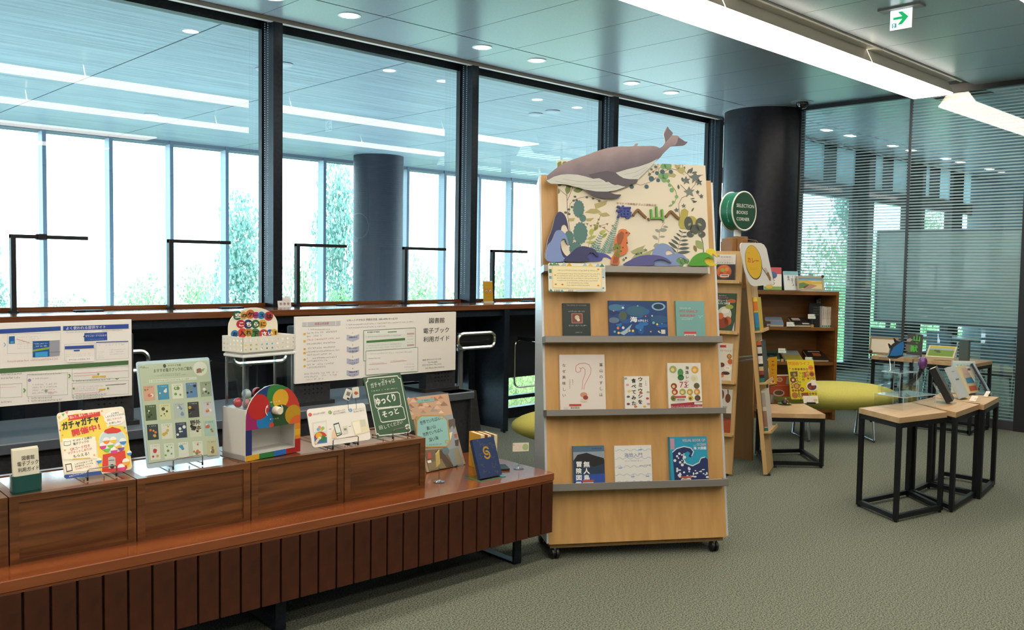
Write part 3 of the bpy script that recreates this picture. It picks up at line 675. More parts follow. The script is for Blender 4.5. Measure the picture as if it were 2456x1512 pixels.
q.dash(1140, 272, 1420, 1, 9, 7, '#6d756b', 3, -.05).dash(1145, 335, 1420, 3, 18, 6, '#83887f', 3, -.06).dash(1440, 245, 1490, 8, 22, 6, '#8a8f86', 3, -.04).rect(1440, 238, 1492, 253, '#d7b0a8', 2).rect(1440, 320, 1492, 334, '#d7b0a8', 2)
frame(q, 1140, 372, 1517, 545, 28, '#5d8a5a', 2.5, '#eceae4', 4)
q.dash(1155, 395, 1500, 1, 9, 7, '#7d7d7a', 6, -.05).text(1158, 428, 'Windows, Mac, Linux', 7, dg, 1245, 0, 6).text(1158, 508, 'iOS, iPhone, iPad', 7, dg, 1232, 0, 6)
q.dash(1170, 462, 1280, 1, 9, 6, '#9b7b70', 6, -.05).dash(1320, 445, 1430, 1, 9, 6, '#9b7b70', 6, -.05).dash(1420, 470, 1500, 3, 20, 6, '#8d8d8a', 6, -.05).line([(1165, 468), (1292, 459)], 2.5, '#d59a86', 6).line([(1318, 451), (1435, 440)], 2.5, '#d59a86', 6)
q.text(1597, 166, '図書館', 36, '#232326', 1711, .008).text(1556, 241, '電子ブック', 37, '#232326', 1744, .008).text(1557, 303, '利用ガイド', 37, '#232326', 1746, .008)
q.text(1546, 442, '【裏面】学外からのアクセス方法', 11, dg, 1686, 0).text(1585, 459, '（SSL-VPN 接続）', 11, dg, 1660, 0).text(1550, 478, '対応 Windows, Mac, Linux,', 11, dg, 1690, 0).text(1572, 500, 'iOS iPhone, iPad, Android', 11, dg, 1708, 0)
q.obj(t, 'printing')
Y_ = 4.112; a = ony(316, 860, Y_)
M = Fr((a.x-.54, Y_, .838)); t = board('notice_board', 'wide white notice board with blue headings and green flow chart band', 'notice', M, 1.08, .345, .014, paper)
q = Pr(M).crop(0, 740, 3.0242); bl_ = '#2c4a9b'
q.poly([(-700, 187), (440, 130), (440, 160), (-700, 222)], bl_).poly([(458, 129), (933, 114), (933, 146), (458, 161)], bl_)
q.text(476, 154, 'よく使われる提供サイト', 22, '#e7ebf2', 766, .012).text(477, 177, 'Maruzen eBook Library', 11, '#9aa0ad', 636).text(738, 166, 'eBooks on EBSCOhost', 11, '#9aa0ad', 888)
q.poly([(612, 180), (776, 172), (778, 230), (612, 239)], '#2b4f9e').poly([(614, 195), (602, 206), (614, 212)], '#2b4f9e').text(617, 208, 'ダウンロードできます！', 14, '#e9edf4', 775, .012).dash(640, 190, 760, 1, 9, 6, '#b9c4df', 3, -.05).dash(640, 230, 760, 1, 9, 6, '#b9c4df', 3, -.05)
frame(q, 53, 187, 440, 328, 12, '#b9bdc6', 2); q.poly([(65, 204), (107, 201), (107, 254), (65, 257)], '#1d5f9c', 2).poly([(75, 240), (100, 238), (100, 250), (75, 253)], '#49a5d8', 3)
q.poly([(237, 238), (358, 234), (358, 349), (237, 355)], '#14579c', 2).poly([(238, 300), (357, 280), (357, 296), (238, 315)], '#8aa93a', 3).poly([(255, 320), (345, 312), (345, 348), (255, 354)], '#3fa0dd', 3).poly([(358, 234), (433, 230), (433, 341), (358, 349)], '#9a9ba6', 2)
q.text(250, 262, 'TOEIC L&Rテスト', 9, '#cfe3f2', 345, .01, 4).text(255, 280, '出る単', 9, '#cfe3f2', 340, .01, 4)
q.line([(118, 222), (215, 250)], 3, '#d4646c', 3).dash(125, 215, 310, 6, 16, 6, '#a7a9b0', 3, -.05, .5).dash(52, 392, 430, 1, 9, 12, '#cf7077', 2, -.055, .9, 5, False).text(22, 280, '›', 60, '#8ea7d6')
frame(q, 468, 262, 688, 380, 12, '#b9bdc6', 2); q.poly([(470, 275), (680, 266), (680, 288), (470, 297)], '#32529f', 2).rect(535, 300, 578, 312, '#3f5fa8', 2).dash(475, 340, 680, 3, 13, 6, '#a9acb3', 3, -.05, .5).poly([(487, 358), (682, 349), (682, 384), (487, 394)], '#f1eeea', 4).text(498, 380, 'ダウンロード方法はこちら', 12, dg, 652, 0, 5)
frame(q, 697, 250, 930, 374, 12, '#b9bdc6', 2); q.poly([(697, 244), (930, 236), (930, 242), (697, 250)], '#32529f', 3).dash(710, 275, 920, 1, 9, 8, '#8b8e95', 3, -.05, .4).dash(790, 305, 920, 3, 16, 6, '#a0a3a9', 3, -.05, .8).dash(712, 320, 760, 4, 14, 5, '#a0a3a9', 3, -.05)
q.poly([(-700, 482), (932, 378), (932, 408), (-700, 520)], '#4a6f43')
frame(q, 195, 480, 490, 640, 14, '#86a67a', 2); frame(q, 522, 440, 932, 525, 24, '#86a67a', 2); frame(q, 522, 545, 932, 645, 24, '#86a67a', 2); frame(q, 0, 552, 158, 650, 8, '#86a67a', 2)
for x, y in ((167, 610), (494, 505)): q.text(x, y, '›', 52, '#6c9a55', None, .03)
q.poly([(838, 505), (850, 512), (862, 503), (862, 508), (850, 518), (838, 511)], '#6c9a55')
q.dash(200, 488, 470, 1, 9, 10, '#6f7380', 3, -.05, .95).circ(214, 522, 12, '#9a8cc0', 2, 12).dash(235, 515, 360, 1, 9, 9, '#7c86b8', 3, -.05).dash(235, 560, 430, 4, 20, 9, '#7f8288', 3, -.05, .75).rect(350, 606, 390, 622, '#e2c3c8', 2).circ(334, 599, 9, '#7da04f', 2, 10)
q.line([(535, 472), (930, 450)], 3, '#dca0a4', 3).line([(535, 490), (700, 482)], 3, '#dca0a4', 3).rect(667, 488, 716, 502, '#e6c24a', 3).rect(720, 486, 768, 500, '#e6c24a', 3).circ(712, 478, 8, '#7da04f', 4, 10).rect(765, 545, 914, 560, '#2d2d30', 4).rect(720, 580, 765, 595, '#e6c24a', 4).circ(782, 581, 8, '#7da04f', 4, 10).circ(534, 582, 8, '#7da04f', 4, 10).line([(537, 620), (720, 608), (720, 590)], 3, '#dca0a4', 3)
q.dash(540, 575, 760, 3, 14, 6, '#8a8d92', 3, -.05, .7).dash(200, 660, 390, 1, 9, 12, '#5e6064', 3, -.05, .9).dash(200, 680, 470, 1, 9, 12, '#5e6064', 3, -.05, .9).dash(525, 534, 815, 1, 9, 12, '#5e6064', 3, -.05, .9).dash(525, 640, 790, 1, 9, 12, '#5e6064', 3, -.05, .9).dash(525, 660, 765, 1, 9, 12, '#5e6064', 3, -.05, .9).dash(-20, 490, 180, 2, 26, 12, '#5e6064', 3, -.06, .9).dash(-20, 688, 100, 1, 9, 12, '#5e6064', 3, -.05, .9).dash(-20, 580, 125, 1, 9, 8, '#d49aa0', 3, -.05)
q.obj(t, 'printing')
# ---- leaflet cup
M, w = leanpx((31, 1187), (105, 1180), ZR, 0, 6)
t = thing('leaflet_cup', 'dark green glass cup holding the folded leaflets', 'cup', M @ Matrix.Translation((0, .02, 0)))
pr = [(-.046, -.02), (.046, -.02), (.046, .02), (-.046, .02)]
gg = mat('#0d4a48', .12, 0, .6, coat=.6)
b = B(); P = [(x, z) for x, z in rr(.094, .045, .016, 4)]; Pi = [(x*.93, z*.85) for x, z in P]
b.slab(P, 0, .008, gg)
n = len(P); v = [(x, y, .004) for x, y in P]+[(x, y, .061) for x, y in P]+[(x, y, .061) for x, y in Pi]+[(x, y, .008) for x, y in Pi]
b.add(v, [(i, (i+1) % n, n+(i+1) % n, n+i) for i in range(n)]+[(n+i, n+(i+1) % n, 2*n+(i+1) % n, 2*n+i) for i in range(n)]+[(2*n+i, 2*n+(i+1) % n, 3*n+(i+1) % n, 3*n+i) for i in range(n)], gg).obj('cup_body', t, smooth=True)
ML = M @ Matrix.Translation((0, .008, .009)) @ Matrix.Rotation(-.09, 4, 'X')
for k in range(3):
    t = thing('leaflet', ['front cream folded leaflet standing in the green cup', 'middle cream folded leaflet standing in the green cup', 'rear cream folded leaflet standing in the green cup'][k], 'leaflet', ML @ Matrix.Translation((.001*k, .0055*k, 0)), 'leaflets in the green cup')
    B().box(-.041, .041, 0, .0045, 0, .135+.003*k, cream).obj('folded_sheet', t)
    if k == 0:
        q = Pr(ML).crop(0, 740, 3.0242); q.text(155, 1102, '図書館', 30, '#3a3836', 250, .008).text(124, 1148, '電子ブック', 32, '#3a3836', 280, .008).text(130, 1190, '利用ガイド', 30, '#3a3836', 285, .008).obj(t, 'printing')
# ---- prize poster
M, w, h = rectfit((155, 1150), (320, 1126), (295, 976), (136, 990), ZR+.012)
t = board('prize_poster', 'yellow and red prize poster with a drawn capsule machine, on riser', 'poster', M, w, h, .004, mat('#efe6d2', .5), .012)
q = Pr(M).crop(0, 740, 3.0242)
q.poly([(432, 800), (470, 770), (720, 752), (760, 800), (790, 850), (905, 855), (930, 930), (950, 1150), (860, 1175), (720, 1180), (700, 960), (440, 970)], '#f0d552', 1).poly([(418, 770), (480, 745), (600, 735), (470, 800), (425, 830)], '#efe6d2', 2)
for x, y, c in ((428, 797, '#e8b93a'), (456, 776, '#79b25b'), (483, 760, '#e2808f')): q.poly([(x-12, y-10), (x+12, y-14), (x+3, y+12)], c, 3)
q.poly([(487, 778), (724, 750), (726, 782), (492, 816), (500, 795)], '#d63a31', 3).text(506, 802, '読んで、集めて、楽しもう！', 20, '#f7ead9', 710, .012, 4, 6)
q.text(452, 882, 'ガチャガチャ', 52, '#2a2422', 728, .035, 4, 7).text(522, 926, '開催中！', 44, '#d63640', 735, .035, 4, 7)
q.circ(832, 796, 78, '#f7f2e8', 3, 24, 52).poly([(770, 840), (778, 868), (800, 842)], '#f7f2e8', 3)
for i, (x, y, s_, x1, c) in enumerate(((803, 772, 'どの本の', 863, '#3a3432'), (762, 796, 'しおりがもらえるかは、', 906, '#3a3432'), (776, 818, '回してからの', 886, '#c9484e'), (788, 842, 'お楽しみ♪', 876, '#3a3432'))): q.text(x, y, s_, 14, c, x1, .008, 5, 4)
q.poly([(452, 945), (690, 930), (702, 1088), (462, 1098)], '#f6eeda', 2).poly([(462, 965), (487, 968), (513, 960), (513, 992), (487, 1000), (462, 998)], '#7fa08a', 3).poly([(466, 969), (486, 972), (509, 965), (509, 988), (487, 995), (466, 993)], '#f1ead8', 4)
q.text(527, 970, 'ヤマケイ文庫の', 18, '#3a3432', 672, .008, 4, 4).text(530, 994, '電子ブックの', 18, '#3a3432', 648, .008, 4, 4).text(508, 1034, 'QRコード付き', 22, '#cf3f43', 656, .01, 4, 4).text(490, 1062, 'マグネットしおりが', 19, '#cf3f43', 672, .008, 4, 4).text(530, 1086, 'もらえる！', 22, '#2f2926', 650, .014, 4, 4).line([(528, 1094), (652, 1084)], 6, '#f0c83e', 3)
q.poly([(465, 1118), (690, 1102), (695, 1172), (470, 1195)], '#f6eeda', 2).poly([(472, 1132), (517, 1125), (526, 1180), (482, 1190)], '#3a3331', 3).poly([(478, 1137), (513, 1132), (520, 1174), (486, 1182)], '#efe9dc', 4)
q.text(540, 1138, 'しおりのQRコードを', 13, '#3a3432', 675, .006, 4, 4).text(543, 1156, '読み取れば、いつでも', 13, '#3a3432', 678, .006, 4, 4).text(546, 1174, 'その本にアクセス♪', 13, '#c9484e', 665, .006, 4, 4)
q.poly([(470, 1208), (730, 1180), (742, 1205), (480, 1238), (462, 1224)], '#274d96', 3).text(525, 1208, 'ぜひガチャガチャを', 11, '#e7edf6', 650, .008, 4, 5).text(500, 1226, 'お気に入りの１冊を見つけてください！', 11, '#e7edf6', 722, .008, 4, 5)
q.poly([(745, 1062), (905, 1032), (922, 1160), (900, 1186), (740, 1188)], '#d83a2c', 4).circ(818, 960, 100, '#dfe9ea', 3, 26, 90).circ(818, 962, 96, '#c2d6da', 4, 26, 84)
q.poly([(752, 898), (760, 882), (800, 868), (812, 860), (830, 866), (868, 876), (880, 892), (850, 905), (780, 910)], '#d83a2c', 6)
for x, y, c in ((770, 960, '#f08a3c'), (820, 955, '#f0c23a'), (745, 998, '#d8358c'), (800, 990, '#86c24a'), (858, 1000, '#f0b83a'), (890, 965, '#3c8fd0'), (773, 1018, '#6fbf45'), (826, 1030, '#d8358c'), (876, 1010, '#8a4ca8')): q.circ(x, y, 25, '#f2efe8', 5, 16).circ(x, y+1, 25, c, 6, 16, None, 180, 360)
q.poly([(782, 1085), (810, 1072), (835, 1085), (840, 1160), (786, 1165)], '#b9b6b0', 5).circ(812, 1148, 17, '#2d1a18', 6, 16).line([(788, 1105), (826, 1102)], 6, '#6d6a66', 6)
for x, y, r, c in ((878, 1155, 28, '#d8358c'), (912, 1115, 27, '#f0a93a'), (717, 1105, 20, '#3c8fd0'), (936, 1050, 18, '#3c8fd0')): q.circ(x, y, r, '#f2efe8', 7, 16).circ(x, y, r, c, 8, 16, None, 180, 360)
for x, y, c in ((435, 885, '#e2605a'), (452, 922, '#ee9b3b'), (905, 867, '#3c8fd0'), (738, 745, '#ee9b3b'), (470, 1030, '#ee9b3b'), (683, 1065, '#ee9b3b'), (918, 905, '#ee9b3b')): q.poly([(x, y-9), (x+3, y-3), (x+9, y-2), (x+4, y+3), (x+6, y+9), (x, y+5), (x-6, y+9), (x-4, y+3), (x-9, y-2), (x-3, y-3)], c, 4)
q.obj(t, 'printing')
wire_stand(M, .1, 'small bent wire stand holding up the yellow prize poster')
# ---- clear upright poster of e-books
M, w, h = rectfit((354.5, 1125), (529, 1099), (503, 856), (326, 869), ZR+.012)
t = thing('acrylic_poster', 'pale green book list poster in a clear acrylic frame on riser', 'poster', M)
acry = pane('acrylic_clear', (.96, .985, .99), 1.0, .02, 1.49, .02)
B().prism([(x, z+h/2) for x, z in rr(w, h, .008, 2)], -.003, -.0005, pane('acrylic_front', (.97, .985, .985), .8, .03, 1.4)).obj('front_sheet', t)
B().prism([(x, z+h/2) for x, z in rr(w, h, .008, 2)], .0035, .006, mat('#bcd0dd', .2)).obj('back_sheet', t)
B().box(-w/2+.008, w/2-.008, .0005, .003, .02, h-.012, mat('#c3cbb0', .6)).obj('poster_sheet', t)
q = Pr(M, y=.0005).crop(0, 740, 3.0242)
q.text(1012, 432, 'eBook', 14, '#7b9a4a', 1052, .01).text(1030, 437, 'Library', 11, '#7b7d76', 1080, .0).circ(1193, 418, 11, '#4c4b49', 2, 14, 14).text(1217, 424, 'ヤマケイ文庫', 15, '#5d5f58', 1312, .01).text(1113, 466, 'おすすめ電子ブックのご案内', 25, '#4b4d48', 1394, .006)
q.circ(1452, 437, 50, '#e3e3d4', 2, 24, 52).poly([(1425, 440), (1452, 434), (1462, 446), (1462, 468), (1450, 466), (1425, 472)], '#8d6a58', 3).poly([(1460, 445), (1486, 432), (1470, 462)], '#7fb457', 4)
q.dash(1160, 482, 1320, 1, 9, 6, '#83877b', 2, -.05).dash(1120, 495, 1365, 1, 9, 7, '#83877b', 2, -.05).poly([(1078, 520), (1425, 496), (1428, 516), (1082, 541)], '#d8dcc8', 2).dash(1085, 535, 1390, 1, 9, 9, '#8d9086', 3, -.07)
tiles = [[('#dba68d', '#c96c5a'), ('#4a93b8', '#d8dcd6'), ('#e4e2cf', '#5f9a46'), ('#6488b3', '#23262d'), ('#9fa790', '#3f463c')],
         [('#4d5f3c', '#1f2a1d'), ('#d9d8a5', '#4a4a36'), ('#b8c0ba', '#7e8fae'), ('#3e3a3c', '#1c1a1d'), ('#c9c5c6', '#c05a5c')],
         [('#2f3f42', '#e0672b'), ('#dedccb', '#c6a23d'), ('#33415a', '#e0e0dc'), ('#d3d4bd', '#2b2a26'), ('#a9c1b5', '#c4604a')],
         [('#e1ded2', '#b43d3c'), ('#dcdfd0', '#5aa04a'), ('#dcdfd0', '#4b8fb0'), ('#dcdfd0', '#d47448'), ('#c9c09a', '#7f7146')]]
gx0 = [(1037, 565, 88, 108), (1050, 705, 88, 112), (1064, 846, 88, 112), (1085, 990, 80, 112)]
R_ = random.Random(5)
for i, row in enumerate(tiles):
    x0, y0, tw, th_ = gx0[i]
    for j, (c1, c2) in enumerate(row):
        x = x0+j*103; y = y0-j*7.4; q.poly([(x, y), (x+tw-8, y-6), (x+tw, y+th_-7), (x+8, y+th_)], c1, 2)
        for k in range(5):
            xx, yy = x+12+R_.random()*(tw-34), y+18+R_.random()*(th_-42); q.circ(xx, yy, 5+R_.random()*9, c2 if k % 2 == 0 else R_.choice(['#e3ded0', '#6f8a4d', '#c9a24b', c2]), 3+k*.2, 8)
        q.dash(x+14, y+14, x+tw-16, 1, 9, 7, '#3b3a36' if c1 > '#8' else '#d8d6cf', 5, -.07)
q.text(1378, 848, '野外', 34, '#2b2a26', 1455, .02, 6).text(1383, 886, '毒本', 30, '#2b2a26', 1460, .02, 6)
q.obj(t, 'poster_print')
wire_stand(M, .115, 'small bent wire stand holding up the clear acrylic poster')
# ---- capsule machine
wht = mat('#d5d3cf', .35); M, w = leanpx((589, 1108), (720, 1083), ZR+.001, 0); a = w/2
gm = thing('capsule_machine', 'white capsule prize machine with colourful dotted arched front panel', 'vending machine', M)
arch = [(-a, 0), (a, 0)]+[(a*math.cos(math.radians(t_)), .157+(.131)*math.sin(math.radians(t_))) for t_ in range(0, 181, 10)]
sl = [(-.104, .022), (.104, .022), (.104, .12), (-.104, .12)]
b = B()   # arched plate with a rectangular opening, as strips around the hole
b.prism([(-a, 0), (a, 0), (a, .022), (-a, .022)], 0, .005, wht).prism([(-a, .022), (-.104, .022), (-.104, .12), (-a, .12)], 0, .005, wht).prism([(.104, .022), (a, .022), (a, .12), (.104, .12)], 0, .005, wht)
b.prism([(-a, .12), (a, .12)]+arch[2:], 0, .005, wht); b.obj('front_panel', gm)
BD_ = .155
B().box(-a+.002, -a+.008, .005, BD_, 0, .20, wht).box(a-.008, a-.002, .005, BD_, 0, .20, wht).box(-a+.002, a-.002, BD_-.006, BD_, 0, .20, wht).box(-a+.002, a-.002, .005, BD_, 0, .02, wht).box(-a+.008, a-.008, .005, BD_-.006, .125, .14, wht).box(-a+.008, a-.008, BD_*.75, BD_*.75+.005, .02, .125, wht).obj('body', gm)
q = Pr(M).crop(520, 820, 5.0417)
import itertools
def clip_arch(pts):
    """keep a patch inside the arched front (x limits and arch top)"""
    o = []
    for x, z in pts:
        x = max(-a+.0005, min(a-.0005, x)); zt = .157+.131*math.sqrt(max(0, 1-(x/a)**2)) if True else 1
        o.append((x, max(.0005, min(zt-.0005, z))))
    return o
def blob(x, y, r, c, l):
    cx, cz = q.p(x, y); rr_ = abs(q.p(x+r, y)[0]-cx)
    q.lp(clip_arch([(cx+rr_*math.cos(k*.2618), cz+rr_*math.sin(k*.2618)) for k in range(24)]), c, l)
q.lp(clip_arch([(-a, .121), (a, .121)]+[(p_[0], p_[1]) for p_ in arch[2:]]), '#a8322c', .5)
for x, y, r, c, l in ((600, 660, 170, '#1d3f77', 1), (760, 640, 150, '#2f7a3c', 1.4), (900, 720, 150, '#c03a30', 2), (770, 690, 95, '#d9a52a', 2.6), (410, 960, 130, '#9a2064', 3), (580, 960, 100, '#1d78b8', 3.5), (770, 920, 130, '#2b4f2c', 3.3), (920, 880, 95, '#b98f1d', 3.8), (505, 790, 130, '#b92626', 4.2), (970, 1010, 100, '#d8622a', 4.3), (660, 1010, 28, '#c8412b', 4)):
    cx, cz = q.p(x, y); rr_ = abs(q.p(x+r, y)[0]-cx); pts = []
    for k in range(24):
        X_, Z_ = cx+rr_*math.cos(k*.2618), cz+rr_*math.sin(k*.2618); Z_ = max(.1205, Z_); pts.append((X_, Z_))
    q.lp(clip_arch(pts), c, l)
def bar(x0, x1, z0, z1, c, l=1): q.lp([(x0, z0), (x1, z0), (x1, z1), (x0, z1)], c, l)
bar(-a, -.104, .0, .12, '#1f2b66'); bar(.104, a, .022, .12, '#d8862a'); bar(.104, a, .07, .095, '#dca82c', 1.5); bar(.104, a, .0, .055, '#a02420', 1.5)
bar(-a, -.07, 0, .0215, '#d8a42a', 2); bar(-.07, 0, 0, .0215, '#2b7a3c', 2); bar(0, .06, 0, .0215, '#2a68b8', 2); bar(.06, a, 0, .0215, '#a02420', 2)
q.text(632, 742, 'ゆっくり', 20, '#efe9e0', 755, .01, 16).text(625, 948, 'そーっと', 20, '#efe9e0', 740, .01, 16)
q.line([(600, 890), (580, 850), (582, 810), (598, 780)], 9, '#efe9e0', 16).poly([(580, 788), (608, 760), (606, 800)], '#efe9e0', 16).line([(770, 768), (788, 800), (788, 840), (770, 868)], 9, '#efe9e0', 16)
q.obj(gm, 'dotted_print')
kx, kz = q.p(705, 828)
B().lathe([(.0165, 0), (.0165, .012), (.0155, .03), (.013, .034), (.0001, .034)], mat('#e6ddc6', .35), 24, Matrix.Translation((kx, -.001, kz)) @ Matrix.Rotation(math.pi/2, 4, 'X')).obj('knob', gm, smooth=True)
# clear case with corner posts, lid
cm = pane('case_acrylic', (.93, .965, .975), .8, .02, 1.4); c0, c1, d0, d1, z0, z1 = -a+.012, a-.012, .028, .15, .195, .40
B().box(c0, c1, d0, d0+.003, z0, z1, cm).box(c0, c1, d1-.003, d1, z0, z1, cm).box(c0, c0+.003, d0+.003, d1-.003, z0, z1, cm).box(c1-.003, c1, d0+.003, d1-.003, z0, z1, cm).obj('clear_case', gm)
post = pane('post_acrylic', (.62, .74, .86), 1.0, .25, 1.5, .38)
for x, y in ((c0, d0), (c1-.008, d0), (c0, d1-.008), (c1-.008, d1-.008)): B().box(x, x+.008, y, y+.008, z0, z1, post).obj('corner_post', gm)
B().bbox(c0-.006, c1+.006, d0-.006, d1+.006, z1, z1+.012, .003, mat('#e9ebec', .3)).bbox(c0-.002, c1+.002, d0-.002, d1+.002, z1+.012, z1+.02, .003, mat('#e4e0d8', .35)).obj('lid', gm)
B().box(c0+.004, c1-.004, d0+.004, d1-.004, .196, .199, wht).obj('case_floor', gm)
cap_c = ['#d98a8a', '#d0444a', '#c8bf46', '#7fc04a', '#9ccf6a', '#d7dfe2', '#b8d8e0', '#4a9ac0', '#e0b84a', '#c9c9c9', '#d05a6a', '#6fb7c9']
cap_n = ['pale pink', 'deep red', 'mustard yellow', 'bright green', 'light green', 'milky white', 'pale blue', 'sky blue', 'orange yellow', 'clear', 'rose red', 'turquoise']
R_ = random.Random(3)
for i, (x, y, zz) in enumerate(((-.09, .05, 0), (-.095, .10, 0), (-.05, .06, 0), (-.045, .105, 0), (0, .055, 0), (0.005, .105, 0), (.05, .06, 0), (.05, .11, 0), (.09, .08, 0), (-.07, .08, .034), (-.02, .08, .036), (.03, .085, .036))):
    t = thing('prize_capsule', cap_n[i]+' round prize capsule inside the clear machine case', 'capsule', M @ Matrix.Translation((x, y, .2165+zz)), 'capsules in the prize machine'); c_ = cap_c[i]
    h0 = [(max(.0001, .0195*math.sin(math.pi*k/12)), -.0195*math.cos(math.pi*k/12)) for k in range(0, 7)]
    rot = Matrix.Rotation(R_.random()*3, 4, 'X') @ Matrix.Rotation(R_.random()*3, 4, 'Y')
    B().lathe(h0, mat(c_, .15, coat=.5), 16, rot).obj('lower_half', t, smooth=True)
    B().lathe([(r_, -z_) for r_, z_ in h0], pane('capsule_'+c_, tuple(lin(c_)[k]*.5+.5 for k in range(3)), .9, .05, 1.45, .06), 16, rot).obj('clear_half', t, smooth=True)
# ---- basket and its sign on top
ZB = z1+.02; Mb = M @ Matrix.Translation((-.004, .088, ZB)); bk = thing('white_basket', 'small white perforated basket on top of the capsule machine', 'basket', Mb)
bw_, bd_, bh = .126, .068, .062; wb = mat('#e6e2d8', .4)
def perf(p0, ux, n, name):
    """basket side with a 3-row grid of square holes: bars"""
    b = B(); L = (Vector(ux)).length; u = Vector(ux)/L; nrm = Vector((-u.y, u.x, 0))*.0025
    def bar_(s0, s1, h0, h1):
        p = [Vector(p0)+u*s+Vector((0, 0, h)) for s, h in ((s0, h0), (s1, h0), (s1, h1), (s0, h1))]
        b.add([*p, *[k+nrm for k in p]], [(0, 1, 2, 3), (7, 6, 5, 4), (0, 4, 5, 1), (1, 5, 6, 2), (2, 6, 7, 3), (3, 7, 4, 0)], wb)
    st = L/n; hz = [.0, .008, .018, .028, .034, .044, .050, .056, bh]
    rws = ((.010, .017), (.027, .034), (.044, .051))
    e = 0.0
    for r0, r1 in rws: bar_(0, L, e, r0); e = r1
    bar_(0, L, e, bh)
    for r0, r1 in rws:
        for k in range(n+1):
            s0 = max(0, k*st-st*.32); s1 = min(L, k*st+st*.32); bar_(s0, s1, r0, r1)
    b.obj(name, bk)
perf((-bw_, -bd_, 0), (2*bw_, 0, 0), 10, 'front_side'); perf((bw_, -bd_, 0), (0, 2*bd_, 0), 6, 'right_side'); perf((bw_, bd_, 0), (-2*bw_, 0, 0), 10, 'rear_side'); perf((-bw_, bd_, 0), (0, -2*bd_, 0), 6, 'left_side')
B().box(-bw_, bw_, -bd_, bd_, 0, .002, wb).obj('basket_floor', bk)
for i, (x, y, c_, n_) in enumerate(((-.08, -.04, '#d8c232', 'yellow'), (-.05, -.035, '#e0d060', 'pale yellow'), (.0, -.04, '#3ba0c8', 'blue'), (.035, -.035, '#55b8d8', 'light blue'), (.08, -.03, '#e8e4da', 'white'))):
    tag(B().ball((0, 0, .0175), .0175, mat(c_, .2), 12, 7).obj('empty_capsule', M=Mb @ Matrix.Translation((x, y, .002))), n_+' empty capsule lying in the white basket', 'capsule', 'capsules in the white basket')
Ms = M @ Matrix.Translation((0, .128, ZB+.003)); xa_, xb_ = onM(Ms, 548, 800)[0], onM(Ms, 666, 800)[0]; zt_ = onM(Ms, 607, 738)[1]
Ms = Ms @ Matrix.Translation(((xa_+xb_)/2, 0, 0)); sw_ = (xb_-xa_)/2
t = thing('basket_sign', 'arched cream sign with coloured dots standing in the white basket', 'sign', Ms)
sp = [(-sw_, 0), (sw_, 0)]+[(sw_*math.cos(math.radians(k)), .55*zt_+.45*zt_*math.sin(math.radians(k))) for k in range(0, 181, 12)]
B().prism(sp, 0, .004, mat('#e6dfcc', .5)).obj('sign_board', t)
q = Pr(Ms).crop(500, 720, 3.0242)
for x, y, r, c, ch, tc_ in ((211, 112, 33, '#20604a', '空', '#efe9dc'), (254, 112, 28, '#c79a4a', 'の', '#2a2420'), (303, 103, 33, '#c0622c', 'ケ', '#2a2420'), (345, 110, 24, '#a8327c', 'ー', '#2a2420'), (383, 111, 27, '#2678b8', 'ス', '#2a2420'), (436, 117, 33, '#a8303a', 'は', '#2a2420'),
        (233, 174, 31, '#b82a3c', 'こ', '#efe9dc'), (288, 175, 33, '#1f2f6c', 'ち', '#efe9dc'), (340, 174, 31, '#245c36', 'ら', '#efe9dc'), (392, 174, 31, '#cf9a34', 'に', '#2a2420'),
        (190, 246, 28, '#2678b8', 'お', '#2a2420'), (245, 240, 35, '#c8382e', '入', '#2a2420'), (290, 235, 30, '#a8822c', 'れ', '#2a2420'), (338, 243, 36, '#38703c', '下', '#2a2420'), (398, 246, 34, '#a8303a', 'さ', '#efe9dc'), (445, 240, 27, '#254a9a', 'い', '#efe9dc'), (475, 238, 27, '#c79a34', '！', '#2a2420')):
    q.circ(x, y, r, c, 1+(x % 7)*.3, 20); q.text(x-r*.62, y+r*.5, ch, r*1.0, tc_, x+r*.62, .04, 5)
q.obj(t, 'dotted_print')
# ---- three-step card
M, w, h = rectfit((750, 1074), (891, 1055), (874, 966), (735, 983), ZR+.012, 14)
t = board('step_card', 'white three-step picture card for the prize machine on riser', 'card', M, w, h, .004, mat('#e9e3da', .5), .014)
q = Pr(M).crop(500, 720, 3.0242)
for x, y, c, n_ in ((737, 832, '#d9484a', '1'), (881, 815, '#7aa04a', '2'), (1030, 800, '#6f9fd0', '3')): q.circ(x, y, 13, c, 1, 16).text(x-5, y+7, n_, 14, '#f2eee6', None, .02)
q.text(758, 838, 'ガチャガチャを回す', 14, '#6a5f58', 850, .006, 2, 3).text(900, 818, 'しおりのQRコードから', 12, '#6a5f58', 996, .004, 2, 3).text(905, 834, '電子ブックを読める', 12, '#6a5f58', 995, .004, 2, 3).text(1048, 803, 'マグネットしおりとして', 11, '#6a5f58', 1135, .004, 2, 3).text(1052, 818, '本に挟んで使える', 11, '#6a5f58', 1132, .004, 2, 3)
q.poly([(752, 890), (856, 872), (862, 1000), (842, 1040), (772, 1048)], '#d9d4c8', 1).poly([(760, 900), (850, 886), (852, 950), (764, 958)], '#e6e3da', 2)
for x, y, c in ((805, 925, '#e08a94'), (820, 940, '#d9c34a'), (795, 940, '#6fb0c8'), (830, 930, '#8fc46a')): q.circ(x, y, 12, c, 3, 12)
q.circ(812, 995, 46, '#c03a30', 3, 20, 40, 0, 180).poly([(766, 995), (858, 995), (860, 1035), (772, 1044)], '#2b6fa8', 3).circ(800, 985, 24, '#d9a52a', 4, 14).circ(830, 1005, 22, '#2f7a3c', 4, 14).circ(806, 1002, 10, '#e6ddc6', 6, 12).poly([(765, 1040), (785, 1010), (800, 1000), (808, 1008), (792, 1030), (780, 1048)], '#e8c4a0', 7)
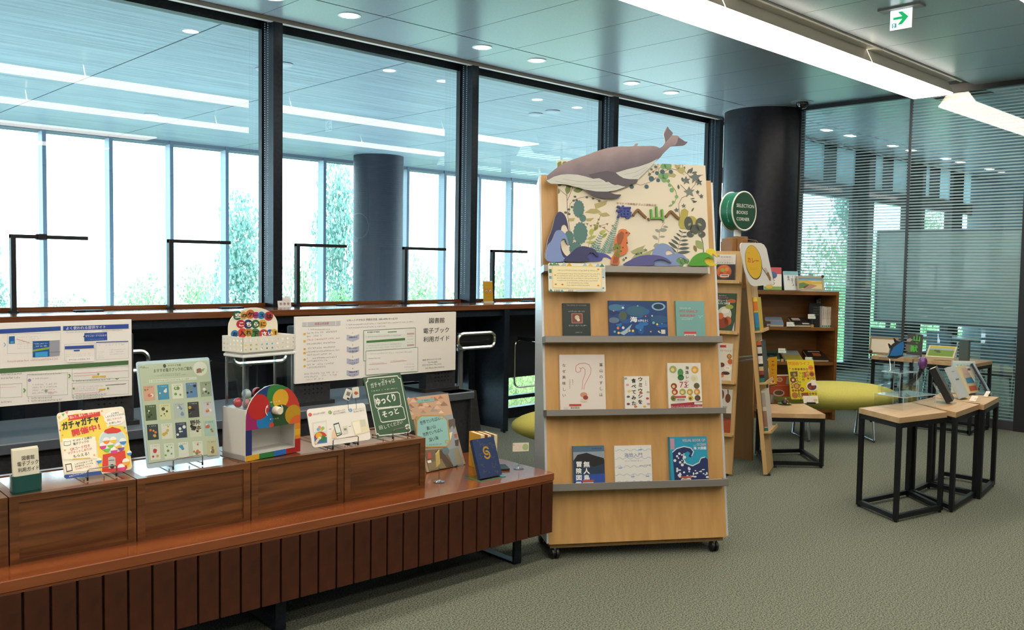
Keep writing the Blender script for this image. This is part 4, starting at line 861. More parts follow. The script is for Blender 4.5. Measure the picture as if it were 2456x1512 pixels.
q.poly([(905, 900), (945, 888), (970, 975), (930, 992)], '#3f3f48', 2).poly([(911, 908), (942, 898), (964, 970), (932, 984)], '#dfe4dc', 3).rect(928, 962, 960, 974, '#5f8a5a', 4).poly([(895, 1005), (900, 950), (912, 930), (918, 960), (930, 990), (925, 1005)], '#e8c4a0', 4).poly([(972, 918), (1008, 910), (1014, 965), (980, 974)], '#d8d4c2', 2).rect(982, 930, 1000, 948, '#8d8a82', 3)
q.poly([(1036, 885), (1092, 870), (1140, 866), (1172, 950), (1110, 972), (1065, 982)], '#e3d8b8', 2).poly([(1040, 890), (1090, 876), (1108, 960), (1066, 972)], '#f0e8d2', 3).poly([(1098, 872), (1134, 866), (1142, 915), (1106, 922)], '#d0cdb8', 4).line([(875, 938), (890, 936)], 3, '#6a5f58').line([(1018, 918), (1032, 916)], 3, '#6a5f58')
q.obj(t, 'printing')
wire_stand(M, .125, 'small bent wire stand holding up the three-step card')
# two magnet bookmarks on black wires
for i, (px_, py_, an, lb) in enumerate(((834, 947, 24, 'tilted white magnet bookmark with black pattern on a thin wire'), (853, 942, -4, 'white magnet bookmark with an orange animal on a thin wire'))):
    p0 = M @ Vector((-.02+.055*i, .045, 0)); p0.z = ZR-.003; Yv = p0.y; c = ony(px_, py_, Yv)
    t = thing('magnet_bookmark', lb, 'bookmark', Matrix.Translation((c.x, Yv, c.z)), 'magnet bookmarks on wires')
    Rm = Matrix.Rotation(math.radians(an), 4, 'Y')
    B().prism(rr(.033, .046, .004, 3), -.002, .002, mat('#ece7dc', .4), Rm).obj('tab', t)
    if i == 0: B().prism([(-.009, -.004), (.009, -.004), (.009, .012), (-.009, .012)], -.0028, -.0022, mat('#8b8780', .6), Rm).prism([(.002, -.02), (.014, -.02), (.014, -.012), (.002, -.012)], -.0028, -.0022, mat('#3b3a38', .6), Rm).obj('tab_print', t)
    else: B().prism([(-.011, -.002), (-.004, .006), (.008, .002), (.012, -.006), (.0, -.010)], -.0028, -.0022, mat('#c06a34', .6), Rm).obj('tab_print', t)
    B().tube([(0, 0, -.02), (.004, 0, -.06), (.0, 0, ZR-.003-c.z)], .0008, rub, 5).lathe([(.012, 0), (.012, .003)], rub, 12, Matrix.Translation((0, 0, ZR-.003-c.z))).obj('wire', t)
# ---- green chalk card
M, w, h = rectfit((906, 1052), (995, 1032), (960, 896), (871, 904), ZR+.012, 16)
t = board('chalk_card', 'green chalkboard style card with white handwriting on riser', 'card', M, w, h, .004, mat('#3a5a41', .6))
q = Pr(M).crop(500, 720, 3.0242); ck = '#d9ddd2'
def chalk(pts, w_=5): q.line(pts, w_, ck, 1)
chalk([(1155, 570), (1370, 550), (1378, 566), (1392, 570), (1467, 950), (1452, 962), (1240, 985), (1230, 970), (1218, 975), (1142, 600), (1155, 590), (1155, 570)])
chalk([(1200, 690), (1370, 668), (1385, 680), (1397, 760), (1385, 770), (1222, 785), (1212, 775), (1198, 700), (1200, 690)]); chalk([(1235, 792), (1400, 772), (1412, 782), (1430, 858), (1420, 866), (1262, 888), (1250, 880), (1228, 800), (1235, 792)])
q.text(1178, 640, 'ガチャガチャは', 36, ck, 1365, .012, 2, 4).text(1215, 765, 'ゆっくり', 54, ck, 1370, .04, 2, 4).text(1310, 785, 'と', 18, ck, 1332, .01, 2).text(1262, 855, 'そっと', 46, ck, 1390, .03, 2, 4).text(1238, 940, '回', 28, ck, 1266, .01, 2).text(1272, 936, 'してください', 28, ck, 1420, .014, 2, 4)
q.dash(1180, 665, 1385, 1, 9, 7, ck, 2, -.12, .6).circ(1444, 920, 20, '#cfd3c8', 2, 16).poly([(1430, 925), (1448, 908), (1458, 922)], '#5c7a60', 3).dash(1240, 582, 1280, 1, 9, 7, ck, 2, -.05)
q.obj(t, 'chalk_writing')
wire_stand(M, .1, 'small bent wire stand holding up the green chalk card')
# ---- picture book of mountains and seas
pgs = mat('#dcd2b4', .7)
def book(name, label, M, w, h, th, cover, group=None, spine='l', cat='book', board_=.002):
    """standing book, front cover at y=0, local x across, z up"""
    t = thing(name, label, cat, M, group); c = mat(cover, .35) if isinstance(cover, str) else cover
    b = B().box(-w/2, w/2, 0, board_, 0, h, c).box(-w/2, w/2, th-board_, th, 0, h, c)
    if spine == 'l': b.box(-w/2, -w/2+board_, board_, th-board_, 0, h, c)
    else: b.box(w/2-board_, w/2, board_, th-board_, 0, h, c)
    b.obj('cover', t); e = .003 if w > .1 else .0015
    B().box(-w/2+(board_ if spine == 'l' else e), w/2-(e if spine == 'l' else board_), board_, th-board_, e, h-e, pgs).obj('page_block', t)
    return t
M, w, h = rectfit((1028, 1133), (1113, 1113), (1075, 945), (975, 958), .455, 16)
t = book('picture_book', 'large picture book with mountains and animals around a teal title plate', M, w, h, .014, '#a58d74')
q = Pr(M).crop(500, 720, 3.0242)
q.poly([(1432, 715), (1737, 678), (1770, 830), (1465, 870)], '#b8957a', 1).poly([(1770, 830), (1850, 1200), (1730, 1215), (1700, 840)], '#8a9298', 1)
R_ = random.Random(9)
for i in range(26):
    x, y = 1450+R_.random()*270, 720+R_.random()*105-(.12*R_.random()*270); s_ = 14+R_.random()*20
    q.poly([(x-s_, y+s_*.6), (x-s_*.2, y-s_*.5), (x+s_*.9, y+s_*.5)], R_.choice(['#c9a48a', '#a9674d', '#8f6d58', '#d1b79a', '#b67a5c', '#9a8c80']), 2+i*.05)
q.poly([(1508, 725), (1636, 712), (1640, 735), (1512, 750)], '#7ba39b', 4).dash(1545, 735, 1610, 1, 9, 8, '#3d4f4c', 5, -.08)
q.poly([(1505, 865), (1540, 838), (1700, 835), (1735, 875), (1755, 1040), (1725, 1068), (1545, 1072), (1505, 1020)], '#b08a3c', 5).poly([(1513, 868), (1543, 846), (1697, 843), (1727, 878), (1746, 1036), (1720, 1060), (1548, 1064), (1513, 1016)], '#86b3ae', 6)
for x, y in ((1510, 860), (1688, 852), (1728, 1030)): q.ring(x, y, 15, 5, '#b08a3c', 7, 14)
q.text(1535, 908, '世界でいちばん', 28, '#28302f', 1690, .008, 8, 4).text(1582, 946, '高い山', 27, '#28302f', 1652, .008, 8, 4).text(1556, 992, '世界でいちばん', 27, '#28302f', 1708, .008, 8, 4).text(1600, 1030, '深い海', 27, '#28302f', 1672, .008, 8, 4).dash(1580, 1056, 1700, 1, 9, 7, '#4b6663', 8, -.07)
q.poly([(1738, 870), (1785, 860), (1790, 910), (1780, 940), (1772, 915), (1758, 920), (1750, 942), (1740, 905)], '#5d534c', 3).poly([(1745, 965), (1770, 955), (1762, 990), (1755, 1018), (1745, 1000)], '#d9c9a6', 3).poly([(1780, 975), (1802, 970), (1800, 1000), (1785, 1000)], '#9c5a42', 3).poly([(1785, 1020), (1815, 1010), (1812, 1060), (1790, 1060)], '#4a4340', 3)
q.poly([(1560, 1090), (1730, 1078), (1760, 1170), (1780, 1212), (1600, 1240)], '#6a5c4a', 2).poly([(1640, 1100), (1690, 1090), (1780, 1210), (1730, 1218)], '#4b4034', 3).poly([(1590, 1190), (1690, 1150), (1740, 1215), (1600, 1238)], '#7d7052', 3).poly([(1720, 1090), (1810, 1070), (1850, 1195), (1780, 1205)], '#77858a', 3).circ(1720, 1095, 26, '#5a6e72', 4, 14, 30).poly([(1780, 1080), (1812, 1075), (1835, 1195), (1805, 1200)], '#8d846c', 4)
q.poly([(1588, 1110), (1612, 1106), (1618, 1150), (1592, 1155)], '#b0503e', 5).rect(1590, 1162, 1612, 1185, '#dad6cc', 5)
q.obj(t, 'cover_print')
t = thing('book_easel', 'thin black easel propping up the mountain picture book', 'stand', Fr((M.translation.x, M.translation.y, .45), math.degrees(math.atan2(M[1][0], M[0][0]))))
tl_ = math.acos(M.to_3x3().col[2].normalized().z)+.02
for sx in (-1, 1): B().tube([(sx*.06, -.012, .012), (sx*.06, -.012, .003), (sx*.06, .16, .003), (sx*.06, .3*math.sin(tl_)+.022, .3*math.cos(tl_))], .0025, rub, 6).obj('easel_wire', t)
# ---- clear memo holders on the bench
clr = pane('clear_plastic', (.80, .82, .83), 1.3, .08, 1.5, .22)
def memo(px_, py_, top, label, card):
    p = onz(px_, py_, .45); t = thing('memo_holder', label, 'card holder', Matrix.Translation(p), 'clear card holders on the bench')
    B().lathe([(.0001, 0), (.026, 0), (.026, .004), (.012, .009), (.005, .012), (.0001, .012)], clr, 20).obj('foot', t, smooth=True)
    B().lathe([(.0045, .01), (.003, .03), (.003, top)], clr, 10).obj('stem', t, smooth=True)
    return t, p
t, p = memo(1053, 1157, .07, 'clear plastic card holder with a yellow note before picture book', None)
Mc = Fr(p, 30, 0); c = onM(Mc, 1050, 1101)
M2 = Mc @ Matrix.Translation((c[0], 0, c[1])) @ Matrix.Rotation(math.radians(-12), 4, 'Y')
nt_ = thing('yellow_note', 'tilted pale yellow handwritten note clipped on a clear holder', 'note', M2)
B().prism([(-.024, -.032), (.024, -.034), (.024, .034), (-.024, .034)], -.001, .001, mat('#ddc878', .6)).obj('note_sheet', nt_)
Pr(M2, -.0016).uv(.048, .066, -.033).dash(.2, .3, .85, 3, .18, .05, '#c79a5a', 1, 0, .7).obj(nt_, 'handwriting')
t, p = memo(1244, 1125, .075, 'clear plastic card holder with a white card by bench end', None)
Mc = Fr(p, -30, 0); c = onM(Mc, 1249, 1073)
M2 = Mc @ Matrix.Translation((c[0], 0, c[1]))
nt_ = thing('comment_card', 'white comment card with pale green dot clipped on a holder', 'card', M2)
B().prism(rr(.082, .043, .003, 2), -.001, .001, mat('#e3d9c8', .55)).obj('card_sheet', nt_)
q = Pr(M2, -.0016).uv(.082, .043, -.0215); q.circ(.78, .5, .19, '#a9b98a', 1, 18, .38).dash(.12, .3, .55, 4, .15, .07, '#b9a79a', 1, 0, .7).ring(.03, .22, .06, .02, '#a5553a', 2, 12, .12).obj(nt_, 'printing')
# ---- blue book on an angled acrylic stand
M, w, h = rectfit((1152, 1149), (1205, 1139), (1183, 1047), (1133, 1056), .458, 18)
t = book('blue_book', 'navy hardback book with gold ornament on a glass-clear stand', M, w, h, .02, '#2c3c62')
q = Pr(M).crop(1020, 1000, 7.56)
gd = '#a5822f'
for r0, x, y in ((62, 1103, 640), (62, 1118, 690)): q.ring(x, y-22 if r0 and x < 1110 else y+0, 62, 26, gd, 2, 22, 84, 20 if x < 1110 else 190, 300 if x < 1110 else 470)
R_ = random.Random(2)
for i in range(34):
    x, y = 950+R_.random()*290, 420+R_.random()*620; 
    x += (y-400)*.14
    if abs(x-1110) < 85 and 540 < y < 790: continue
    q.ring(x, y, 14+R_.random()*22, 4, '#7c7458', 1, 10, None, R_.random()*200, 200+R_.random()*160)
q.obj(t, 'gold_print')
yw = math.degrees(math.atan2(M[1][0], M[0][0])); ps = M.translation
t = thing('acrylic_stand', 'bent clear acrylic book stand with green edges under blue book', 'stand', Fr((ps.x, ps.y, .45), yw))
ge_ = mat('#3f9a78', .15); tt = math.radians(18)
P = [(-.075, .002), (.075, .002)]
B().box(-.082, .075, -.018, .10, 0, .004, pane('acrylic_green', (.88, .95, .92), 1.2, .02, 1.5, .05)).obj('foot_plate', t)
Ma = Matrix.Translation((0, .026, .0075)) @ Matrix.Rotation(-tt, 4, 'X')
B().box(-.082, .075, 0, .004, 0, .15, pane('acrylic_green', (.88, .95, .92), 1.2, .02, 1.5, .05), Ma).obj('back_plate', t)
B().box(-.083, -.082, -.018, .10, 0, .004, ge_).box(-.082, .075, -.019, -.018, 0, .004, ge_).obj('edge', t)
# ---- three small books behind
bx0 = onz(1188, 1124, .45)
for i, (dx, th, c_, lb) in enumerate(((-.043, .026, '#cf9a1c', 'yellow paperback standing behind the blue book'), (-.015, .024, '#8a4a20', 'brown paperback standing between the yellow and olive books'), (.011, .022, '#8d8452', 'olive paperback standing at the end of the bench'))):
    Mb2 = Fr((2.985+dx*.9, 3.30-.02*i, .45), 78); t = book('paperback', lb, Mb2, .115, .172, th, c_, 'paperbacks at the bench end', 'r', board_=.0015)
    if i == 0: Pr(Mb2 @ Matrix.Identity(4)).uv(.115, .172).dash(.2, .25, .8, 4, .14, .06, '#8a6a14', 1, 0, .6).obj(t)
    else: B().box(-.1, .1, 0, .001, .01, .03, mat('#2b7a58', .5), Matrix.Identity(4)) if False else None
tag(B().bbox(-.045, .045, -.03, .03, 0, .012, .003, mat('#20302c', .4)).obj('book_end', M=Fr((3.01, 3.20, .45), 60)), 'small dark book end plate behind the blue book', 'book end')
# ================================================================= WOODEN BOOK DISPLAY STAND
ply = wood('beech_ply', '#b58a52', '#c79a60', (7, 7, .35), .42, 3, 2, .1)
L_, R2 = onz(1315, 1309, .08), onz(1743, 1287, .08); mid = (L_+R2)/2
SF = Fr((mid.x, mid.y, 0), -33); SM = Fr(mid, -33, 10); SL = SF.inverted() @ SM
st = thing('display_stand', 'large sloping beech display stand on castors with four metal ledges', 'display stand', SF)
HW, HP = .466, 1.872; lgm = mat('#8a8580', .38, .55); sidem = mat('#c4c6c8', .35, .3)
B().box(-HW, HW, 0, .018, 0, HP, ply, SL).obj('front_panel', st)
B().box(-HW+.01, HW-.01, .12, .135, .02, HP-.04, ply, SF.inverted() @ Fr(mid, -33, 6) @ Matrix.Translation((0, .06, 0))).obj('rear_panel', st)
tt = math.sin(math.radians(10))
for sx, nm in ((-1, 'side_panel'), (1, 'side_panel')):
    x = sx*HW; pts = [(.002, .085), (.30, .085), (.30+.09, 1.87), (tt*HP*1.0+.002, .08+HP*math.cos(math.radians(10))-.01)]
    b = B(); v = [(x-sx*.001, y, z) for y, z in pts]+[(x+sx*.012, y, z) for y, z in pts]
    b.add(v, [(0, 1, 2, 3), (7, 6, 5, 4), (0, 4, 5, 1), (1, 5, 6, 2), (2, 6, 7, 3), (3, 7, 4, 0)], sidem).obj(nm, st)
B().box(-HW+.01, HW-.01, .02, .32, .055, .085, wood('beech_base', '#7d5f3a', '#8a6a42', (6, 6, 1), .5)).obj('base_board', st)
def caster(x, y):
    t = bpy.data.objects.new('caster', None); COL.objects.link(t); t.parent = st; t.location = (x, y, 0)
    B().lathe([(.0001, -.024), (.016, -.024), (.027, -.016), (.027, -.006), (.016, -.003), (.016, .003), (.027, .006), (.027, .016), (.016, .024), (.0001, .024)], black, 18, Matrix.Translation((0, 0, .027)) @ Matrix.Rotation(math.pi/2, 4, 'Y')).obj('twin_wheel', t, smooth=True)
    B().lathe([(.008, .03), (.008, .058)], steelg, 10).obj('stem', t)
for x, y in ((-.43, .03), (.41, .03), (-.43, .29), (.41, .29)): caster(x, y)
LD_ = .075
def ledge(ytop, ybot, xl, xr):
    zt = onM(SM, 1510, ytop, -LD_)[1]; zb = onM(SM, 1510, ybot, -LD_)[1]; x0 = onM(SM, *xl, -LD_)[0]; x1 = onM(SM, *xr, -LD_)[0]
    o = B().bbox(x0, x1, -LD_, -LD_+.004, zb, zt, .0015, lgm, SL).box(x0, x1, -LD_+.004, 0, zb, zb+.004, lgm, SL).box(x0, x0+.004, -LD_+.004, 0, zb+.004, zt, lgm, SL).box(x1-.004, x1, -LD_+.004, 0, zb+.004, zt, lgm, SL).obj('ledge', st)
    return zb+.0045, zt
lz = [ledge(638, 654, (1305, 645), (1698, 645)), ledge(806, 822, (1308, 815), (1733, 815)), ledge(981, 996, (1311, 990), (1742, 986)), ledge(1156, 1174, (1306, 1172), (1748, 1158))]
def sbook(name, label, xl, xr, ytop, row, th, cover, spine='l'):
    z0 = lz[row][0]; x0 = onM(SM, xl, ytop, -th)[0]; x1 = onM(SM, xr, ytop, -th)[0]; h = onM(SM, (xl+xr)/2, ytop, -th)[1]-z0
    M = SM @ Matrix.Translation(((x0+x1)/2, -th-.001, z0)); t = book(name, label, M, x1-x0, h, th, cover, 'books on the beech stand', spine)
    q = Pr(M).crop(1280, 690, 2.29); q.cl = (x1-x0, h); return t, M, q
BC = '#b8473a'
def libtag(q, x, y, w=70):
    q.rect(x, y, x+w, y+12, BC, 5).rect(x+2, y+13, x+w-2, y+32, '#d8d4cc', 5)
    k = x+8
    while k < x+w-8: q.rect(k, y+17, k+2.5, y+27, '#4a4643', 6); k += 5
t, M, q = sbook('book', 'black book with a small framed rose picture on the cover', 1349, 1415, 728, 1, .014, '#252f2e')
q.text(180, 101, 'THE SENSE OF WONDER', 9, '#8d938f', 290).text(190, 135, 'レイチェル・カーソン', 9, '#c4c8c4', 280, .006).rect(208, 142, 268, 197, '#a77a6a', 2).rect(212, 146, 264, 193, '#7a3f3a', 3).circ(238, 165, 13, '#c9c09a', 4, 10).circ(245, 178, 9, '#d8d2c0', 5, 8).text(192, 213, 'センス・オブ・ワンダー', 9, '#c4c8c4', 292, .006).text(226, 250, '上遠恵子 訳', 7, '#8d938f', 266).obj(t)
t, M, q = sbook('book', 'wide deep blue picture book crowded with sea creatures', 1459, 1599, 722, 1, .012, '#123a72')
R_ = random.Random(4)
for i in range(26): q.circ(425+R_.random()*295, 85+R_.random()*170, 14+R_.random()*24, R_.choice(['#15508f', '#1b68a8', '#0f2f63', '#1a5a9a', '#22477f']), 1+i*.02, 14, 8+R_.random()*14)
q.circ(450, 110, 42, '#3f7396', 2, 18, 18).circ(685, 105, 38, '#7fa9bd', 2, 18, 22).circ(685, 105, 28, '#0e2a50', 2.3, 16, 15).circ(440, 180, 30, '#5c6f88', 2, 16, 16).circ(490, 155, 22, '#4a5a48', 2, 14, 26).circ(565, 130, 58, '#2c5d78', 2, 20, 30).circ(690, 175, 50, '#234d7a', 2, 18, 22)
for i in range(18): q.circ(430+R_.random()*285, 85+R_.random()*170, 3+R_.random()*6, R_.choice(['#e0b83a', '#d8703a', '#c9d6d8', '#e0c86a', '#5fb0a0']), 3, 8)
q.poly([(470, 250), (500, 235), (540, 200), (520, 245), (495, 262)], '#9fb4c4', 3).text(528, 188, '海', 28, '#eef2f4', 568, .02, 4).text(572, 188, 'の声をきく', 13, '#eef2f4', 628, .01, 4).rect(700, 232, 722, 255, '#c9c5bc', 4).obj(t)
t, M, q = sbook('book', 'turquoise book with red lettering and a plain lower half', 1620, 1688.5, 722, 1, .016, '#6f9f9b')
q.text(800, 116, 'THE ISLAND CAFE', 7, '#cfe0dc', 862).text(800, 136, 'MY DAILY', 15, '#c8555c', 902, .02).text(803, 159, 'HAWAII', 15, '#c8555c', 884, .02).dash(806, 170, 880, 2, 8, 5, '#cfe0dc').dash(905, 160, 930, 2, 8, 5, '#cfe0dc'); libtag(q, 826, 243, 66); q.obj(t)
t, M, q = sbook('book', 'large white book with a thin red question mark above sushi', 1341, 1449.5, 851, 2, .012, '#d9d0c8')
q.line([(230, 450), (232, 432), (250, 418), (280, 415), (305, 425), (315, 448), (312, 475), (295, 505), (280, 535), (275, 560)], 3, '#cf8a80', 2).line([(230, 450), (232, 462), (245, 468), (258, 460), (258, 446), (250, 440)], 3, '#cf8a80', 2).line([(258, 446), (270, 440), (282, 450), (282, 475), (270, 510), (265, 560)], 3, '#cf8a80', 2)
q.vtext(369, 415, '富山のすしは', 20, '#3f3a38', 33, .0).vtext(166, 418, 'なぜ美味しい', 20, '#3f3a38', 33, .0).vtext(214, 505, '風和平', 8, '#6b6562', 11).vtext(198, 505, '大田希保子', 8, '#6b6562', 11).circ(275, 590, 20, '#c98a74', 2, 14, 14).circ(285, 605, 14, '#8c3b36', 3, 12, 12).circ(275, 620, 20, '#d8c0a4', 2.5, 14, 9); libtag(q, 195, 640, 66); q.rect(165, 658, 188, 675, '#c9c3bc', 2).obj(t)
t, M, q = sbook('book', 'small white book about eating sea slugs with bold black title', 1497, 1556.5, 903, 2, .018, '#dcd8cf')
q.vtext(584, 492, 'ウミウシを', 25, '#23211f', 31, .025).vtext(549, 500, '食べてみた', 25, '#23211f', 31, .025)
for x, y, c in ((515, 535, '#c98a9a'), (525, 570, '#e0b84a'), (520, 600, '#4a5a6a'), (520, 640, '#6b3a2c'), (628, 575, '#9aa08a'), (625, 610, '#c0404a'), (630, 640, '#b98a8a'), (560, 655, '#c46a3a'), (610, 655, '#d8a84a'), (505, 500, '#8a9aa8'), (590, 580, '#b0562c')): q.circ(x, y, 9, c, 1, 10, 6)
q.dash(612, 520, 626, 3, 10, 6, '#55504c').obj(t)
t, M, q = sbook('book', 'white seaweed recipe book with food photos and red band', 1600, 1680, 871, 2, .014, '#dcd8cc')
q.vtext(842, 432, '海藻レシピ', 20, '#2c2a26', 25, .012).text(800, 550, '73', 40, '#a83246', 842, .0).circ(806, 468, 16, '#4a8a4a', 2, 14, 22).circ(808, 495, 18, '#2c6a3c', 2, 14, 16)
for x, y, r, c in ((765, 450, 20, '#9aa05a'), (885, 452, 20, '#d89a3a'), (770, 542, 17, '#8a3a1c'), (895, 540, 16, '#4a5a3a'), (775, 574, 17, '#a8442c'), (818, 574, 18, '#9a9a4a'), (858, 574, 17, '#b0902a'), (897, 573, 17, '#c8863a'), (768, 608, 16, '#6a7a3a'), (862, 608, 15, '#c8b03a'), (900, 607, 16, '#4a3a2a'), (882, 500, 20, '#c9cdb8')): q.circ(x, y, r, c, 2, 14).circ(x-2, y+2, r*.5, '#d8c08a' if r > 16 else '#6a4a2a', 3, 10)
q.poly([(752, 640), (935, 625), (938, 655), (755, 662)], '#9a2a3c', 4).text(756, 660, 'ちょっとしたアレンジでここまで変わる', 11, '#e6d8d4', 928, .004, 6).rect(882, 630, 928, 643, '#d8d0c8', 5); libtag(q, 778, 595, 58); q.obj(t)
t, M, q = sbook('book', 'book with dusk island photo and white vertical adventure title', 1374, 1448.5, 1070, 3, .022, '#4f6a82')
q.poly([(216, 945), (388, 940), (394, 1082), (224, 1090)], '#22344a', 1).poly([(216, 905), (388, 900), (388, 945), (218, 950)], '#8a94a0', 1.2).poly([(220, 950), (240, 920), (290, 908), (330, 922), (385, 938), (386, 968), (330, 985), (270, 962)], '#1c1c1f', 2).poly([(225, 1030), (394, 1022), (396, 1085), (228, 1092)], '#2a4a9a', 2).text(320, 888, '荒木健太郎 著', 6, '#1c2a3a', 372)
q.vtext(290, 956, '無人島', 34, '#e6e6e2', 37, .03, 4).vtext(247, 956, '冒険図鑑', 32, '#e6e6e2', 37, .03, 4); libtag(q, 268, 1056, 62); q.obj(t)
t, M, q = sbook('book', 'square white book with blue wavy lines and sailboats', 1473, 1561.5, 1069, 3, .014, '#dcd9d3')
for y in (895, 940, 985, 1030, 1070): q.line([(446+k*10, y+(4 if k % 4 in (0, 1) else -4)-(.02*k*10)) for k in range(21)], 1.8, '#8fa6c6', 1)
q.text(497, 932, '海旅入門', 22, '#5a7aa8', 596, .0).text(500, 957, 'カヤックで海を自由に旅しよう', 7, '#7f8fa8', 598).text(580, 985, 'Sailing', 8, '#6a7a98', 645, 0, 2, 6)
for x, y in ((585, 885), (545, 1033), (475, 985), (625, 1030), (490, 1072)): q.poly([(x-12, y+5), (x+12, y+4), (x+7, y+10), (x-8, y+10)], '#7f9ac2', 2).poly([(x, y+4), (x+1, y-14), (x+8, y+2)], '#b9c8de', 2)
q.obj(t)
t, M, q = sbook('book', 'bright blue ocean visual book with curling navy wave', 1606, 1695, 1048, 3, .03, '#2a93b4')
q.poly([(762, 900), (790, 880), (830, 872), (868, 885), (880, 905), (862, 935), (850, 928), (860, 910), (845, 900), (825, 912), (822, 940), (835, 965), (870, 978), (905, 960), (915, 935), (940, 930), (958, 945), (965, 980), (970, 1060), (775, 1072)], '#1c2a5a', 2)
q.line([(762, 905), (785, 885), (825, 874), (862, 882), (878, 902), (868, 925)], 5, '#c9d6dc', 3).line([(825, 912), (820, 940), (838, 968), (872, 980), (908, 962), (918, 938), (940, 932)], 5, '#c9d6dc', 3)
R_ = random.Random(8)
for i in range(34):
    x, y = 785+R_.random()*175, 985+R_.random()*75; q.circ(x, y, 4+R_.random()*6, '#d8dee0', 3, 6, 3+R_.random()*6)
for i in range(10): q.circ(775+R_.random()*55, 905+R_.random()*75, 4+R_.random()*5, '#d8dee0', 3, 6)
q.text(816, 848, 'VISUAL BOOK OF', 18, '#c6b0b8', 942, .02).text(876, 872, 'THE', 9, '#c6b0b8', 892).text(896, 870, 'OCEAN', 18, '#c6b0b8', 945, .02).text(878, 890, '海 大図鑑', 15, '#e2e6e8', 948, .02).rect(752, 830, 772, 890, '#b08aa0', 2); libtag(q, 808, 1036, 58); q.obj(t)
# ---- poster board on the top ledge
PY = -.035
x0, zt = onM(SM, 1337, 392, PY-.012); x1, zt2 = onM(SM, 1692, 389, PY-.012); x1b = onM(SM, 1700, 600, PY-.012)[0]; x0b = onM(SM, 1341, 600, PY-.012)[0]
xa, xb, ph = (x0+x0b)/2, (x1+x1b)/2, (zt+zt2)/2-lz[0][0]
PM_ = SM @ Matrix.Translation(((xa+xb)/2, PY-.012, lz[0][0])); pt = thing('mural_board', 'cream board painted with leafy plants standing on the top ledge', 'board', PM_)
B().box(-(xb-xa)/2, (xb-xa)/2, 0, .012, 0, ph, mat('#d8cdb8', .6)).obj('backing', pt)
q = Pr(PM_).crop(1280, 280, 3.436); q.cl = (xb-xa, ph)
def leaf(x, y, ln, wd, an, c, l=2, n=8):
    ca, sa = math.cos(math.radians(an)), math.sin(math.radians(an)); P = []
    for i in range(n+1): s_ = i/n; P.append((s_*ln, wd*math.sin(math.pi*s_)**.8))
    P += [(a, -b) for a, b in P[-2:0:-1]]
    q.poly([(x+a*ca+b*sa, y-a*sa+b*ca) for a, b in P], c, l)
def vine(pts, w, c): q.line(pts, w, c, 1)
br, ol, tl, gr, sg2, dk_, kh = '#6b4540', '#6d7a3c', '#48706c', '#6a9a62', '#9a9a6c', '#4a5450', '#a59b62'
vine([(270, 560), (275, 700), (278, 800), (300, 950)], 4, br); vine([(200, 590), (270, 650)], 4, br); vine([(330, 560), (278, 690)], 4, br)
for a_ in ((195, 420, 60, 18, 60, ol), (235, 400, 45, 16, 40, ol), (195, 640, 45, 18, 80, ol), (275, 640, 80, 22, 80, ol), (325, 610, 80, 20, 5, ol), (195, 570, 40, 12, 20, ol), (290, 590, 60, 18, 70, ol)): leaf(*a_)
vine([(330, 690), (300, 720), (290, 790), (255, 800)], 3, br); vine([(320, 690), (380, 670), (450, 655), (540, 690), (600, 720)], 3, br)
for x, y in ((340, 660), (330, 692), (355, 690), (315, 745), (262, 790), (290, 765), (292, 803), (438, 665), (490, 675), (540, 695)): q.circ(x, y, 12, dk_, 2, 10, 9)
for x, y, r, rz_ in ((370, 760, 46, 70), (385, 960, 58, 90), (405, 838, 26, 30), (290, 1000, 40, 60), (345, 1090, 52, 56)): 
    q.poly([(x+r*(1+.06*((k % 2)*2-1))*math.cos(k*.196), y+rz_*(1+.06*((k % 2)*2-1))*math.sin(k*.196)) for k in range(32)], tl, 3)
for P in ([(420, 790), (470, 760), (520, 760), (560, 790), (500, 800)], [(500, 720), (560, 700), (610, 690), (590, 730), (540, 750), (510, 760)], [(530, 800), (600, 790), (630, 815), (570, 825)], [(280, 840), (340, 835), (330, 860), (290, 860)], [(430, 840), (500, 835), (470, 860), (440, 862)]): q.poly(P, kh, 2)
vine([(560, 800), (520, 880), (470, 990), (450, 1080)], 3, br); vine([(520, 880), (580, 920), (620, 950)], 2.5, br); vine([(540, 900), (610, 885)], 2.5, br)
for x, y in ((535, 848), (530, 880), (545, 905), (500, 895), (605, 885), (580, 915), (650, 900), (670, 920), (640, 960), (510, 920), (470, 900), (440, 885)): q.poly([(x-11, y-5), (x+11, y-7), (x+3, y+12)], '#7d7038', 2)
for a_ in ((470, 980, 60, 18, 80, '#a3a84a'), (500, 940, 60, 16, 60, '#8a8a3a'), (540, 960, 60, 14, 20, '#a3a84a'), (440, 1010, 80, 12, 20, '#9aa050'), (430, 1035, 90, 10, 0, '#a3a84a'), (560, 1000, 60, 12, 40, '#8a9440')): leaf(*a_)
def fern(x0_, y0_, x1_, y1_, n, ln, c, w=4):
    vine([(x0_, y0_), (x1_, y1_)], w, c); an = math.degrees(math.atan2(-(y1_-y0_), x1_-x0_))
    for i in range(n):
        s_ = (i+.5)/n; x, y = x0_+(x1_-x0_)*s_, y0_+(y1_-y0_)*s_; l2 = ln*(1-s_*.75)
        leaf(x, y, l2, l2*.11+1.5, an+70, c, 2.5, 5); leaf(x, y, l2, l2*.11+1.5, an-70, c, 2.5, 5)
fern(590, 1130, 695, 845, 18, 52, '#5f8a80'); fern(480, 1150, 560, 960, 10, 60, '#5f8a80'); fern(560, 1160, 480, 1040, 8, 60, '#6a9088')
fern(1175, 1140, 1230, 940, 6, 120, dk_, 3)
vine([(1030, 1040), (1035, 960), (1060, 900), (1080, 870)], 3, '#7a7468')
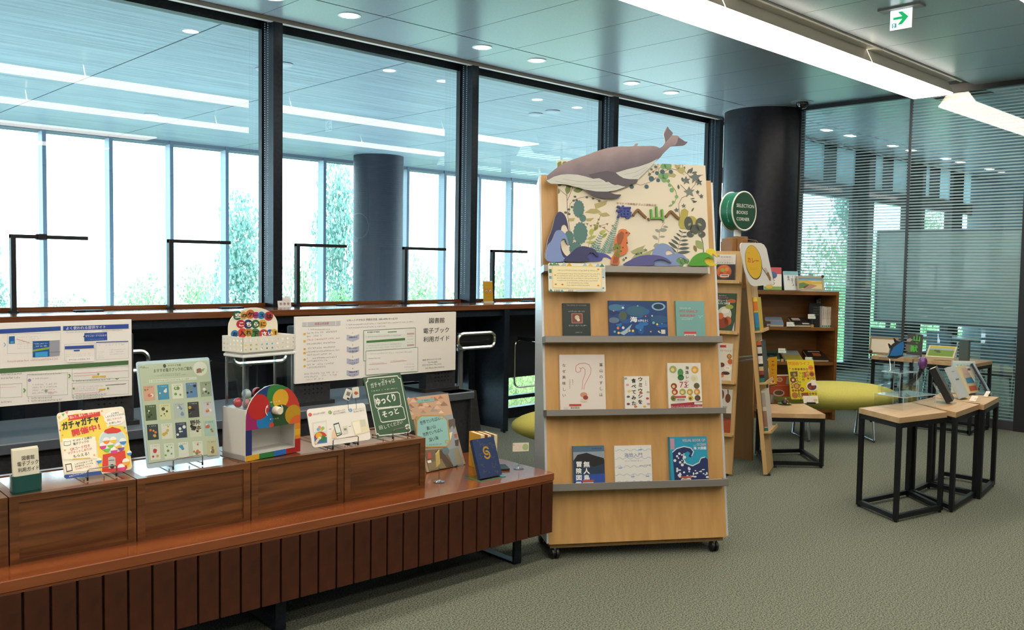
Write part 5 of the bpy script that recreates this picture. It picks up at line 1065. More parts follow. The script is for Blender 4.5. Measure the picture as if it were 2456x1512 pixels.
for a_ in ((1000, 930, 45, 12, -30, '#8f8f82'), (1030, 935, 70, 16, 0, '#8f8f82'), (980, 980, 55, 12, -35, '#8f8f82'), (1035, 990, 50, 8, 0, '#8f8f82'), (1060, 880, 40, 10, 70, '#8f8f82'), (1065, 905, 45, 10, -10, '#8f8f82'), (985, 1070, 60, 22, 10, '#8f8f82')): leaf(*a_)
vine([(1140, 365), (1070, 390), (1030, 430), (1030, 470), (1080, 520), (1130, 560), (1170, 610), (1180, 660), (1160, 710), (1120, 740)], 5, '#8a8a2c')
for x, y, r in ((1068, 410, 22), (1105, 405, 32), (1050, 490, 24), (1085, 490, 26), (1075, 520, 22), (1090, 370, 22), (1120, 565, 14), (1138, 605, 18), (1178, 660, 14), (1150, 705, 12), (1110, 530, 14)): q.circ(x, y, r, gr, 3, 14)
leaf(1110, 742, 40, 8, 25, gr)
vine([(1025, 365), (1020, 430), (960, 470), (940, 450)], 3, br); vine([(940, 480), (990, 520), (1030, 500), (1060, 460), (1130, 430), (1190, 440), (1240, 480)], 3, br); vine([(800, 540), (880, 565), (960, 540), (1010, 500)], 3, br)
for x, y, r in ((1060, 455, 20), (1015, 465, 16), (970, 512, 22), (1026, 525, 16), (808, 578, 18), (930, 577, 18), (1130, 455, 18)): q.circ(x, y, r, '#345664', 3, 12)
for x, y, r in ((1005, 415, 13), (970, 435, 10), (955, 475, 11), (985, 455, 8)): q.circ(x, y, r, '#4a6454', 3, 10)
vine([(1225, 370), (1230, 420), (1250, 460), (1300, 500), (1395, 480)], 3.5, br); vine([(1210, 560), (1250, 600), (1280, 620), (1330, 560), (1340, 520)], 3.5, br); vine([(1285, 640), (1220, 670), (1195, 720), (1200, 800), (1205, 850)], 3.5, br); vine([(1340, 620), (1390, 680)], 3, br)
def ivy(x, y, s_, c): q.poly([(x, y-s_), (x+s_*.3, y-s_*.35), (x+s_, y-s_*.4), (x+s_*.55, y+s_*.1), (x+s_*.8, y+s_*.8), (x+s_*.1, y+s_*.45), (x-s_*.5, y+s_), (x-s_*.4, y+s_*.2), (x-s_, y-s_*.1), (x-s_*.35, y-s_*.35)], c, 4)
for x, y, s_, c in ((1330, 500, 52, '#5a6460'), (1255, 525, 36, '#5a6460'), (1280, 620, 46, '#6a7468'), (1360, 540, 30, '#4a5450'), (1175, 770, 22, '#5a6460'), (1235, 735, 20, '#5a6460'), (1350, 620, 18, dk_), (1380, 655, 20, dk_)): ivy(x, y, s_, c)
for a_ in ((1265, 470, 50, 10, 55, dk_), (1290, 470, 55, 10, 70, dk_), (1225, 450, 45, 10, 60, dk_), (1300, 465, 50, 8, 10, dk_), (1220, 500, 40, 10, -70, dk_), (1190, 560, 40, 9, -80, dk_), (1300, 690, 45, 6, -20, dk_), (1310, 710, 40, 6, 20, dk_), (1320, 750, 40, 6, -120, dk_), (1290, 680, 40, 5, 10, dk_)): leaf(*a_)
for P in ([(1160, 380), (1185, 400), (1210, 380), (1205, 420), (1185, 440), (1165, 415)], [(1190, 420), (1240, 420), (1250, 455), (1215, 470), (1185, 450)], [(1085, 465), (1140, 460), (1175, 480), (1160, 500), (1110, 490)]): q.poly(P, kh, 2.5)
q.poly([(1200, 840), (1215, 770), (1245, 755), (1275, 780), (1270, 820), (1240, 845)], '#a59a44', 4).circ(1300, 865, 46, '#a59a44', 4).poly([(1195, 850), (1230, 835), (1270, 850), (1290, 900), (1260, 925), (1210, 925), (1192, 890)], '#a59a44', 4.2)
vine([(1380, 990), (1395, 1050), (1400, 1120)], 9, '#5a6a64'); leaf(1335, 1020, 95, 30, -50, '#8d9a62'); leaf(1320, 1060, 60, 14, -70, '#7a6a2c')
for x, y, r, rz_ in ((1275, 880, 36, 56), (1375, 890, 44, 56), (1290, 970, 30, 26), (1385, 970, 30, 26), (1325, 930, 40, 40)): q.circ(x, y, r, '#454a46', 5, 20, rz_)
for a_ in ((1270, 900, 34, 9, 40, '#8f8c56'), (1350, 880, 40, 9, -30, '#8f8c56'), (1300, 960, 24, 5, -30, '#8f8c56'), (1360, 970, 26, 5, 30, '#8f8c56')): leaf(*a_, 6)
for P in ([(800, 1110), (850, 1085), (920, 1060), (900, 1090), (940, 1100), (880, 1130), (820, 1135)], [(830, 1140), (900, 1130), (980, 1095), (960, 1140), (880, 1160), (800, 1180)]): q.poly(P, sg2, 2.5)
for x, y in ((920, 1100), (985, 1105), (860, 1130), (740, 1180), (1010, 1090)): ivy(x, y, 16, '#5a7a50')
for x, y in ((885, 1125), (845, 1135), (760, 1165)): q.circ(x, y, 8, '#2a2a4a', 5, 8)
for x, y, r in ((1195, 1190, 22), (1230, 1195, 26), (1260, 1190, 22), (1215, 1220, 20)): q.circ(x, y, r, '#5f8a52', 3, 12)
q.text(680, 722, 'ヤマケイ文庫電子ブック連動企画：', 17, '#7a4a3c', 1018, .01, 7, -1.2)
q.obj(pt, 'plant_print')
# ---- raised title letters
def letter(ch, x, y, x1, h, c, label, an=-1.5):
    a = onM(PM_, x/3.436+1280, y/3.436+280); b_ = onM(PM_, x1/3.436+1280, y/3.436+280); t_ = onM(PM_, x/3.436+1280, (y-h)/3.436+280)
    vs, fs = text_geo(ch, 0.0); xs = [v[0] for v in vs]; zs = [v[1] for v in vs]; sx = (b_[0]-a[0])/(max(xs)-min(xs)); sz = (t_[1]-a[1])/(max(zs)-min(zs))
    P = [((vx-min(xs))*sx, (vz-min(zs))*sz) for vx, vz in vs]; m = mat(c, .5); n = len(P); dep = .008; ed = {}
    for f in fs:
        for i in range(len(f)): ed[(f[i], f[(i+1) % len(f)])] = 1
    side = [(b2, a2, a2+n, b2+n) for a2, b2 in ed if (b2, a2) not in ed]; e = .0022; o = B()
    for k, (ex, ez) in enumerate(((-e, -e), (e, -e), (e, e), (-e, e), (0, 0))): o.add([(px_+ex, -dep-k*1e-5, pz+ez) for px_, pz in P]+[(px_+ex, 0, pz+ez) for px_, pz in P], list(fs)+side, m)
    return tag(o.obj('title_letter', M=PM_ @ Matrix.Translation((a[0], -.0025, a[1])) @ Matrix.Rotation(math.radians(an), 4, 'Y')), label, 'letter', 'raised title letters on the mural')
letter('海', 683, 838, 802, 100, '#2a3a8a', 'raised blue cut-out character for sea on the painted board')
letter('へ', 812, 840, 925, 75, '#74501f', 'raised brown hook-shaped letter right after the blue sea character')
letter('、', 938, 856, 950, 16, '#74501f', 'tiny raised brown comma between the title letters')
letter('山', 963, 853, 1063, 105, '#5a9a34', 'raised green cut-out character for mountain on the painted board')
letter('へ', 1083, 850, 1198, 72, '#74501f', 'raised brown hook-shaped letter right after the green mountain character')
# ---- cut-outs standing before the board
def cutout(name, label, cat, pts, c, yl, cropv, z0=None, th=.008, side='#cfc8bc', group=None):
    x_, y_, k_ = cropv; P = [onM(SM, a/k_+x_, b/k_+y_, yl) for a, b in smooth(pts, 4)]
    cx = sum(p[0] for p in P)/len(P); zz = min(p[1] for p in P) if z0 is None else z0
    M = SM @ Matrix.Translation((cx, yl, zz)); t = thing(name, label, cat, M, group)
    P = [(a-cx, max(0.0, b-zz)) for a, b in P]
    B().prism(P, 0, th, mat(c, .45) if isinstance(c, str) else c, None, mat(side, .6)).obj('cutout', t); return t, M
CS = (1280, 280, 3.436); CW = (1280, 290, 5.339)
wh = [(163, 760), (168, 735), (165, 712), (200, 680), (290, 605), (385, 545), (500, 495), (640, 450), (760, 405), (850, 375), (960, 345), (1090, 328), (1265, 326), (1300, 295), (1342, 290), (1328, 312), (1335, 322), (1540, 322), (1620, 345), (1680, 285), (1680, 230), (1665, 170), (1685, 110), (1715, 72), (1735, 105), (1782, 155), (1775, 185), (1840, 188), (1870, 215), (1940, 265), (1970, 268), (1945, 300), (1905, 315), (1770, 325), (1720, 360), (1650, 430), (1625, 465), (1540, 540), (1440, 650), (1330, 750), (1320, 790), (1230, 820), (1180, 845), (1050, 890), (960, 905), (1040, 940), (1118, 945), (1085, 985), (1000, 995), (900, 990), (780, 965), (700, 920), (660, 885), (560, 850), (400, 812), (300, 808), (220, 805), (185, 785)]
def whale_paint():
    m, nt, b, o = newmat('whale_paint'); N = nt.nodes; L = nt.links
    P = [onM(SM, a/CW[2]+CW[0], b2/CW[2]+CW[1], -.062) for a, b2 in wh]; cx = sum(p[0] for p in P)/len(P); zz = min(p[1] for p in P)
    p1, p2 = [onM(SM, a/CW[2]+CW[0], b2/CW[2]+CW[1], -.062) for a, b2 in ((200, 700), (1700, 330))]
    an = math.atan2(p2[1]-p1[1], p2[0]-p1[0]); tc = N.new('ShaderNodeTexCoord'); dp = N.new('ShaderNodeVectorMath'); dp.operation = 'DOT_PRODUCT'
    dp.inputs[1].default_value = (-math.sin(an), 0, math.cos(an)); L.new(tc.outputs['Object'], dp.inputs[0])
    base = -(p1[0]-cx)*math.sin(an)+(p1[1]-zz)*math.cos(an)
    n1 = N.new('ShaderNodeTexNoise'); n1.inputs['Scale'].default_value = 9; n1.inputs['Detail'].default_value = 4; L.new(tc.outputs['Object'], n1.inputs['Vector'])
    ma = N.new('ShaderNodeMath'); ma.operation = 'MULTIPLY_ADD'; ma.inputs[1].default_value = .09; L.new(n1.outputs['Fac'], ma.inputs[0]); L.new(dp.outputs['Value'], ma.inputs[2])
    mr = N.new('ShaderNodeMapRange'); mr.inputs['From Min'].default_value = base-.045; mr.inputs['From Max'].default_value = base+.165; L.new(ma.outputs[0], mr.inputs['Value'])
    cr = N.new('ShaderNodeValToRGB'); r = cr.color_ramp; r.elements[0].color = lin('#544b54'); r.elements[1].color = lin('#b59f9c'); e = r.elements.new(.42); e.color = lin('#7d6d75'); e = r.elements.new(.68); e.color = lin('#9c8889')
    L.new(mr.outputs[0], cr.inputs[0]); L.new(cr.outputs[0], b.inputs['Base Color']); b.inputs['Roughness'].default_value = .5; return m
t, M = cutout('whale_cutout', 'large grey-pink humpback whale cut-out across the top of the board', 'cutout', wh, whale_paint(), -.062, CW)
q = Pr(M).crop(*CW)
sp_ = lambda P_, c_, l_: q.poly(smooth(P_, 3), c_, l_)
q.poly([(163, 760), (190, 755), (260, 715), (350, 690), (440, 683), (560, 690), (660, 712), (760, 742), (840, 735), (900, 765), (925, 785), (960, 782), (1000, 810), (1040, 825), (1080, 820), (1140, 838), (1180, 845), (1050, 890), (940, 908), (800, 905), (660, 880), (560, 850), (400, 812), (220, 805), (185, 785)], '#bfc0b8', 1)
q.poly([(1050, 665), (1200, 620), (1350, 585), (1480, 540), (1590, 485), (1540, 545), (1440, 650), (1335, 748), (1230, 748), (1150, 735), (1090, 700)], '#bfc0b8', 1)
q.poly([(700, 690), (820, 660), (940, 640), (1050, 665), (1090, 700), (1150, 735), (1230, 748), (1335, 748), (1320, 790), (1230, 820), (1140, 838), (1080, 820), (1040, 825), (1000, 810), (960, 782), (925, 785), (900, 765), (840, 735), (760, 742)], '#4e4750', 2)
q.poly([(660, 885), (800, 905), (940, 908), (1040, 940), (1118, 945), (1085, 985), (1000, 995), (900, 990), (780, 965), (700, 920)], '#413b44', 2)
q.poly([(1850, 215), (1940, 265), (1970, 268), (1945, 300), (1905, 315), (1810, 318), (1840, 270)], '#5f5560', 1.6).poly([(1690, 130), (1715, 75), (1735, 105), (1782, 155), (1760, 195), (1690, 275), (1682, 230), (1668, 175)], '#6a5f68', 1.6)
for P in ([(370, 745), (560, 775), (740, 780), (880, 775)], [(280, 775), (500, 815), (760, 830), (980, 820)], [(500, 845), (700, 865), (900, 860), (1080, 845)], [(1160, 688), (1300, 660), (1440, 590)], [(1260, 722), (1360, 690), (1460, 600)]): q.line(P, 4, '#98948c', 3)
q.obj(t, 'paint')
t, M = cutout('wave_cutout', 'tall navy curling wave cut-out at the side of the board', 'wave', [(112, 1190), (112, 1040), (150, 930), (175, 830), (200, 790), (225, 785), (255, 810), (275, 860), (290, 950), (272, 910), (255, 890), (235, 900), (225, 940), (225, 1060), (245, 1120), (280, 1150), (320, 1110), (320, 1190)], '#262a58', -.050, CS, lz[0][0], group='wave cut-outs')
t, M = cutout('wave_cutout', 'light blue curling wave cut-out before the tall navy wave', 'wave', [(114, 1190), (114, 1070), (150, 1020), (180, 950), (205, 935), (240, 945), (270, 985), (288, 1050), (278, 1045), (262, 1010), (240, 1008), (225, 1030), (222, 1090), (240, 1150), (270, 1190)], '#7186b8', -.060, CS, lz[0][0], group='wave cut-outs')
t, M = cutout('wave_cutout', 'dark navy crest cut-out beside the orange marmot', 'wave', [(252, 1190), (300, 1130), (350, 1085), (400, 1068), (450, 1075), (500, 1095), (530, 1130), (540, 1150), (520, 1145), (490, 1118), (455, 1125), (440, 1150), (450, 1190)], '#242a5a', -.066, CS, lz[0][0], group='wave cut-outs')
t, M = cutout('wave_cutout', 'violet blue crest cut-out between navy crest and marmot', 'wave', [(440, 1190), (445, 1140), (480, 1125), (540, 1120), (600, 1135), (640, 1165), (655, 1190), (610, 1160), (575, 1160), (550, 1190)], '#3d4690', -.052, CS, lz[0][0], group='wave cut-outs')
t, M = cutout('marmot_cutout', 'standing orange marmot cut-out on the ledge before the ferns', 'cutout', [(640, 1215), (640, 1170), (665, 1120), (660, 1050), (672, 1000), (695, 960), (705, 935), (730, 925), (760, 930), (775, 945), (795, 960), (785, 975), (770, 985), (775, 1030), (768, 1045), (778, 1090), (770, 1120), (735, 1140), (705, 1160), (705, 1215)], '#c8682a', -.058, CS, lz[0][0])
q = Pr(M).crop(*CS); q.poly([(690, 970), (725, 945), (745, 960), (740, 1000), (720, 1050), (695, 1060), (685, 1020)], '#8f4a24', 1).circ(765, 958, 8, '#2a1a14', 2, 10, 6).circ(790, 962, 5, '#1c1412', 2, 8).circ(770, 1042, 7, '#1c1412', 2, 8).poly([(660, 1150), (700, 1160), (690, 1210), (650, 1210)], '#8f4a24', 1)
for x, y in ((680, 1060), (705, 1075), (665, 1085), (700, 1105), (680, 1130), (695, 1140)): q.circ(x, y, 16, '#6a7a2c', 3, 10)
for x, y in ((690, 1085), (720, 1110), (735, 1080)): q.circ(x, y, 6, '#2a2a4a', 4, 8)
q.obj(t, 'paint')
t, M = cutout('wave_cutout', 'pale blue crest with a hole under its curl', 'wave', [(970, 1225), (975, 1130), (1000, 1080), (1035, 1050), (1075, 1045), (1120, 1065), (1150, 1100), (1168, 1140), (1150, 1130), (1130, 1105), (1105, 1100), (1090, 1120), (1100, 1140), (1180, 1125), (1240, 1145), (1275, 1190), (1250, 1175), (1215, 1160), (1185, 1170), (1175, 1195), (1200, 1225)], '#7688b4', -.052, CS, lz[0][0], group='wave cut-outs')
t, M = cutout('wave_cutout', 'long low purple wave cut-out lying along the ledge', 'wave', [(745, 1225), (800, 1180), (870, 1150), (950, 1140), (1030, 1145), (1090, 1165), (1130, 1195), (1135, 1207), (1110, 1195), (1070, 1178), (1020, 1180), (985, 1200), (985, 1225)], '#4a4a86', -.064, CS, lz[0][0], group='wave cut-outs')
t, M = cutout('wave_cutout', 'yellow curling wave cut-out at the end of the ledge', 'wave', [(1405, 1228), (1400, 1180), (1420, 1130), (1425, 1100), (1455, 1088), (1490, 1100), (1515, 1155), (1500, 1150), (1475, 1130), (1465, 1160), (1480, 1200), (1510, 1225)], '#cfb91a', -.052, CS, lz[0][0], group='wave cut-outs')
t, M = cutout('wave_cutout', 'leaf green curling wave cut-out before the yellow wave', 'wave', [(1285, 1228), (1290, 1190), (1320, 1150), (1365, 1125), (1410, 1120), (1455, 1140), (1485, 1175), (1470, 1170), (1445, 1160), (1420, 1165), (1410, 1190), (1425, 1215), (1440, 1228)], '#43901c', -.064, CS, lz[0][0], group='wave cut-outs')
# ---- bordered notice hung on the top ledge
x0, z0 = onM(SM, 1316, 699, -.079); x1, z1_ = onM(SM, 1451, 633, -.079)
M = SM @ Matrix.Translation(((x0+x1)/2, -.0795, z0)); t = board('greeting_notice', 'small yellow notice bordered with mountains hanging on the top ledge', 'notice', M, x1-x0, z1_-z0, .003, mat('#dcd6c4', .55), .008)
q = Pr(M).crop(1300, 480, 6.573)
q.poly([(160, 1035), (945, 1050), (940, 1412), (165, 1390)], '#dcc68a', 1).poly([(172, 1048), (933, 1062), (928, 1400), (177, 1378)], '#e6d8ac', 2)
for x, y, s_, c in ((140, 1010, 30, '#3f7a4a'), (195, 1000, 40, '#4a8a5a'), (245, 1010, 30, '#6aa07a'), (345, 1005, 40, '#a9b8c4'), (430, 1012, 40, '#c9a030'), (675, 1015, 35, '#8fb0cc'), (760, 1018, 40, '#d8b85a'), (880, 1025, 40, '#8fb0cc'), (945, 1028, 40, '#3f7a4a'), (140, 1425, 35, '#3a7a7a'), (315, 1430, 30, '#4a9aa8')): q.poly([(x-s_, y+s_*.7), (x, y-s_*.7), (x+s_, y+s_*.7)], c, 3)
for y, x0_, x1_ in ((1118, 250, 890), (1170, 230, 918), (1204, 235, 890), (1240, 235, 895), (1276, 235, 890), (1316, 390, 745), (1354, 390, 755)): q.dash(x0_, y, x1_, 1, 9, 15, '#5a5348', 3, .012, .95, int(y), False)
for x, y, c in ((885, 1095, '#d8722c'), (885, 1350, '#d8722c'), (215, 1330, '#d8722c'), (320, 1335, '#d8722c'), (205, 1185, '#d8a02c'), (965, 1220, '#3a8ab8'), (965, 1390, '#3a8ab8')): q.circ(x, y, 18, c, 4, 10, 12)
for x in (195, 225, 250, 270, 420, 450, 480): q.rect(x, 1415, x+8, 1450, '#3a6a6a', 3)
q.poly([(520, 1420), (940, 1400), (985, 1440), (560, 1450)], '#b9c4c4', 2).rect(112, 1090, 150, 1150, '#4a7a5a', 2).rect(112, 1200, 150, 1240, '#6aa0a0', 2).rect(950, 1080, 990, 1200, '#a9bcc8', 2)
q.obj(t, 'printing')
# ================================================================= THREE-SIDED BOOK TOWER
def zat(px_, py_, X, Y):
    d = ray(px_, py_); return CAM.z+d.z*math.hypot(X, Y)/math.hypot(d.x, d.y)
def dirv(a): return Vector((math.cos(math.radians(a)), math.sin(math.radians(a)), 0))
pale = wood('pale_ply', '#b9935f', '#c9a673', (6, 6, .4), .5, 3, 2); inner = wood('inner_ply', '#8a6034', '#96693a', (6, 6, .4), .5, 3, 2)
TC = Vector((5.80, 3.55, 0)); TF = Matrix.Translation(TC); tw = thing('book_tower', 'three-sided pale wooden book tower of leaning leaves', 'book rack', TF)
TI = TF.inverted()
def leafM(corner, ang, w, lean):
    """leaf frame: x along the leaf, y inward, z up; corner is the x=0 end"""
    return Fr(corner, ang, lean)
# leaf A: local x runs towards its right-hand bottom corner
PA = onz(1755, 1143); WA = .40
MA = Fr(PA-dirv(107)*-WA*1.0, 107-180, 4.7) if False else Fr(PA+dirv(107)*WA, -73, 4.7)
HA = 1.585
B().box(0, WA, 0, .022, .012, HA, pale, TI @ MA).obj('leaf_panel', tw)
PB = onz(1841, 1143); WB = .29; MB_ = Fr(PB, 22, 6.7)
B().box(0, WB, 0, .028, .012, HA, pale, TI @ MB_).obj('leaf_panel', tw)
MCc = Fr((5.985, 3.90, 0), -86, -2); B().box(0, .285, 0, .022, .0, 1.66, inner, TI @ MCc).obj('leaf_panel', tw)  # inside leaf: its shade is put into the darker ply colour
def tledge(M, w, ya, yb, lip=.012, d=.055, pxx=1750, x0=0.0):
    z = onM(M, pxx, ya, -d)[1]; B().box(x0, w, -d, 0, z-.012, z, pale, TI @ M).box(x0, w, -d, -d+.006, z, z+lip, pale, TI @ M).obj('book_ledge', tw); return z
ZA = [tledge(MA, WA, y, y) for y in (676, 798, 918, 1044)]
ZBl = [tledge(MB_, WB, y, y, pxx=x, x0=-.004) for y, x in ((797, 1820), (921, 1836), (1041, 1846))]
zb1 = zat(1790, 860, 5.60, 3.45)
B().tube([(0, 0, 0), (.28, 0, 0), (.28, .03, -.03), (0, .03, -.03)], .008, chrome, 8, TI @ Fr(onx(1770, 858, 5.55), -8), closed=True).obj('tie_bar', tw, smooth=True)
for p in (PA+dirv(107)*.04, PA+dirv(107)*.34, PB+dirv(22)*.03, PB+dirv(22)*.32): B().lathe([(.018, 0), (.014, .014)], black, 10, TI @ Matrix.Translation(p+Vector((0, 0, 0)))).obj('glide', tw)
dd_ = ray(1770, 507); kk_ = 6.88/math.hypot(dd_.x, dd_.y); TX, TY = dd_.x*kk_, dd_.y*kk_
zt0 = zat(1766, 601, TX, TY)
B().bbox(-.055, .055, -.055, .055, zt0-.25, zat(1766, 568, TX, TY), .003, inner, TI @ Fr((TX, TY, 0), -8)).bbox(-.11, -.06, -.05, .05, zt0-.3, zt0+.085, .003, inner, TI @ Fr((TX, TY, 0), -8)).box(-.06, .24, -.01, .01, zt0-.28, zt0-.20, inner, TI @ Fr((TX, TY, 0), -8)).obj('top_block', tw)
# round drum sign
ZD = zat(1770, 507, TX, TY); DM = Fr((TX, TY, ZD), -5)      # local -y is the lettered face
ds = thing('round_sign', 'green round drum sign on a white neck above the book tower', 'sign', DM)
gsn = mat('#1c6a4c', .3); rim = mat('#d9d8d0', .35)
Rx = Matrix.Rotation(math.pi/2, 4, 'X'); RD, DD = .140, .055
B().lathe([(RD, -DD), (RD, DD)], gsn, 48, Rx).obj('drum', ds, smooth=True)
for s_ in (-1, 1): B().tube([(RD*math.cos(k*.1309), s_*DD, RD*math.sin(k*.1309)) for k in range(48)], .006, rim, 6, closed=True).obj('rim', ds, smooth=True)
B().lathe([(.0001, 0), (RD-.004, 0), (RD-.004, .003), (.0001, .003)], mat('#1f4a34', .4), 48, Matrix.Translation((0, -DD, 0)) @ Rx).obj('face', ds)
B().lathe([(.026, -RD-.045), (.026, -RD+.01)], mat('#d5d3cc', .4), 20).obj('neck', ds, smooth=True)
q = Pr(DM, -DD-.0035).crop(1680, 440, 4.2); q.text(362, 237, 'SELECTION', 42, '#d3d6cb', 540, .018, 1).text(362, 305, 'BOOKS', 40, '#d3d6cb', 474, .018, 1).text(362, 372, 'CORNER', 40, '#d3d6cb', 492, .018, 1).ring(446, 285, 119, 1.6, '#c9cec2', 1, 48, 197); q.obj(ds, 'lettering')
b = B(); vs0 = 'TOKYO UNIVERSITY OF AGRICULTURE LIBRARY'
for i, ch in enumerate(vs0):
    if ch == ' ': continue
    vs, fs = text_geo(ch, .01); a0 = math.radians(150+i*1.75); xs = [v[0] for v in vs]; cx = (min(xs)+max(xs))/2; sz = .0085
    def rim_pt(vx, vz): an = a0+(vx-cx)*sz/RD; return ((RD+.001)*math.cos(an), -.005-vz*sz+.0, (RD+.001)*math.sin(an))
    b.add([rim_pt(*v) for v in vs], [f[::-1] for f in fs], mat('#c9d2c4', .5))
b.obj('rim_lettering', ds)
# white curry plate hung on strings
CM_ = Fr(onz(1812, 690, 0) if False else (5.60, 3.30, 0), 3); 
d_ = ray(1811, 640); k_ = 6.42/math.hypot(d_.x, d_.y); pc = CAM+d_*k_
CM_ = Fr((pc.x, pc.y, pc.z), 3, 6)
cs = thing('curry_sign', 'white rounded plate with a yellow oval hung on the book tower', 'sign', CM_)
C6 = (1680, 540, 5.04)
def cm(a, b2): return onM(CM_, a/C6[2]+C6[0], b2/C6[2]+C6[1])
out = [cm(*p) for p in ((485, 235), (500, 215), (730, 218), (770, 240), (800, 290), (885, 690), (870, 715), (830, 722), (650, 742), (610, 725), (580, 680), (540, 560), (482, 270))]
B().prism(out, 0, .006, mat('#dcd8d2', .45)).obj('plate', cs)
q = Pr(CM_).crop(*C6)
def oval(cx, cy, rx, ry, an, c, l):
    ca, sa = math.cos(math.radians(an)), math.sin(math.radians(an)); q.poly([(cx+rx*math.cos(t_)*ca-ry*math.sin(t_)*sa, cy+rx*math.cos(t_)*sa+ry*math.sin(t_)*ca) for t_ in [k*.2618 for k in range(24)]], c, l)
oval(642, 452, 98, 212, -10, '#4a4238', 1); oval(640, 447, 94, 203, -10, '#dcae16', 2)
q.text(565, 448, 'カレー', 62, '#c8402c', 702, .03, 3, -2).text(600, 538, 'にしとく？', 34, '#c8702c', 690, .006, 3, -3).dash(555, 340, 600, 1, 9, 10, '#8a6a1a', 3).line([(735, 505), (790, 580)], 5, '#6a5a4a', 3).poly([(790, 590), (815, 565), (825, 580), (850, 640), (848, 675), (835, 670), (818, 630)], '#8a5a34', 3).poly([(765, 520), (790, 515), (815, 565), (795, 590), (775, 560)], '#b9b2a8', 3)
q.obj(cs, 'printing')
for a_, b_ in ((530, 218), (712, 220)): x, z = cm(a_, b_); B().tube([(x, .003, z-.004), (x-.005, .02, z+.02), (-.01, .06, z+.035)], .002, mat('#8a6a44', .9), 5).obj('string', cs)
# books on leaf A (face out)
def fbook(MX, name, label, pxs, ytop, z0, th, cover, cr, spine='l', grp='books on the wooden book tower'):
    x0 = onM(MX, pxs[0], ytop, -th)[0]; x1 = onM(MX, pxs[1], ytop, -th)[0]; h = onM(MX, sum(pxs)/2, ytop, -th)[1]-z0
    M = MX @ Matrix.Translation(((x0+x1)/2, -th-.001, z0+.001)); t = book(name, label, M, x1-x0, h, th, cover, grp, spine); q = Pr(M).crop(*cr); q.cl = (x1-x0, h); return t, M, q
t, M, q = fbook(MA, 'cook_book', 'white spice curry cookbook with a bowl of orange curry', (1713, 1765), 611, ZA[0], .012, '#d5cfc6', C6)
q.poly([(180, 475), (425, 475), (415, 668), (180, 668)], '#2a2426', 1).circ(285, 565, 98, '#4a3a34', 2, 24, 92).circ(285, 562, 88, '#c8642a', 3, 22, 80).circ(270, 545, 30, '#8a9a3a', 4, 12, 22).circ(320, 535, 22, '#d8843a', 4, 12).circ(250, 590, 26, '#a8401c', 4, 12).circ(335, 580, 20, '#b8501f', 4, 10)
q.text(194, 465, 'スパイスカレー', 24, '#23201e', 398, .01, 3).rect(190, 362, 235, 388, '#a89a6a', 2).text(242, 392, '名店直伝', 13, '#5a2a24', 372, .006, 3).dash(200, 425, 400, 2, 14, 12, '#b9aa94', 3, 0, .9).rect(240, 598, 345, 628, '#d6d0c8', 5).rect(250, 605, 335, 615, '#5a5450', 6); q.obj(t)
t, M, q = fbook(MA, 'cook_book', 'dark green South Indian curry cookbook with rice and prawns', (1714, 1766), 704, ZA[1], .012, '#2f4a34', C6)
q.circ(290, 1080, 85, '#c9c2b4', 1, 20, 95).circ(260, 1180, 80, '#8a3a20', 2, 18, 70).circ(330, 1160, 45, '#b0562c', 2, 16, 55).circ(240, 1100, 40, '#c0642f', 3, 14).circ(380, 920, 55, '#b85a2c', 2, 16, 25).circ(350, 990, 50, '#9a9a3c', 2, 16, 28).circ(300, 1040, 50, '#dcd6ca', 4, 12, 30).text(220, 890, '南インドの', 24, '#c0407a', 335, .02, 5).text(207, 925, 'カレーと', 28, '#e8e4da', 330, .02, 5).text(205, 957, 'スパイス料理', 26, '#e8e4da', 358, .02, 5).text(222, 858, '家庭で作れる', 12, '#c9c6bc', 312, .0, 5).poly([(380, 1280), (412, 1170), (412, 1282)], '#b8a8b8', 4); q.obj(t)
CT = (1680, 780, 3.98)
t, M, q = fbook(MA, 'cook_book', 'white curry recipe book with a red ribbon at the top', (1712, 1758.5), 824, ZA[2], .012, '#d8cdbc', CT)
q.poly([(170, 192), (250, 192), (242, 202), (250, 214), (170, 214)], '#b82f2c', 1).text(178, 250, 'カレーレシピ', 20, '#5a4a40', 298, .0, 2).circ(275, 300, 24, '#8a5a2c', 2, 14).circ(275, 298, 16, '#c08a3c', 3, 12).circ(285, 350, 26, '#c0562c', 2, 14).circ(205, 380, 26, '#6a3420', 2, 14, 22).circ(262, 412, 36, '#e6e0d4', 4, 14, 28).text(240, 415, '16', 16, '#c0706a', 272, .0, 5).circ(240, 460, 40, '#3f2a20', 2, 14, 16).poly([(185, 465), (222, 460), (222, 495), (188, 500)], '#b82f2c', 3).text(190, 490, '100', 16, '#e0c040', 218, .02, 4); q.obj(t)
t, M, q = fbook(MA, 'cook_book', 'white spices book with spoons of powder and a chilli photo', (1715, 1757), 934, ZA[3], .012, '#cfc8be', CT)
q.poly([(170, 845), (300, 845), (292, 1038), (175, 1038)], '#7a3a1c', 1).poly([(180, 925), (298, 905), (292, 1036), (180, 1036)], '#9a4420', 2).circ(250, 870, 46, '#4a3a24', 3, 14, 24).circ(262, 700, 26, '#6a3a20', 2, 16, 44).line([(265, 655), (262, 618)], 9, '#4a2a1c', 2).circ(205, 665, 22, '#7a4424', 2, 14, 46).text(200, 790, 'SPICES', 22, '#3f3530', 255, .0, 3); q.obj(t)
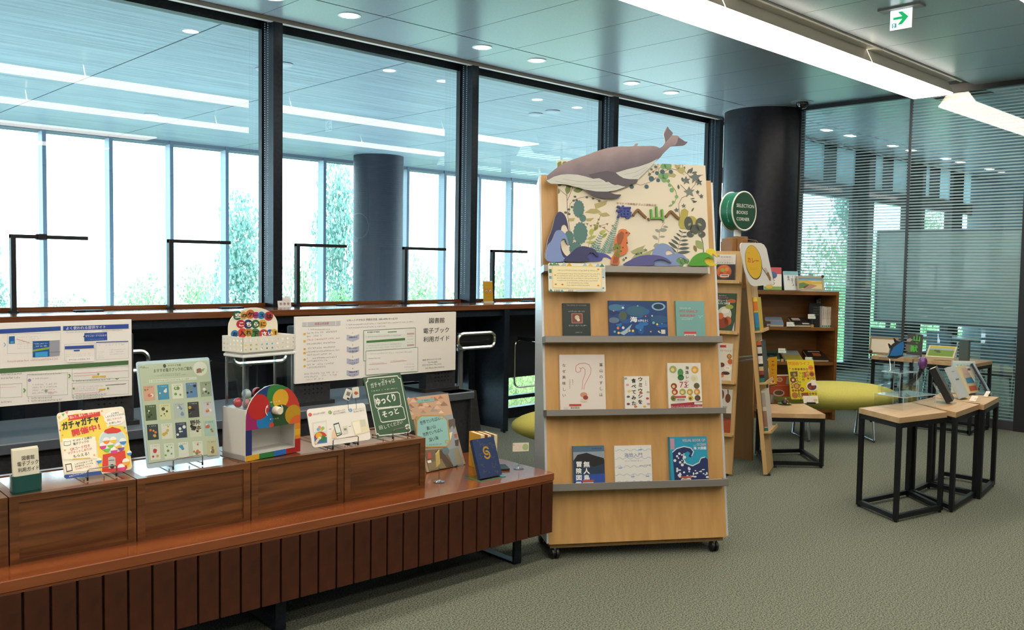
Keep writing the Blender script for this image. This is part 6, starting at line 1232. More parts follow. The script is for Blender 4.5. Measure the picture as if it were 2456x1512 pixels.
# books on leaf B (spines towards us)
def ebook(label, z0, h, w, th, cover, prn, x=.03):
    M = MB_ @ Matrix.Translation((x, -.004, z0+.001)) @ Matrix.Rotation(math.radians(0), 4, 'Z'); M = MB_ @ Matrix.Translation((x+w/2, -th-.002, z0+.001))
    t = book('cook_book', label, M, w, h, th, cover, 'books on the wooden book tower', 'l'); Ms_ = M @ Matrix.Translation((-w/2, th/2, 0)) @ Matrix.Rotation(-math.pi/2, 4, 'Z')
    q = Pr(Ms_); q.uv(th, h); 
    for y0, y1, c in prn: q.rect(.0, y0, 1, y1, c, 1)
    o = q.b.obj('spine_print', t); o.matrix_parent_inverse = Matrix.Identity(4); o.matrix_local = M.inverted() @ Ms_
    return t, M
ebook('yellow and blue paperback seen by its spine on the tower', ZBl[0], .235, .17, .03, '#c9a81e', ((.0, .12, '#d8c040'), (.12, .4, '#c8702c'), (.45, .9, '#2a7aa8'), (.9, 1, '#1f6a60')))
ebook('black spine cookbook with orange cap on the tower', ZBl[1], .29, .2, .032, '#23252a', ((.0, .10, '#b8562c'), (.14, .3, '#c9c6c0'), (.36, .55, '#d8d4cc'), (.62, .72, '#b9a87a'), (.72, .82, '#8a3a30'), (.9, 1, '#1f6a60')))
ebook('white spine cookbook on the lowest tower ledge', ZBl[2], .285, .2, .026, '#c4bfb8', ((.05, .4, '#9a948c'), (.5, .9, '#8d6a5a'), (.92, 1, '#1f6a60')))
# ================================================================= CURVED BOOKCASE AROUND THE PILLAR
bcw = wood('bookcase_wood', '#6a4118', '#7d5022', (.8, .8, 5), .4, 4, 2, .15)
PC = Vector((9.07, 5.43, 0)); bc = thing('curved_bookcase', 'low brown bookcase curved around the dark round pillar', 'bookcase', Matrix.Translation(PC))
RO, RI, A0, A1 = 1.55, 1.22, -121.0, -178.0
def arc(r, a0=A0, a1=A1, n=20): return [(r*math.cos(math.radians(a0+(a1-a0)*i/n)), r*math.sin(math.radians(a0+(a1-a0)*i/n))) for i in range(n+1)]
def arcslab(z0, z1, ro=RO, ri=RI): return B().slab(arc(ro)+arc(ri)[::-1], z0, z1, bcw)
zs_ = [zat(1915, y, 7.86, 4.44) for y in (700, 789, 873)]
arcslab(1.215, 1.25).obj('top_board', bc, smooth=True)
for z in (zat(1915, 787, 7.86, 4.44), zat(1915, 871, 7.86, 4.44), .10): arcslab(z-.028, z, RO-.012).obj('shelf', bc, smooth=True)
SZ1, SZ2 = zat(1915, 787, 7.86, 4.44), zat(1915, 871, 7.86, 4.44)
arcslab(0, .072, RO-.05, RI+.02).obj('plinth', bc, smooth=True)
B().slab(arc(RI+.012)+arc(RI)[::-1], .06, 1.215, bcw).obj('back_panel', bc, smooth=True)
for a in (A0, A0-28, A1):
    u = dirv(a); n_ = dirv(a+90)*.014; P = [u*RI-n_, u*RO-n_, u*RO+n_, u*RI+n_]
    B().slab([(p.x, p.y) for p in P], 0, 1.25 if a in (A0, A1) else 1.215, bcw).obj('side_panel', bc) if a != A0-28 else None
def onarc(a, r, z): p = PC+dirv(a)*r; return Vector((p.x, p.y, z))
def arcFr(a, r, z, tilt=0, turn=0): return Fr(onarc(a, r, z), a+90+turn, tilt)   # local -y faces outward
def ang_of(px_, r=1.45):
    """angle on the bookcase arc where a pixel column lands"""
    best = None
    for k in range(0, 600):
        a = -115-.12*k; p = onarc(a, r, 1.0); qv = p-CAM; xx = 1228+FPX*(qv.dot(CR))/(qv.dot(CF))
        if best is None or abs(xx-px_) < best[0]: best = (abs(xx-px_), a)
    return best[1]
gN = 'books in the curved bookcase'
t = book('guide_book', 'white and blue guide book with vertical title on the bookcase top', arcFr(ang_of(1901), 1.40, 1.252, 14, 12), .15, .19, .015, '#d2d6d4', gN); q = Pr(t.matrix_world).uv(.15, .19)
t.location.z += .004
q.rect(0, 0, 1, .2, '#7fb0bc', 1).vtext(.8, .24, '日本列島', .15, '#33383a', .13, .01).vtext(.55, .24, '「富士」', .15, '#33383a', .13, .01).vtext(.3, .24, '案内', .15, '#33383a', .13, .01).dash(.1, .12, .5, 1, .1, .04, '#3f6a78'); q.obj(t)
t = book('field_book', 'white book with red and blue flower cover on the bookcase top', arcFr(ang_of(1853), 1.40, 1.252, 12, 5), .17, .225, .015, '#d5cfc4', gN); t.location.z += .004
q = Pr(t.matrix_world).uv(.17, .225); q.rect(0, 0, 1, .3, '#b8404a', 1).circ(.5, .35, .25, '#3a5a8a', 2, 14, .16).text(.35, .58, '天', .2, '#2a2a2a', .62, .01, 4).text(.35, .78, 'の', .16, '#2a2a2a', .6, .01, 4).rect(0, .85, 1, 1, '#7a9a4a', 1).circ(.3, .85, .2, '#c9a83a', 2, 12, .1); q.obj(t)
FMx = arcFr(ang_of(1946), 1.42, 1.256, 12, 0); fr_ = thing('framed_picture', 'small framed landscape print leaning on the bookcase top', 'picture', FMx)
B().box(-.135, .135, 0, .012, 0, .018, mat('#a89a84', .5)).box(-.135, .135, 0, .012, .122, .14, mat('#a89a84', .5)).box(-.135, -.117, 0, .012, .018, .122, mat('#a89a84', .5)).box(.117, .135, 0, .012, .018, .122, mat('#a89a84', .5)).obj('frame', fr_)
B().box(-.118, .118, .004, .01, .016, .124, mat('#d5c68e', .3)).obj('picture_sheet', fr_)
q = Pr(FMx, .0035).uv(.234, .104, .018); q.rect(0, 0, 1, .22, '#6a9ab8', 1).poly([(0, .22), (.3, .2), (.6, .35), (1, .3), (1, .55), (0, .6)], '#c9a83a', 1).poly([(0, .5), (.2, .4), (.45, .6), (.3, .9), (0, 1)], '#5a7a44', 2).poly([(.2, .8), (.5, .55), (.8, .7), (.5, 1), (.2, 1)], '#a8806a', 2); q.obj(fr_, 'landscape_print')
B().ball((.125, -.004, .142), .014, mat('#4a241c', .5), 12, 8).obj('knob', fr_, smooth=True)
def flatbook(label, pxc, r, z, w, d, th, cover, prn, turn=0, tilt=18.0):
    """book lying face up, raised at the back, fore edge outward"""
    M = arcFr(ang_of(pxc, r), r, z, 0, turn) @ Matrix.Translation((0, 0, .002)) @ Matrix.Rotation(math.radians(tilt), 4, 'X')
    t = thing('laid_book', label, 'book', M, gN); c = mat(cover, .4)
    B().box(-w/2, w/2, 0, d, 0, .002, c).box(-w/2, w/2, 0, d, th-.002, th, c).box(-w/2, w/2, d-.002, d, .002, th-.002, c).obj('cover', t)
    B().box(-w/2+.003, w/2-.003, .003, d-.002, .002, th-.002, pgs).obj('page_block', t)
    b = B()
    for x0, y0, x1, y1, cc in prn: b.box((x0-.5)*w, (x1-.5)*w, (1-y1)*d, (1-y0)*d, th, th+.0006, mat(cc, .45))
    b.obj('cover_print', t)
    B().box(-w*.3, w*.3, d*.55, d*.62, -d*.55*math.sin(math.radians(tilt))-.0, -.0005, mat('#b9b4aa', .4), Matrix.Rotation(-math.radians(0), 4, 'X')).obj('prop', t)
    return t
def card(label, pxc, r, z, holder='block', turn=0, w=.075, h=.045):
    a = ang_of(pxc, r); M = arcFr(a, r, z, 0, turn); t = thing('comment_card', label, 'card', M, 'comment cards on the bookcase')
    if holder == 'post':
        B().bbox(-.013, .013, -.013, .013, 0, .028, .002, mat('#b08a54', .6)).obj('wood_foot', t); B().tube([(0, 0, .028), (0, 0, .09)], .0015, steelg, 5).obj('wire', t); zz = .085
    else: B().bbox(-.035, .035, -.012, .012, 0, .008, .002, black).obj('foot', t); zz = .006
    B().box(-w/2, w/2, -.001, .001, zz, zz+h, mat('#d8d8d0', .55), Matrix.Rotation(-.12, 4, 'X')).obj('card_sheet', t)
    B().box(-w*.35, w*.3, -.0018, -.0012, zz+h*.55, zz+h*.6, mat('#8a9a94', .6), Matrix.Rotation(-.12, 4, 'X')).box(-w*.35, w*.25, -.0018, -.0012, zz+h*.38, zz+h*.43, mat('#a0a8a4', .6), Matrix.Rotation(-.12, 4, 'X')).box(w*.36, w*.5, -.0018, -.0012, zz+h*.5, zz+h, mat('#5f8a5a', .6), Matrix.Rotation(-.12, 4, 'X')).obj('writing', t)
flatbook('blue-grey photo book lying tilted on the upper shelf', 1860, 1.50, SZ1, .16, .2, .024, '#8a93a0', ((.0, .0, 1, .45, '#7d8ca6'), (0, .45, 1, .6, '#a89a86'), (0, .6, 1, 1, '#6f86a8')))
card('white comment card on black foot between upper shelf books', 1897, 1.53, SZ1)
flatbook('black book with white label lying tilted on the upper shelf', 1925, 1.50, SZ1, .165, .2, .024, '#2a2624', ((.12, .1, .6, .4, '#c9b8b4'), (.55, .75, .95, .9, '#d5cfc6')))
card('white comment card on wooden foot before the black spines', 1948, 1.51, SZ1, 'post')
def upright(label, pxc, r, z, wid, h, d, cover, face=False):
    """upright book; wid = spine thickness unless shown face out"""
    if face: return book('upright_book', label, arcFr(ang_of(pxc, r), r, z, 4), wid, h, d, cover, gN)
    M = arcFr(ang_of(pxc, r), r, z); t = thing('upright_book', label, 'book', M, gN); c = mat(cover, .4)
    B().box(-wid/2, wid/2, 0, .002, 0, h, c).box(-wid/2, -wid/2+.0015, .002, d, 0, h, c).box(wid/2-.0015, wid/2, .002, d, 0, h, c).obj('cover', t)
    B().box(-wid/2+.0015, wid/2-.0015, .002, d-.003, .003, h-.003, pgs).obj('page_block', t)
    q = Pr(M); q.uv(wid, h); q.rect(.15, .9, .85, .98, '#2b8a74', 1); q.dash(.3, .2, .75, 8, .07, .25, '#8a5a4a' if cover > '#8' else '#cfcac0', 1, 0, .8); q.obj(t, 'spine_print'); return t
b1 = upright('dark charcoal book with rows of fine dots leaning face out', 1958, 1.43, SZ1, .14, .235, .02, '#232527', True)
q = Pr(b1.matrix_world).uv(.14, .235)
for i in range(4): q.dash(.3, .2+.1*i, .85, 1, .1, .035, '#8d8f90', 1, 0, .8, i+3)
q.obj(b1)
big = upright('tall black and white photo book standing behind the white spines', 1980, 1.30, SZ1, .19, .29, .016, '#2a2526', True)
q = Pr(big.matrix_world).uv(.19, .29); q.poly([(0, .1), (.3, .02), (.5, .3), (1, .15), (1, .5), (.4, .6), (0, .4)], '#9a9698', 1).text(.08, .15, '写真', .12, '#a84a44', .4, .01, 3); q.obj(big)
for i, (c, lb) in enumerate((('#cfc8bc', 'first white-spined book next to the charcoal book'), ('#d6d2c4', 'second white-spined book from the charcoal book'), ('#c6c4b8', 'third white-spined book from the charcoal book'), ('#cdc9ba', 'fourth white-spined book from the charcoal book'), ('#d0c8b8', 'white-spined book next to the black spine'), ('#26282a', 'black-spined book against the bookcase side'))):
    upright(lb, 1974+i*4.6, 1.47, SZ1, .0185, (.205, .2, .195, .197, .2, .235)[i], .13, c)
tag(B().bbox(-.06, .06, 0, .09, 0, .05, .004, mat('#3f2c1c', .6)).obj('plant_pot', M=arcFr(ang_of(1833, 1.48), 1.50, SZ1)), 'small dark brown object half hidden on the upper shelf', 'ornament')
flatbook('green book with black bear lying tilted on the lower shelf', 1853, 1.50, SZ2, .17, .2, .024, '#2f5a48', ((.2, .3, .9, .55, '#1c211f'), (.3, .5, .45, .75, '#1c211f'), (.65, .5, .8, .7, '#1c211f')))
card('white comment card on wooden foot beside the bear book', 1879, 1.52, SZ2, 'post')
flatbook('landscape photo book with olive field lying on the lower shelf', 1908, 1.49, SZ2, .17, .22, .022, '#b9b49a', ((0, 0, 1, .45, '#8f9a9c'), (0, .45, 1, .65, '#a08a4a'), (0, .65, 1, 1, '#8f8a3a')))
card('white comment card on black foot beside the black food book', 1944, 1.53, SZ2)
flatbook('black food book lying tilted at the end of lower shelf', 1968, 1.49, SZ2, .19, .24, .02, '#26221f', ((.35, .3, .75, .6, '#a8562c'), (.2, .1, .8, .2, '#b9b2a8')), -10)
# ================================================================= YELLOW OTTOMANS
yl = noisy('yellow_felt', '#bdb256', '#cbc168', 220, .95, .25, .002)
def ottoman(c, yaw, label, rx=.60, ry=.30):
    t = thing('oval_bench', label, 'bench', Fr((c[0], c[1], 0), yaw), 'yellow felt benches')
    pr = [(max(.001, math.cos(math.radians(a))**.72), .375+.115*math.sin(math.radians(a))) for a in range(-90, 91, 10)]
    B().lathe(pr, yl, 40, None, rx, ry).obj('cushion', t, smooth=True)
    for sx in (-1, 1):
        b = B(); x = sx*.28; w = .035
        b.tube([(x, -.15, .27), (x, -.2, .02), (x, -.19, .008), (x, .19, .008), (x, .2, .02), (x, .15, .27)], .012, mat('#a9adb2', .25, .9), 8); b.obj('sled_leg', t, smooth=True)
    return t
ottoman((7.38, 3.66), -42, 'yellow felt oval bench with steel sled legs behind the curry table', .55, .30)
ottoman((4.64, 3.98), -35, 'yellow felt oval bench half hidden behind the beech stand', .60, .32)
# ================================================================= BLACK-FRAMED DISPLAY TABLES
tbw = wood('table_ply', '#b5926a', '#c6a67e', (.8, 6, 6), .4, 3, 2, .1); tbf = mat('#111318', .45, .3)
def dtable(name, label, corners, zt, inset=.02, group='black-framed display tables'):
    P = [Vector((p[0], p[1], 0)) for p in corners]; c = sum(P, Vector())/len(P)
    t = thing(name, label, 'table', Matrix.Translation(c), group); Q = [p-c for p in P]
    B().slab([(p.x, p.y) for p in Q], zt-.032, zt, tbw).obj('table_top', t)
    F_ = [p*(1-inset/p.length) for p in Q]; s_ = .013
    for p in F_: B().box(p.x-s_, p.x+s_, p.y-s_, p.y+s_, .012, zt-.032, tbf).lathe([(.01, 0), (.01, .012)], black, 8, Matrix.Translation((p.x, p.y, 0))).obj('leg', t)
    for z in (.03, zt-.048):
        for a, b_ in zip(F_, F_[1:]+F_[:1]):
            d = b_-a; B().box(0, d.length, -s_, s_, z-.013, z+.013, tbf, Matrix.Translation((a.x, a.y, 0)) @ Matrix.Rotation(math.atan2(d.y, d.x), 4, 'Z')).obj('rail', t)
    return t
ZT = .612
def tp(x, y, z=ZT): p = onz(x, y, z); return (p.x, p.y)
T1 = [tp(2060, 979), tp(2157, 1003), tp(2272, 989), tp(2186, 965)]
dtable('display_table', 'black-framed wood-topped table carrying the clear display risers', T1, ZT)
b2, c2 = Vector(tp(2293, 990)), Vector(tp(2353, 969)); nd = Vector((-(c2-b2).y, (c2-b2).x)).normalized(); dd = (c2-b2).normalized()
a2 = Vector(tp(2184, 964)); D1 = Vector(T1[3]); T2 = [b2, c2, c2+nd*.32+dd*.05, D1+dd*.012]
dtable('display_table', 'black-framed wood-topped table with leaning books beside the clear risers', [tuple(v) for v in T2], ZT)
b3, c3 = Vector(tp(2360, 972)), Vector(tp(2396, 953)); nd3 = Vector((-(c3-b3).y, (c3-b3).x)).normalized(); dd3 = (c3-b3).normalized()
T3 = [b3, c3, c3+nd3*.36+dd3*.05, T2[2]+dd3*.03]
dtable('display_table', 'black-framed wood-topped table at the far end of the curved row', [tuple(v) for v in T3], ZT)
f4 = [onz(*p) for p in ((1815, 1093), (1835, 1120), (1970, 1123), (1922, 1090))]
TCv = [(p.x, p.y) for p in f4]; cc = (sum(p[0] for p in TCv)/4, sum(p[1] for p in TCv)/4); TCv = [(cc[0]+(p[0]-cc[0])*1.06, cc[1]+(p[1]-cc[1])*1.06) for p in TCv]
dtable('display_table', 'black-framed wood-topped table with the curry magazine display', TCv, .40)
# ================================================================= ROOM BEHIND THE STRIPED GLASS
nw = struct(B().box(XG+.4, 17.4, 6.14, 6.24, 0, .12, mul).box(XG+.4, 17.4, 6.12, 6.24, 2.50, 2.69, mat('#1d2328', .5)).obj('wall_next'))
for x0, x1, thin in ((9.5, 9.75, 0), (11.88, 12.13, 1), (12.83, 13.37, 0), (13.75, 13.99, 1), (14.63, 15.25, 0), (15.54, 15.83, 1), (16.43, 16.9, 0)):  # dark bands mirrored in the glass, built as solid uprights
    B().box(x0, x1, 6.10, 6.24, 2.69 if thin else 0, H, mat('#1b2126', .5)).obj('reflection_pier', nw)
def fabric():
    m, nt, b, o = newmat('blind_fabric'); N = nt.nodes; L = nt.links; b.inputs['Base Color'].default_value = lin('#d3dde0'); b.inputs['Roughness'].default_value = .9
    tl = N.new('ShaderNodeBsdfTranslucent'); tl.inputs[0].default_value = lin('#d3e2e6'); mx = N.new('ShaderNodeMixShader'); mx.inputs[0].default_value = .65
    L.new(b.outputs[0], mx.inputs[1]); L.new(tl.outputs[0], mx.inputs[2]); L.new(mx.outputs[0], o.inputs[0]); return m
blm = fabric()
for i, (x0, x1) in enumerate(((9.75, 12.83), (13.37, 14.63), (15.25, 16.43), (16.9, 17.4))): struct(B().box(x0, x1, 6.18, 6.188, .12, 2.5, og).obj('window_%d' % (20+i)))
bays = ((9.75, 11.88), (12.13, 12.83), (13.37, 13.75), (13.99, 14.63), (15.25, 15.54), (15.83, 16.43), (16.9, 17.4))  # white panels mirrored in the glass, built here as added blinds
for i, (x0, x1) in enumerate(bays):
    t = thing('reflection_blind', 'white blind standing in for a reflection over the '+['first', 'second', 'third', 'fourth', 'fifth', 'sixth', 'seventh'][i]+' window from the pillar behind striped glass', 'blind', Matrix.Translation(((x0+x1)/2, 6.16, 2.69)), 'reflection blinds behind the glass wall'); a = (x1-x0)/2-.01
    B().box(-a, a, -.004, 0, .02, .52, blm).obj('fabric', t); B().box(-a, a, -.012, .004, 0, .02, alu).obj('bottom_bar', t)
for j, x0 in enumerate((9.45, 11.55, 13.65)):  # lamp rows added to brighten the room behind the glass
    for sy, nm in ((2.7, 'nearer the window'), (.8, 'farther from the window')): luminaire(x0, x0+2.05, sy, 'long white ceiling light added for brightness, '+ORD[j]+' behind the glass wall in the row '+nm)
wb_ = thing('whiteboard', 'wide pale whiteboard on wheels behind the striped glass wall', 'whiteboard', Fr((11.0, 3.2, 0), -90))
B().box(-1.74, 1.9, 0, .02, .86, 1.93, mat('#e2eae6', .4)).obj('board', wb_)
B().box(-1.77, 1.93, -.01, .03, 1.93, 1.96, alu).box(-1.77, 1.93, -.01, .03, .83, .86, alu).box(-1.77, -1.74, -.01, .03, .86, 1.93, alu).box(1.9, 1.93, -.01, .03, .86, 1.93, alu).obj('frame', wb_)
for x in (-1.6, 1.75): B().box(x-.02, x+.02, -.01, .03, .06, .84, alu).box(x-.02, x+.02, -.3, .3, .03, .06, alu).lathe([(.03, 0), (.03, .03)], black, 10, Matrix.Translation((x, -.28, 0))).lathe([(.03, 0), (.03, .03)], black, 10, Matrix.Translation((x, .28, 0))).obj('foot', wb_)
# chairs and table with chrome legs
def nchair(x, y, yaw, label):
    t = thing('meeting_chair', label, 'chair', Fr((x, y, 0), yaw), 'meeting chairs behind the glass wall'); bl = mat('#8fa9bd', .4)
    B().bbox(-.21, .21, -.2, .2, .43, .46, .012, mat('#23272c', .6)).obj('seat', t); B().bbox(-.2, .2, .19, .215, .56, .84, .01, bl).obj('backrest', t)
    for sx in (-1, 1):
        B().tube([(sx*.19, -.18, .44), (sx*.2, -.24, .01)], .011, chrome, 8).obj('leg', t, smooth=True); B().tube([(sx*.19, .2, .84), (sx*.19, .19, .44), (sx*.21, .25, .01)], .011, chrome, 8).obj('leg', t, smooth=True)
for i, (px_, py_, yw, lb) in enumerate(((2150, 905, 20, 'blue-backed chrome chair behind the glass under the framed picture'), (2290, 925, -5, 'blue-backed chrome chair behind the glass under the cow book'), (2425, 955, 5, 'blue-backed chrome chair behind the glass beside the door post'))):
    p = onx(px_, py_, 9.72); nchair(p.x, p.y, 60+yw, lb)
mt = thing('meeting_table', 'white-topped meeting table with chrome legs behind the glass wall', 'table', Fr((10.5, 2.6, 0), 90)); B().bbox(-1.3, 1.7, -.15, .25, .70, .73, .004, mat('#9fb2b6', .3)).obj('table_top', mt)
for x in (-1.2, 0, 1.1): B().tube([(x, -.05, .7), (x-.05, -.08, .01)], .02, chrome, 8).tube([(x, .2, .7), (x+.05, .22, .01)], .02, chrome, 8).obj('leg_pair', mt, smooth=True)
# ================================================================= CEILING FITTINGS
p = onx(2161, 8, 6.1); EM = Fr((6.1, onx(2161, 40, 6.1).y, H), -90); ex = thing('exit_sign', 'lit square exit sign with green arrow hanging from the ceiling', 'exit sign', EM)
zt, zb = onM(EM, 2161, 14)[1], onM(EM, 2161, 70)[1]; xl, xr = onM(EM, 2135, 40)[0], onM(EM, 2188, 40)[0]
B().box(-.14, .14, -.05, .05, -.012, 0, mat('#8b8c8a', .4)).obj('ceiling_plate', ex)
zt = min(zt, -.012); B().box(xl, xr, .001, .03, zb, zt, mat('#d9dcdc', .4)).obj('housing', ex)
B().box(xl+.002, xr-.002, -.001, .001, zb+.002, zt-.002, emit('exit_panel', '#eefaff', 1.6)).obj('lit_panel', ex)
q = Pr(EM, -.0012).crop(1900, 0, 4.417); eg = emit('exit_green', '#1fb86a', .75)
q.poly([(1070, 190), (1165, 170), (1120, 128), (1165, 118), (1232, 172), (1165, 255), (1115, 265), (1165, 200), (1070, 215)], eg, 1).poly([(1057, 255), (1104, 247), (1104, 292), (1057, 302)], emit('exit_teal', '#2a8a96', .5), 1).poly([(1066, 260), (1090, 256), (1090, 290), (1066, 295)], emit('exit_panel', '#eefaff', 1.6), 2).line([(1080, 262), (1078, 278), (1070, 290)], 7, emit('exit_teal', '#2a8a96', .5), 3).line([(1078, 278), (1088, 288)], 7, emit('exit_teal', '#2a8a96', .5), 3)
q.obj(ex, 'arrow_print')
dc = thing('dome_camera', 'small dark security camera dome in a white ceiling ring', 'security camera', Matrix.Translation((8.80, 4.83, H)))
B().lathe([(.115, -.004), (.115, 0), (.06, 0), (.06, -.006)], mat('#8d8f8e', .4), 28).obj('ceiling_ring', dc, smooth=True)
B().lathe([(.062, 0), (.064, -.02), (.058, -.045), (.04, -.066), (.0001, -.075)], mat('#0e1214', .08, coat=.6), 24).obj('dome', dc, smooth=True)
# ================================================================= CURRY TABLE DISPLAY
ZC = .40; gC = 'curry display things'
C5 = (1800, 820, 8.4)
M, w, h = rectfit((1898, 959), (1963, 957), (1950, 864), (1888, 863), ZC+.01, 14, -38)
t = board('magazine', 'yellow town magazine with curry photos standing on the curry table', 'magazine', M, w, h, .005, mat('#d2bd16', .4))
q = Pr(M).crop(*C5)
q.text(757, 470, '世田谷ライフ', 70, '#cf4a1c', 1190, .012, 2, 0).text(778, 552, '6', 40, '#c8452a', 806, .02, 2).circ(1215, 525, 52, '#d8702a', 2, 20).text(1175, 535, '保存版', 22, '#5a3a1c', 1258, .008, 3)
for x, y, r in ((855, 555, 22), (912, 553, 22), (968, 556, 22), (1026, 553, 22), (1082, 555, 22), (1137, 557, 22), (1145, 617, 22), (1155, 680, 22), (1160, 742, 22), (1217, 740, 18), (1272, 740, 22), (838, 860, 26), (843, 922, 22), (857, 985, 25), (912, 985, 22), (970, 985, 25), (978, 1047, 25), (985, 1100, 22), (1203, 1050, 22), (1260, 1048, 22), (1315, 1050, 22), (945, 800, 24), (940, 740, 20)): q.circ(x, y, r, ['#7a3a1c', '#5a4a3c', '#8a4a20', '#6a2c1a'][(x+y) % 4], 2, 12).circ(x, y, r*.5, ['#c9a86a', '#a8562c', '#d8c08a'][(x*3+y) % 3], 3, 8)
q.poly([(795, 610), (945, 595), (950, 705), (810, 705)], '#4a4a2c', 2).circ(885, 660, 30, '#b8764a', 3, 12).circ(858, 770, 60, '#3f2418', 2, 18).circ(858, 770, 40, '#a8562c', 3, 14).circ(855, 775, 18, '#e0d8c8', 4, 10).circ(930, 895, 60, '#7a4a2a', 2, 18).circ(930, 895, 42, '#c08a4a', 3, 14).circ(1040, 965, 44, '#5a2c1c', 2, 16).circ(1040, 965, 25, '#c98a5a', 3, 12).circ(895, 1080, 62, '#a8642c', 2, 18).circ(1235, 650, 60, '#c8702a', 2, 18).circ(1235, 655, 40, '#6a3a1c', 3, 14).poly([(1020, 1030), (1165, 1025), (1170, 1100), (1030, 1105)], '#8a3a20', 2)
q.circ(1240, 900, 118, '#d6d2cc', 4, 26, 100).circ(1235, 905, 92, '#5a2418', 5, 22, 74).circ(1200, 925, 30, '#8a3a1c', 6, 10).circ(1275, 900, 26, '#7a301a', 6, 10).poly([(1215, 775), (1315, 772), (1320, 880), (1225, 885)], '#d8cfc4', 7)
q.vtext(1065, 612, '世田谷', 60, '#2c2a18', 62, .012, 3).vtext(998, 610, 'カレー大全', 50, '#2c2a18', 60, .012, 3).rect(1088, 610, 1118, 720, '#c84a4a', 3); q.obj(t)
wire_stand(M, .09, 'small bent wire stand holding up the yellow town magazine', 'wire stands on the riser boxes', .01)
M2 = Fr(onz(1870, 953, ZC), -40, 10); x0, z1q = onM(M2, 1846, 900); x1, z2 = onM(M2, 1893, 899)
M2 = M2 @ Matrix.Translation(((x0+x1)/2, 0, .003)); t = board('menu_board', 'red card with curry dish photos standing at the back of the curry table', 'card', M2, x1-x0, (z1q+z2)/2-.003, .004, mat('#a8401f', .4))
q = Pr(M2).crop(*C5); q.poly([(530, 665), (775, 662), (778, 690), (530, 692)], '#d8c8b8', 1).circ(585, 765, 62, '#c8a890', 2, 18, 45).circ(585, 765, 46, '#a87a2c', 3, 16, 32).circ(570, 1035, 115, '#b8a090', 2, 22, 68).circ(570, 1030, 90, '#5a3a1c', 3, 20, 48).poly([(730, 710), (775, 705), (785, 860), (710, 860)], '#9a8a78', 2).line([(430, 885), (800, 882)], 8, '#c8745a', 3); q.obj(t)
p = onz(1849, 966, ZC); t = thing('steel_cup', 'small brushed steel cup holding the yellow pennant on curry table', 'cup', Matrix.Translation(p))
B().lathe([(.0001, 0), (.024, 0), (.026, .065), (.0235, .065), (.022, .003), (.0001, .003)], mat('#a8a49c', .3, .8), 24).obj('cup_body', t, smooth=True)
FM = Fr((p.x, p.y, p.z+.004), -30); t = thing('pennant', 'narrow yellow pennant with red curry book lettering in steel cup', 'flag', FM)
B().tube([(-.018, 0, 0), (-.03, 0, .27)], .0025, mat('#e0dcd4', .4), 6).obj('stick', t)
P = [onM(FM, a/8.4+1800, b_/8.4+820) for a, b_ in ((355, 325), (535, 300), (530, 885), (370, 905))]; B().prism(P, -.001, .001, mat('#c99412', .5)).obj('cloth', t)
q = Pr(FM, -.0016).crop(*C5); q.vtext(447, 440, 'カレー本', 62, '#a8301c', 82, .03, 1).poly([(420, 375), (445, 395), (475, 378), (460, 405), (440, 410)], '#2c1c14', 1).circ(445, 820, 50, '#d8c8a8', 1, 14, 28).circ(455, 805, 22, '#a8401f', 2, 10).dash(500, 450, 520, 8, 30, 14, '#8a6414', 1); q.poly([(368, 880), (532, 852), (532, 875), (370, 905)], '#4a2c1c', 1).obj(t, 'lettering')
p = onz(1882, 971, ZC); t = thing('curry_plate', 'toy curry heap on a small green plate on curry table', 'plate', Matrix.Translation(p))
B().lathe([(.0001, 0), (.03, 0), (.052, .008), (.054, .010), (.03, .006), (.0001, .005)], mat('#4a8a54', .35), 28).obj('plate', t, smooth=True)
B().ball((.002, 0, .022), .026, mat('#3a1c12', .5), 16, 9, 1.1, 1, .9).ball((-.018, -.01, .014), .017, mat('#3a1c12', .5), 10, 6).ball((.02, -.008, .013), .016, mat('#3a1c12', .5), 10, 6).obj('curry_heap', t, smooth=True)
for x, y, z, c in ((.004, -.022, .03, '#c8642c'), (-.02, -.016, .018, '#c9a84a'), (-.006, -.026, .012, '#d8c890'), (.024, -.022, .010, '#b83a2c'), (0, -.006, .046, '#c9b86a')): B().bbox(x-.006, x+.006, y-.005, y+.005, z-.005, z+.005, .002, mat(c, .5)).obj('topping', t)
def notecard(pxl, pxr, yt, z, yaw, label, foot=True, tilt=20, grp='small comment cards'):
    a, b_ = onz(*pxl, z), onz(*pxr, z); c = (a+b_)/2; M = Fr((c.x, c.y, z+.004), yaw, tilt); x0, _ = onM(M, *pxl); x1, _ = onM(M, *pxr); zz = onM(M, (pxl[0]+pxr[0])/2, yt)[1]
    M = M @ Matrix.Translation(((x0+x1)/2, 0, 0)); w = x1-x0; t = thing('comment_card', label, 'card', M, grp)
    B().box(-w/2, w/2, 0, .0015, 0, zz, mat('#ddd8cc', .55)).obj('card_sheet', t); q = Pr(M).uv(w, zz); q.dash(.1, .3, .9, 4, .17, .07, '#b0706a', 1, 0, .8).rect(.7, .45, .95, .75, '#d8b86a', 1).obj(t, 'writing')
    if foot: B().bbox(-w*.3, w*.3, -.008, .012, -.004, .008, .002, black, Matrix.Rotation(math.radians(tilt), 4, 'X')).obj('foot', t)
notecard((1928, 970), (1963, 968), 950, ZC, -40, 'white comment card with black foot before the yellow magazine')
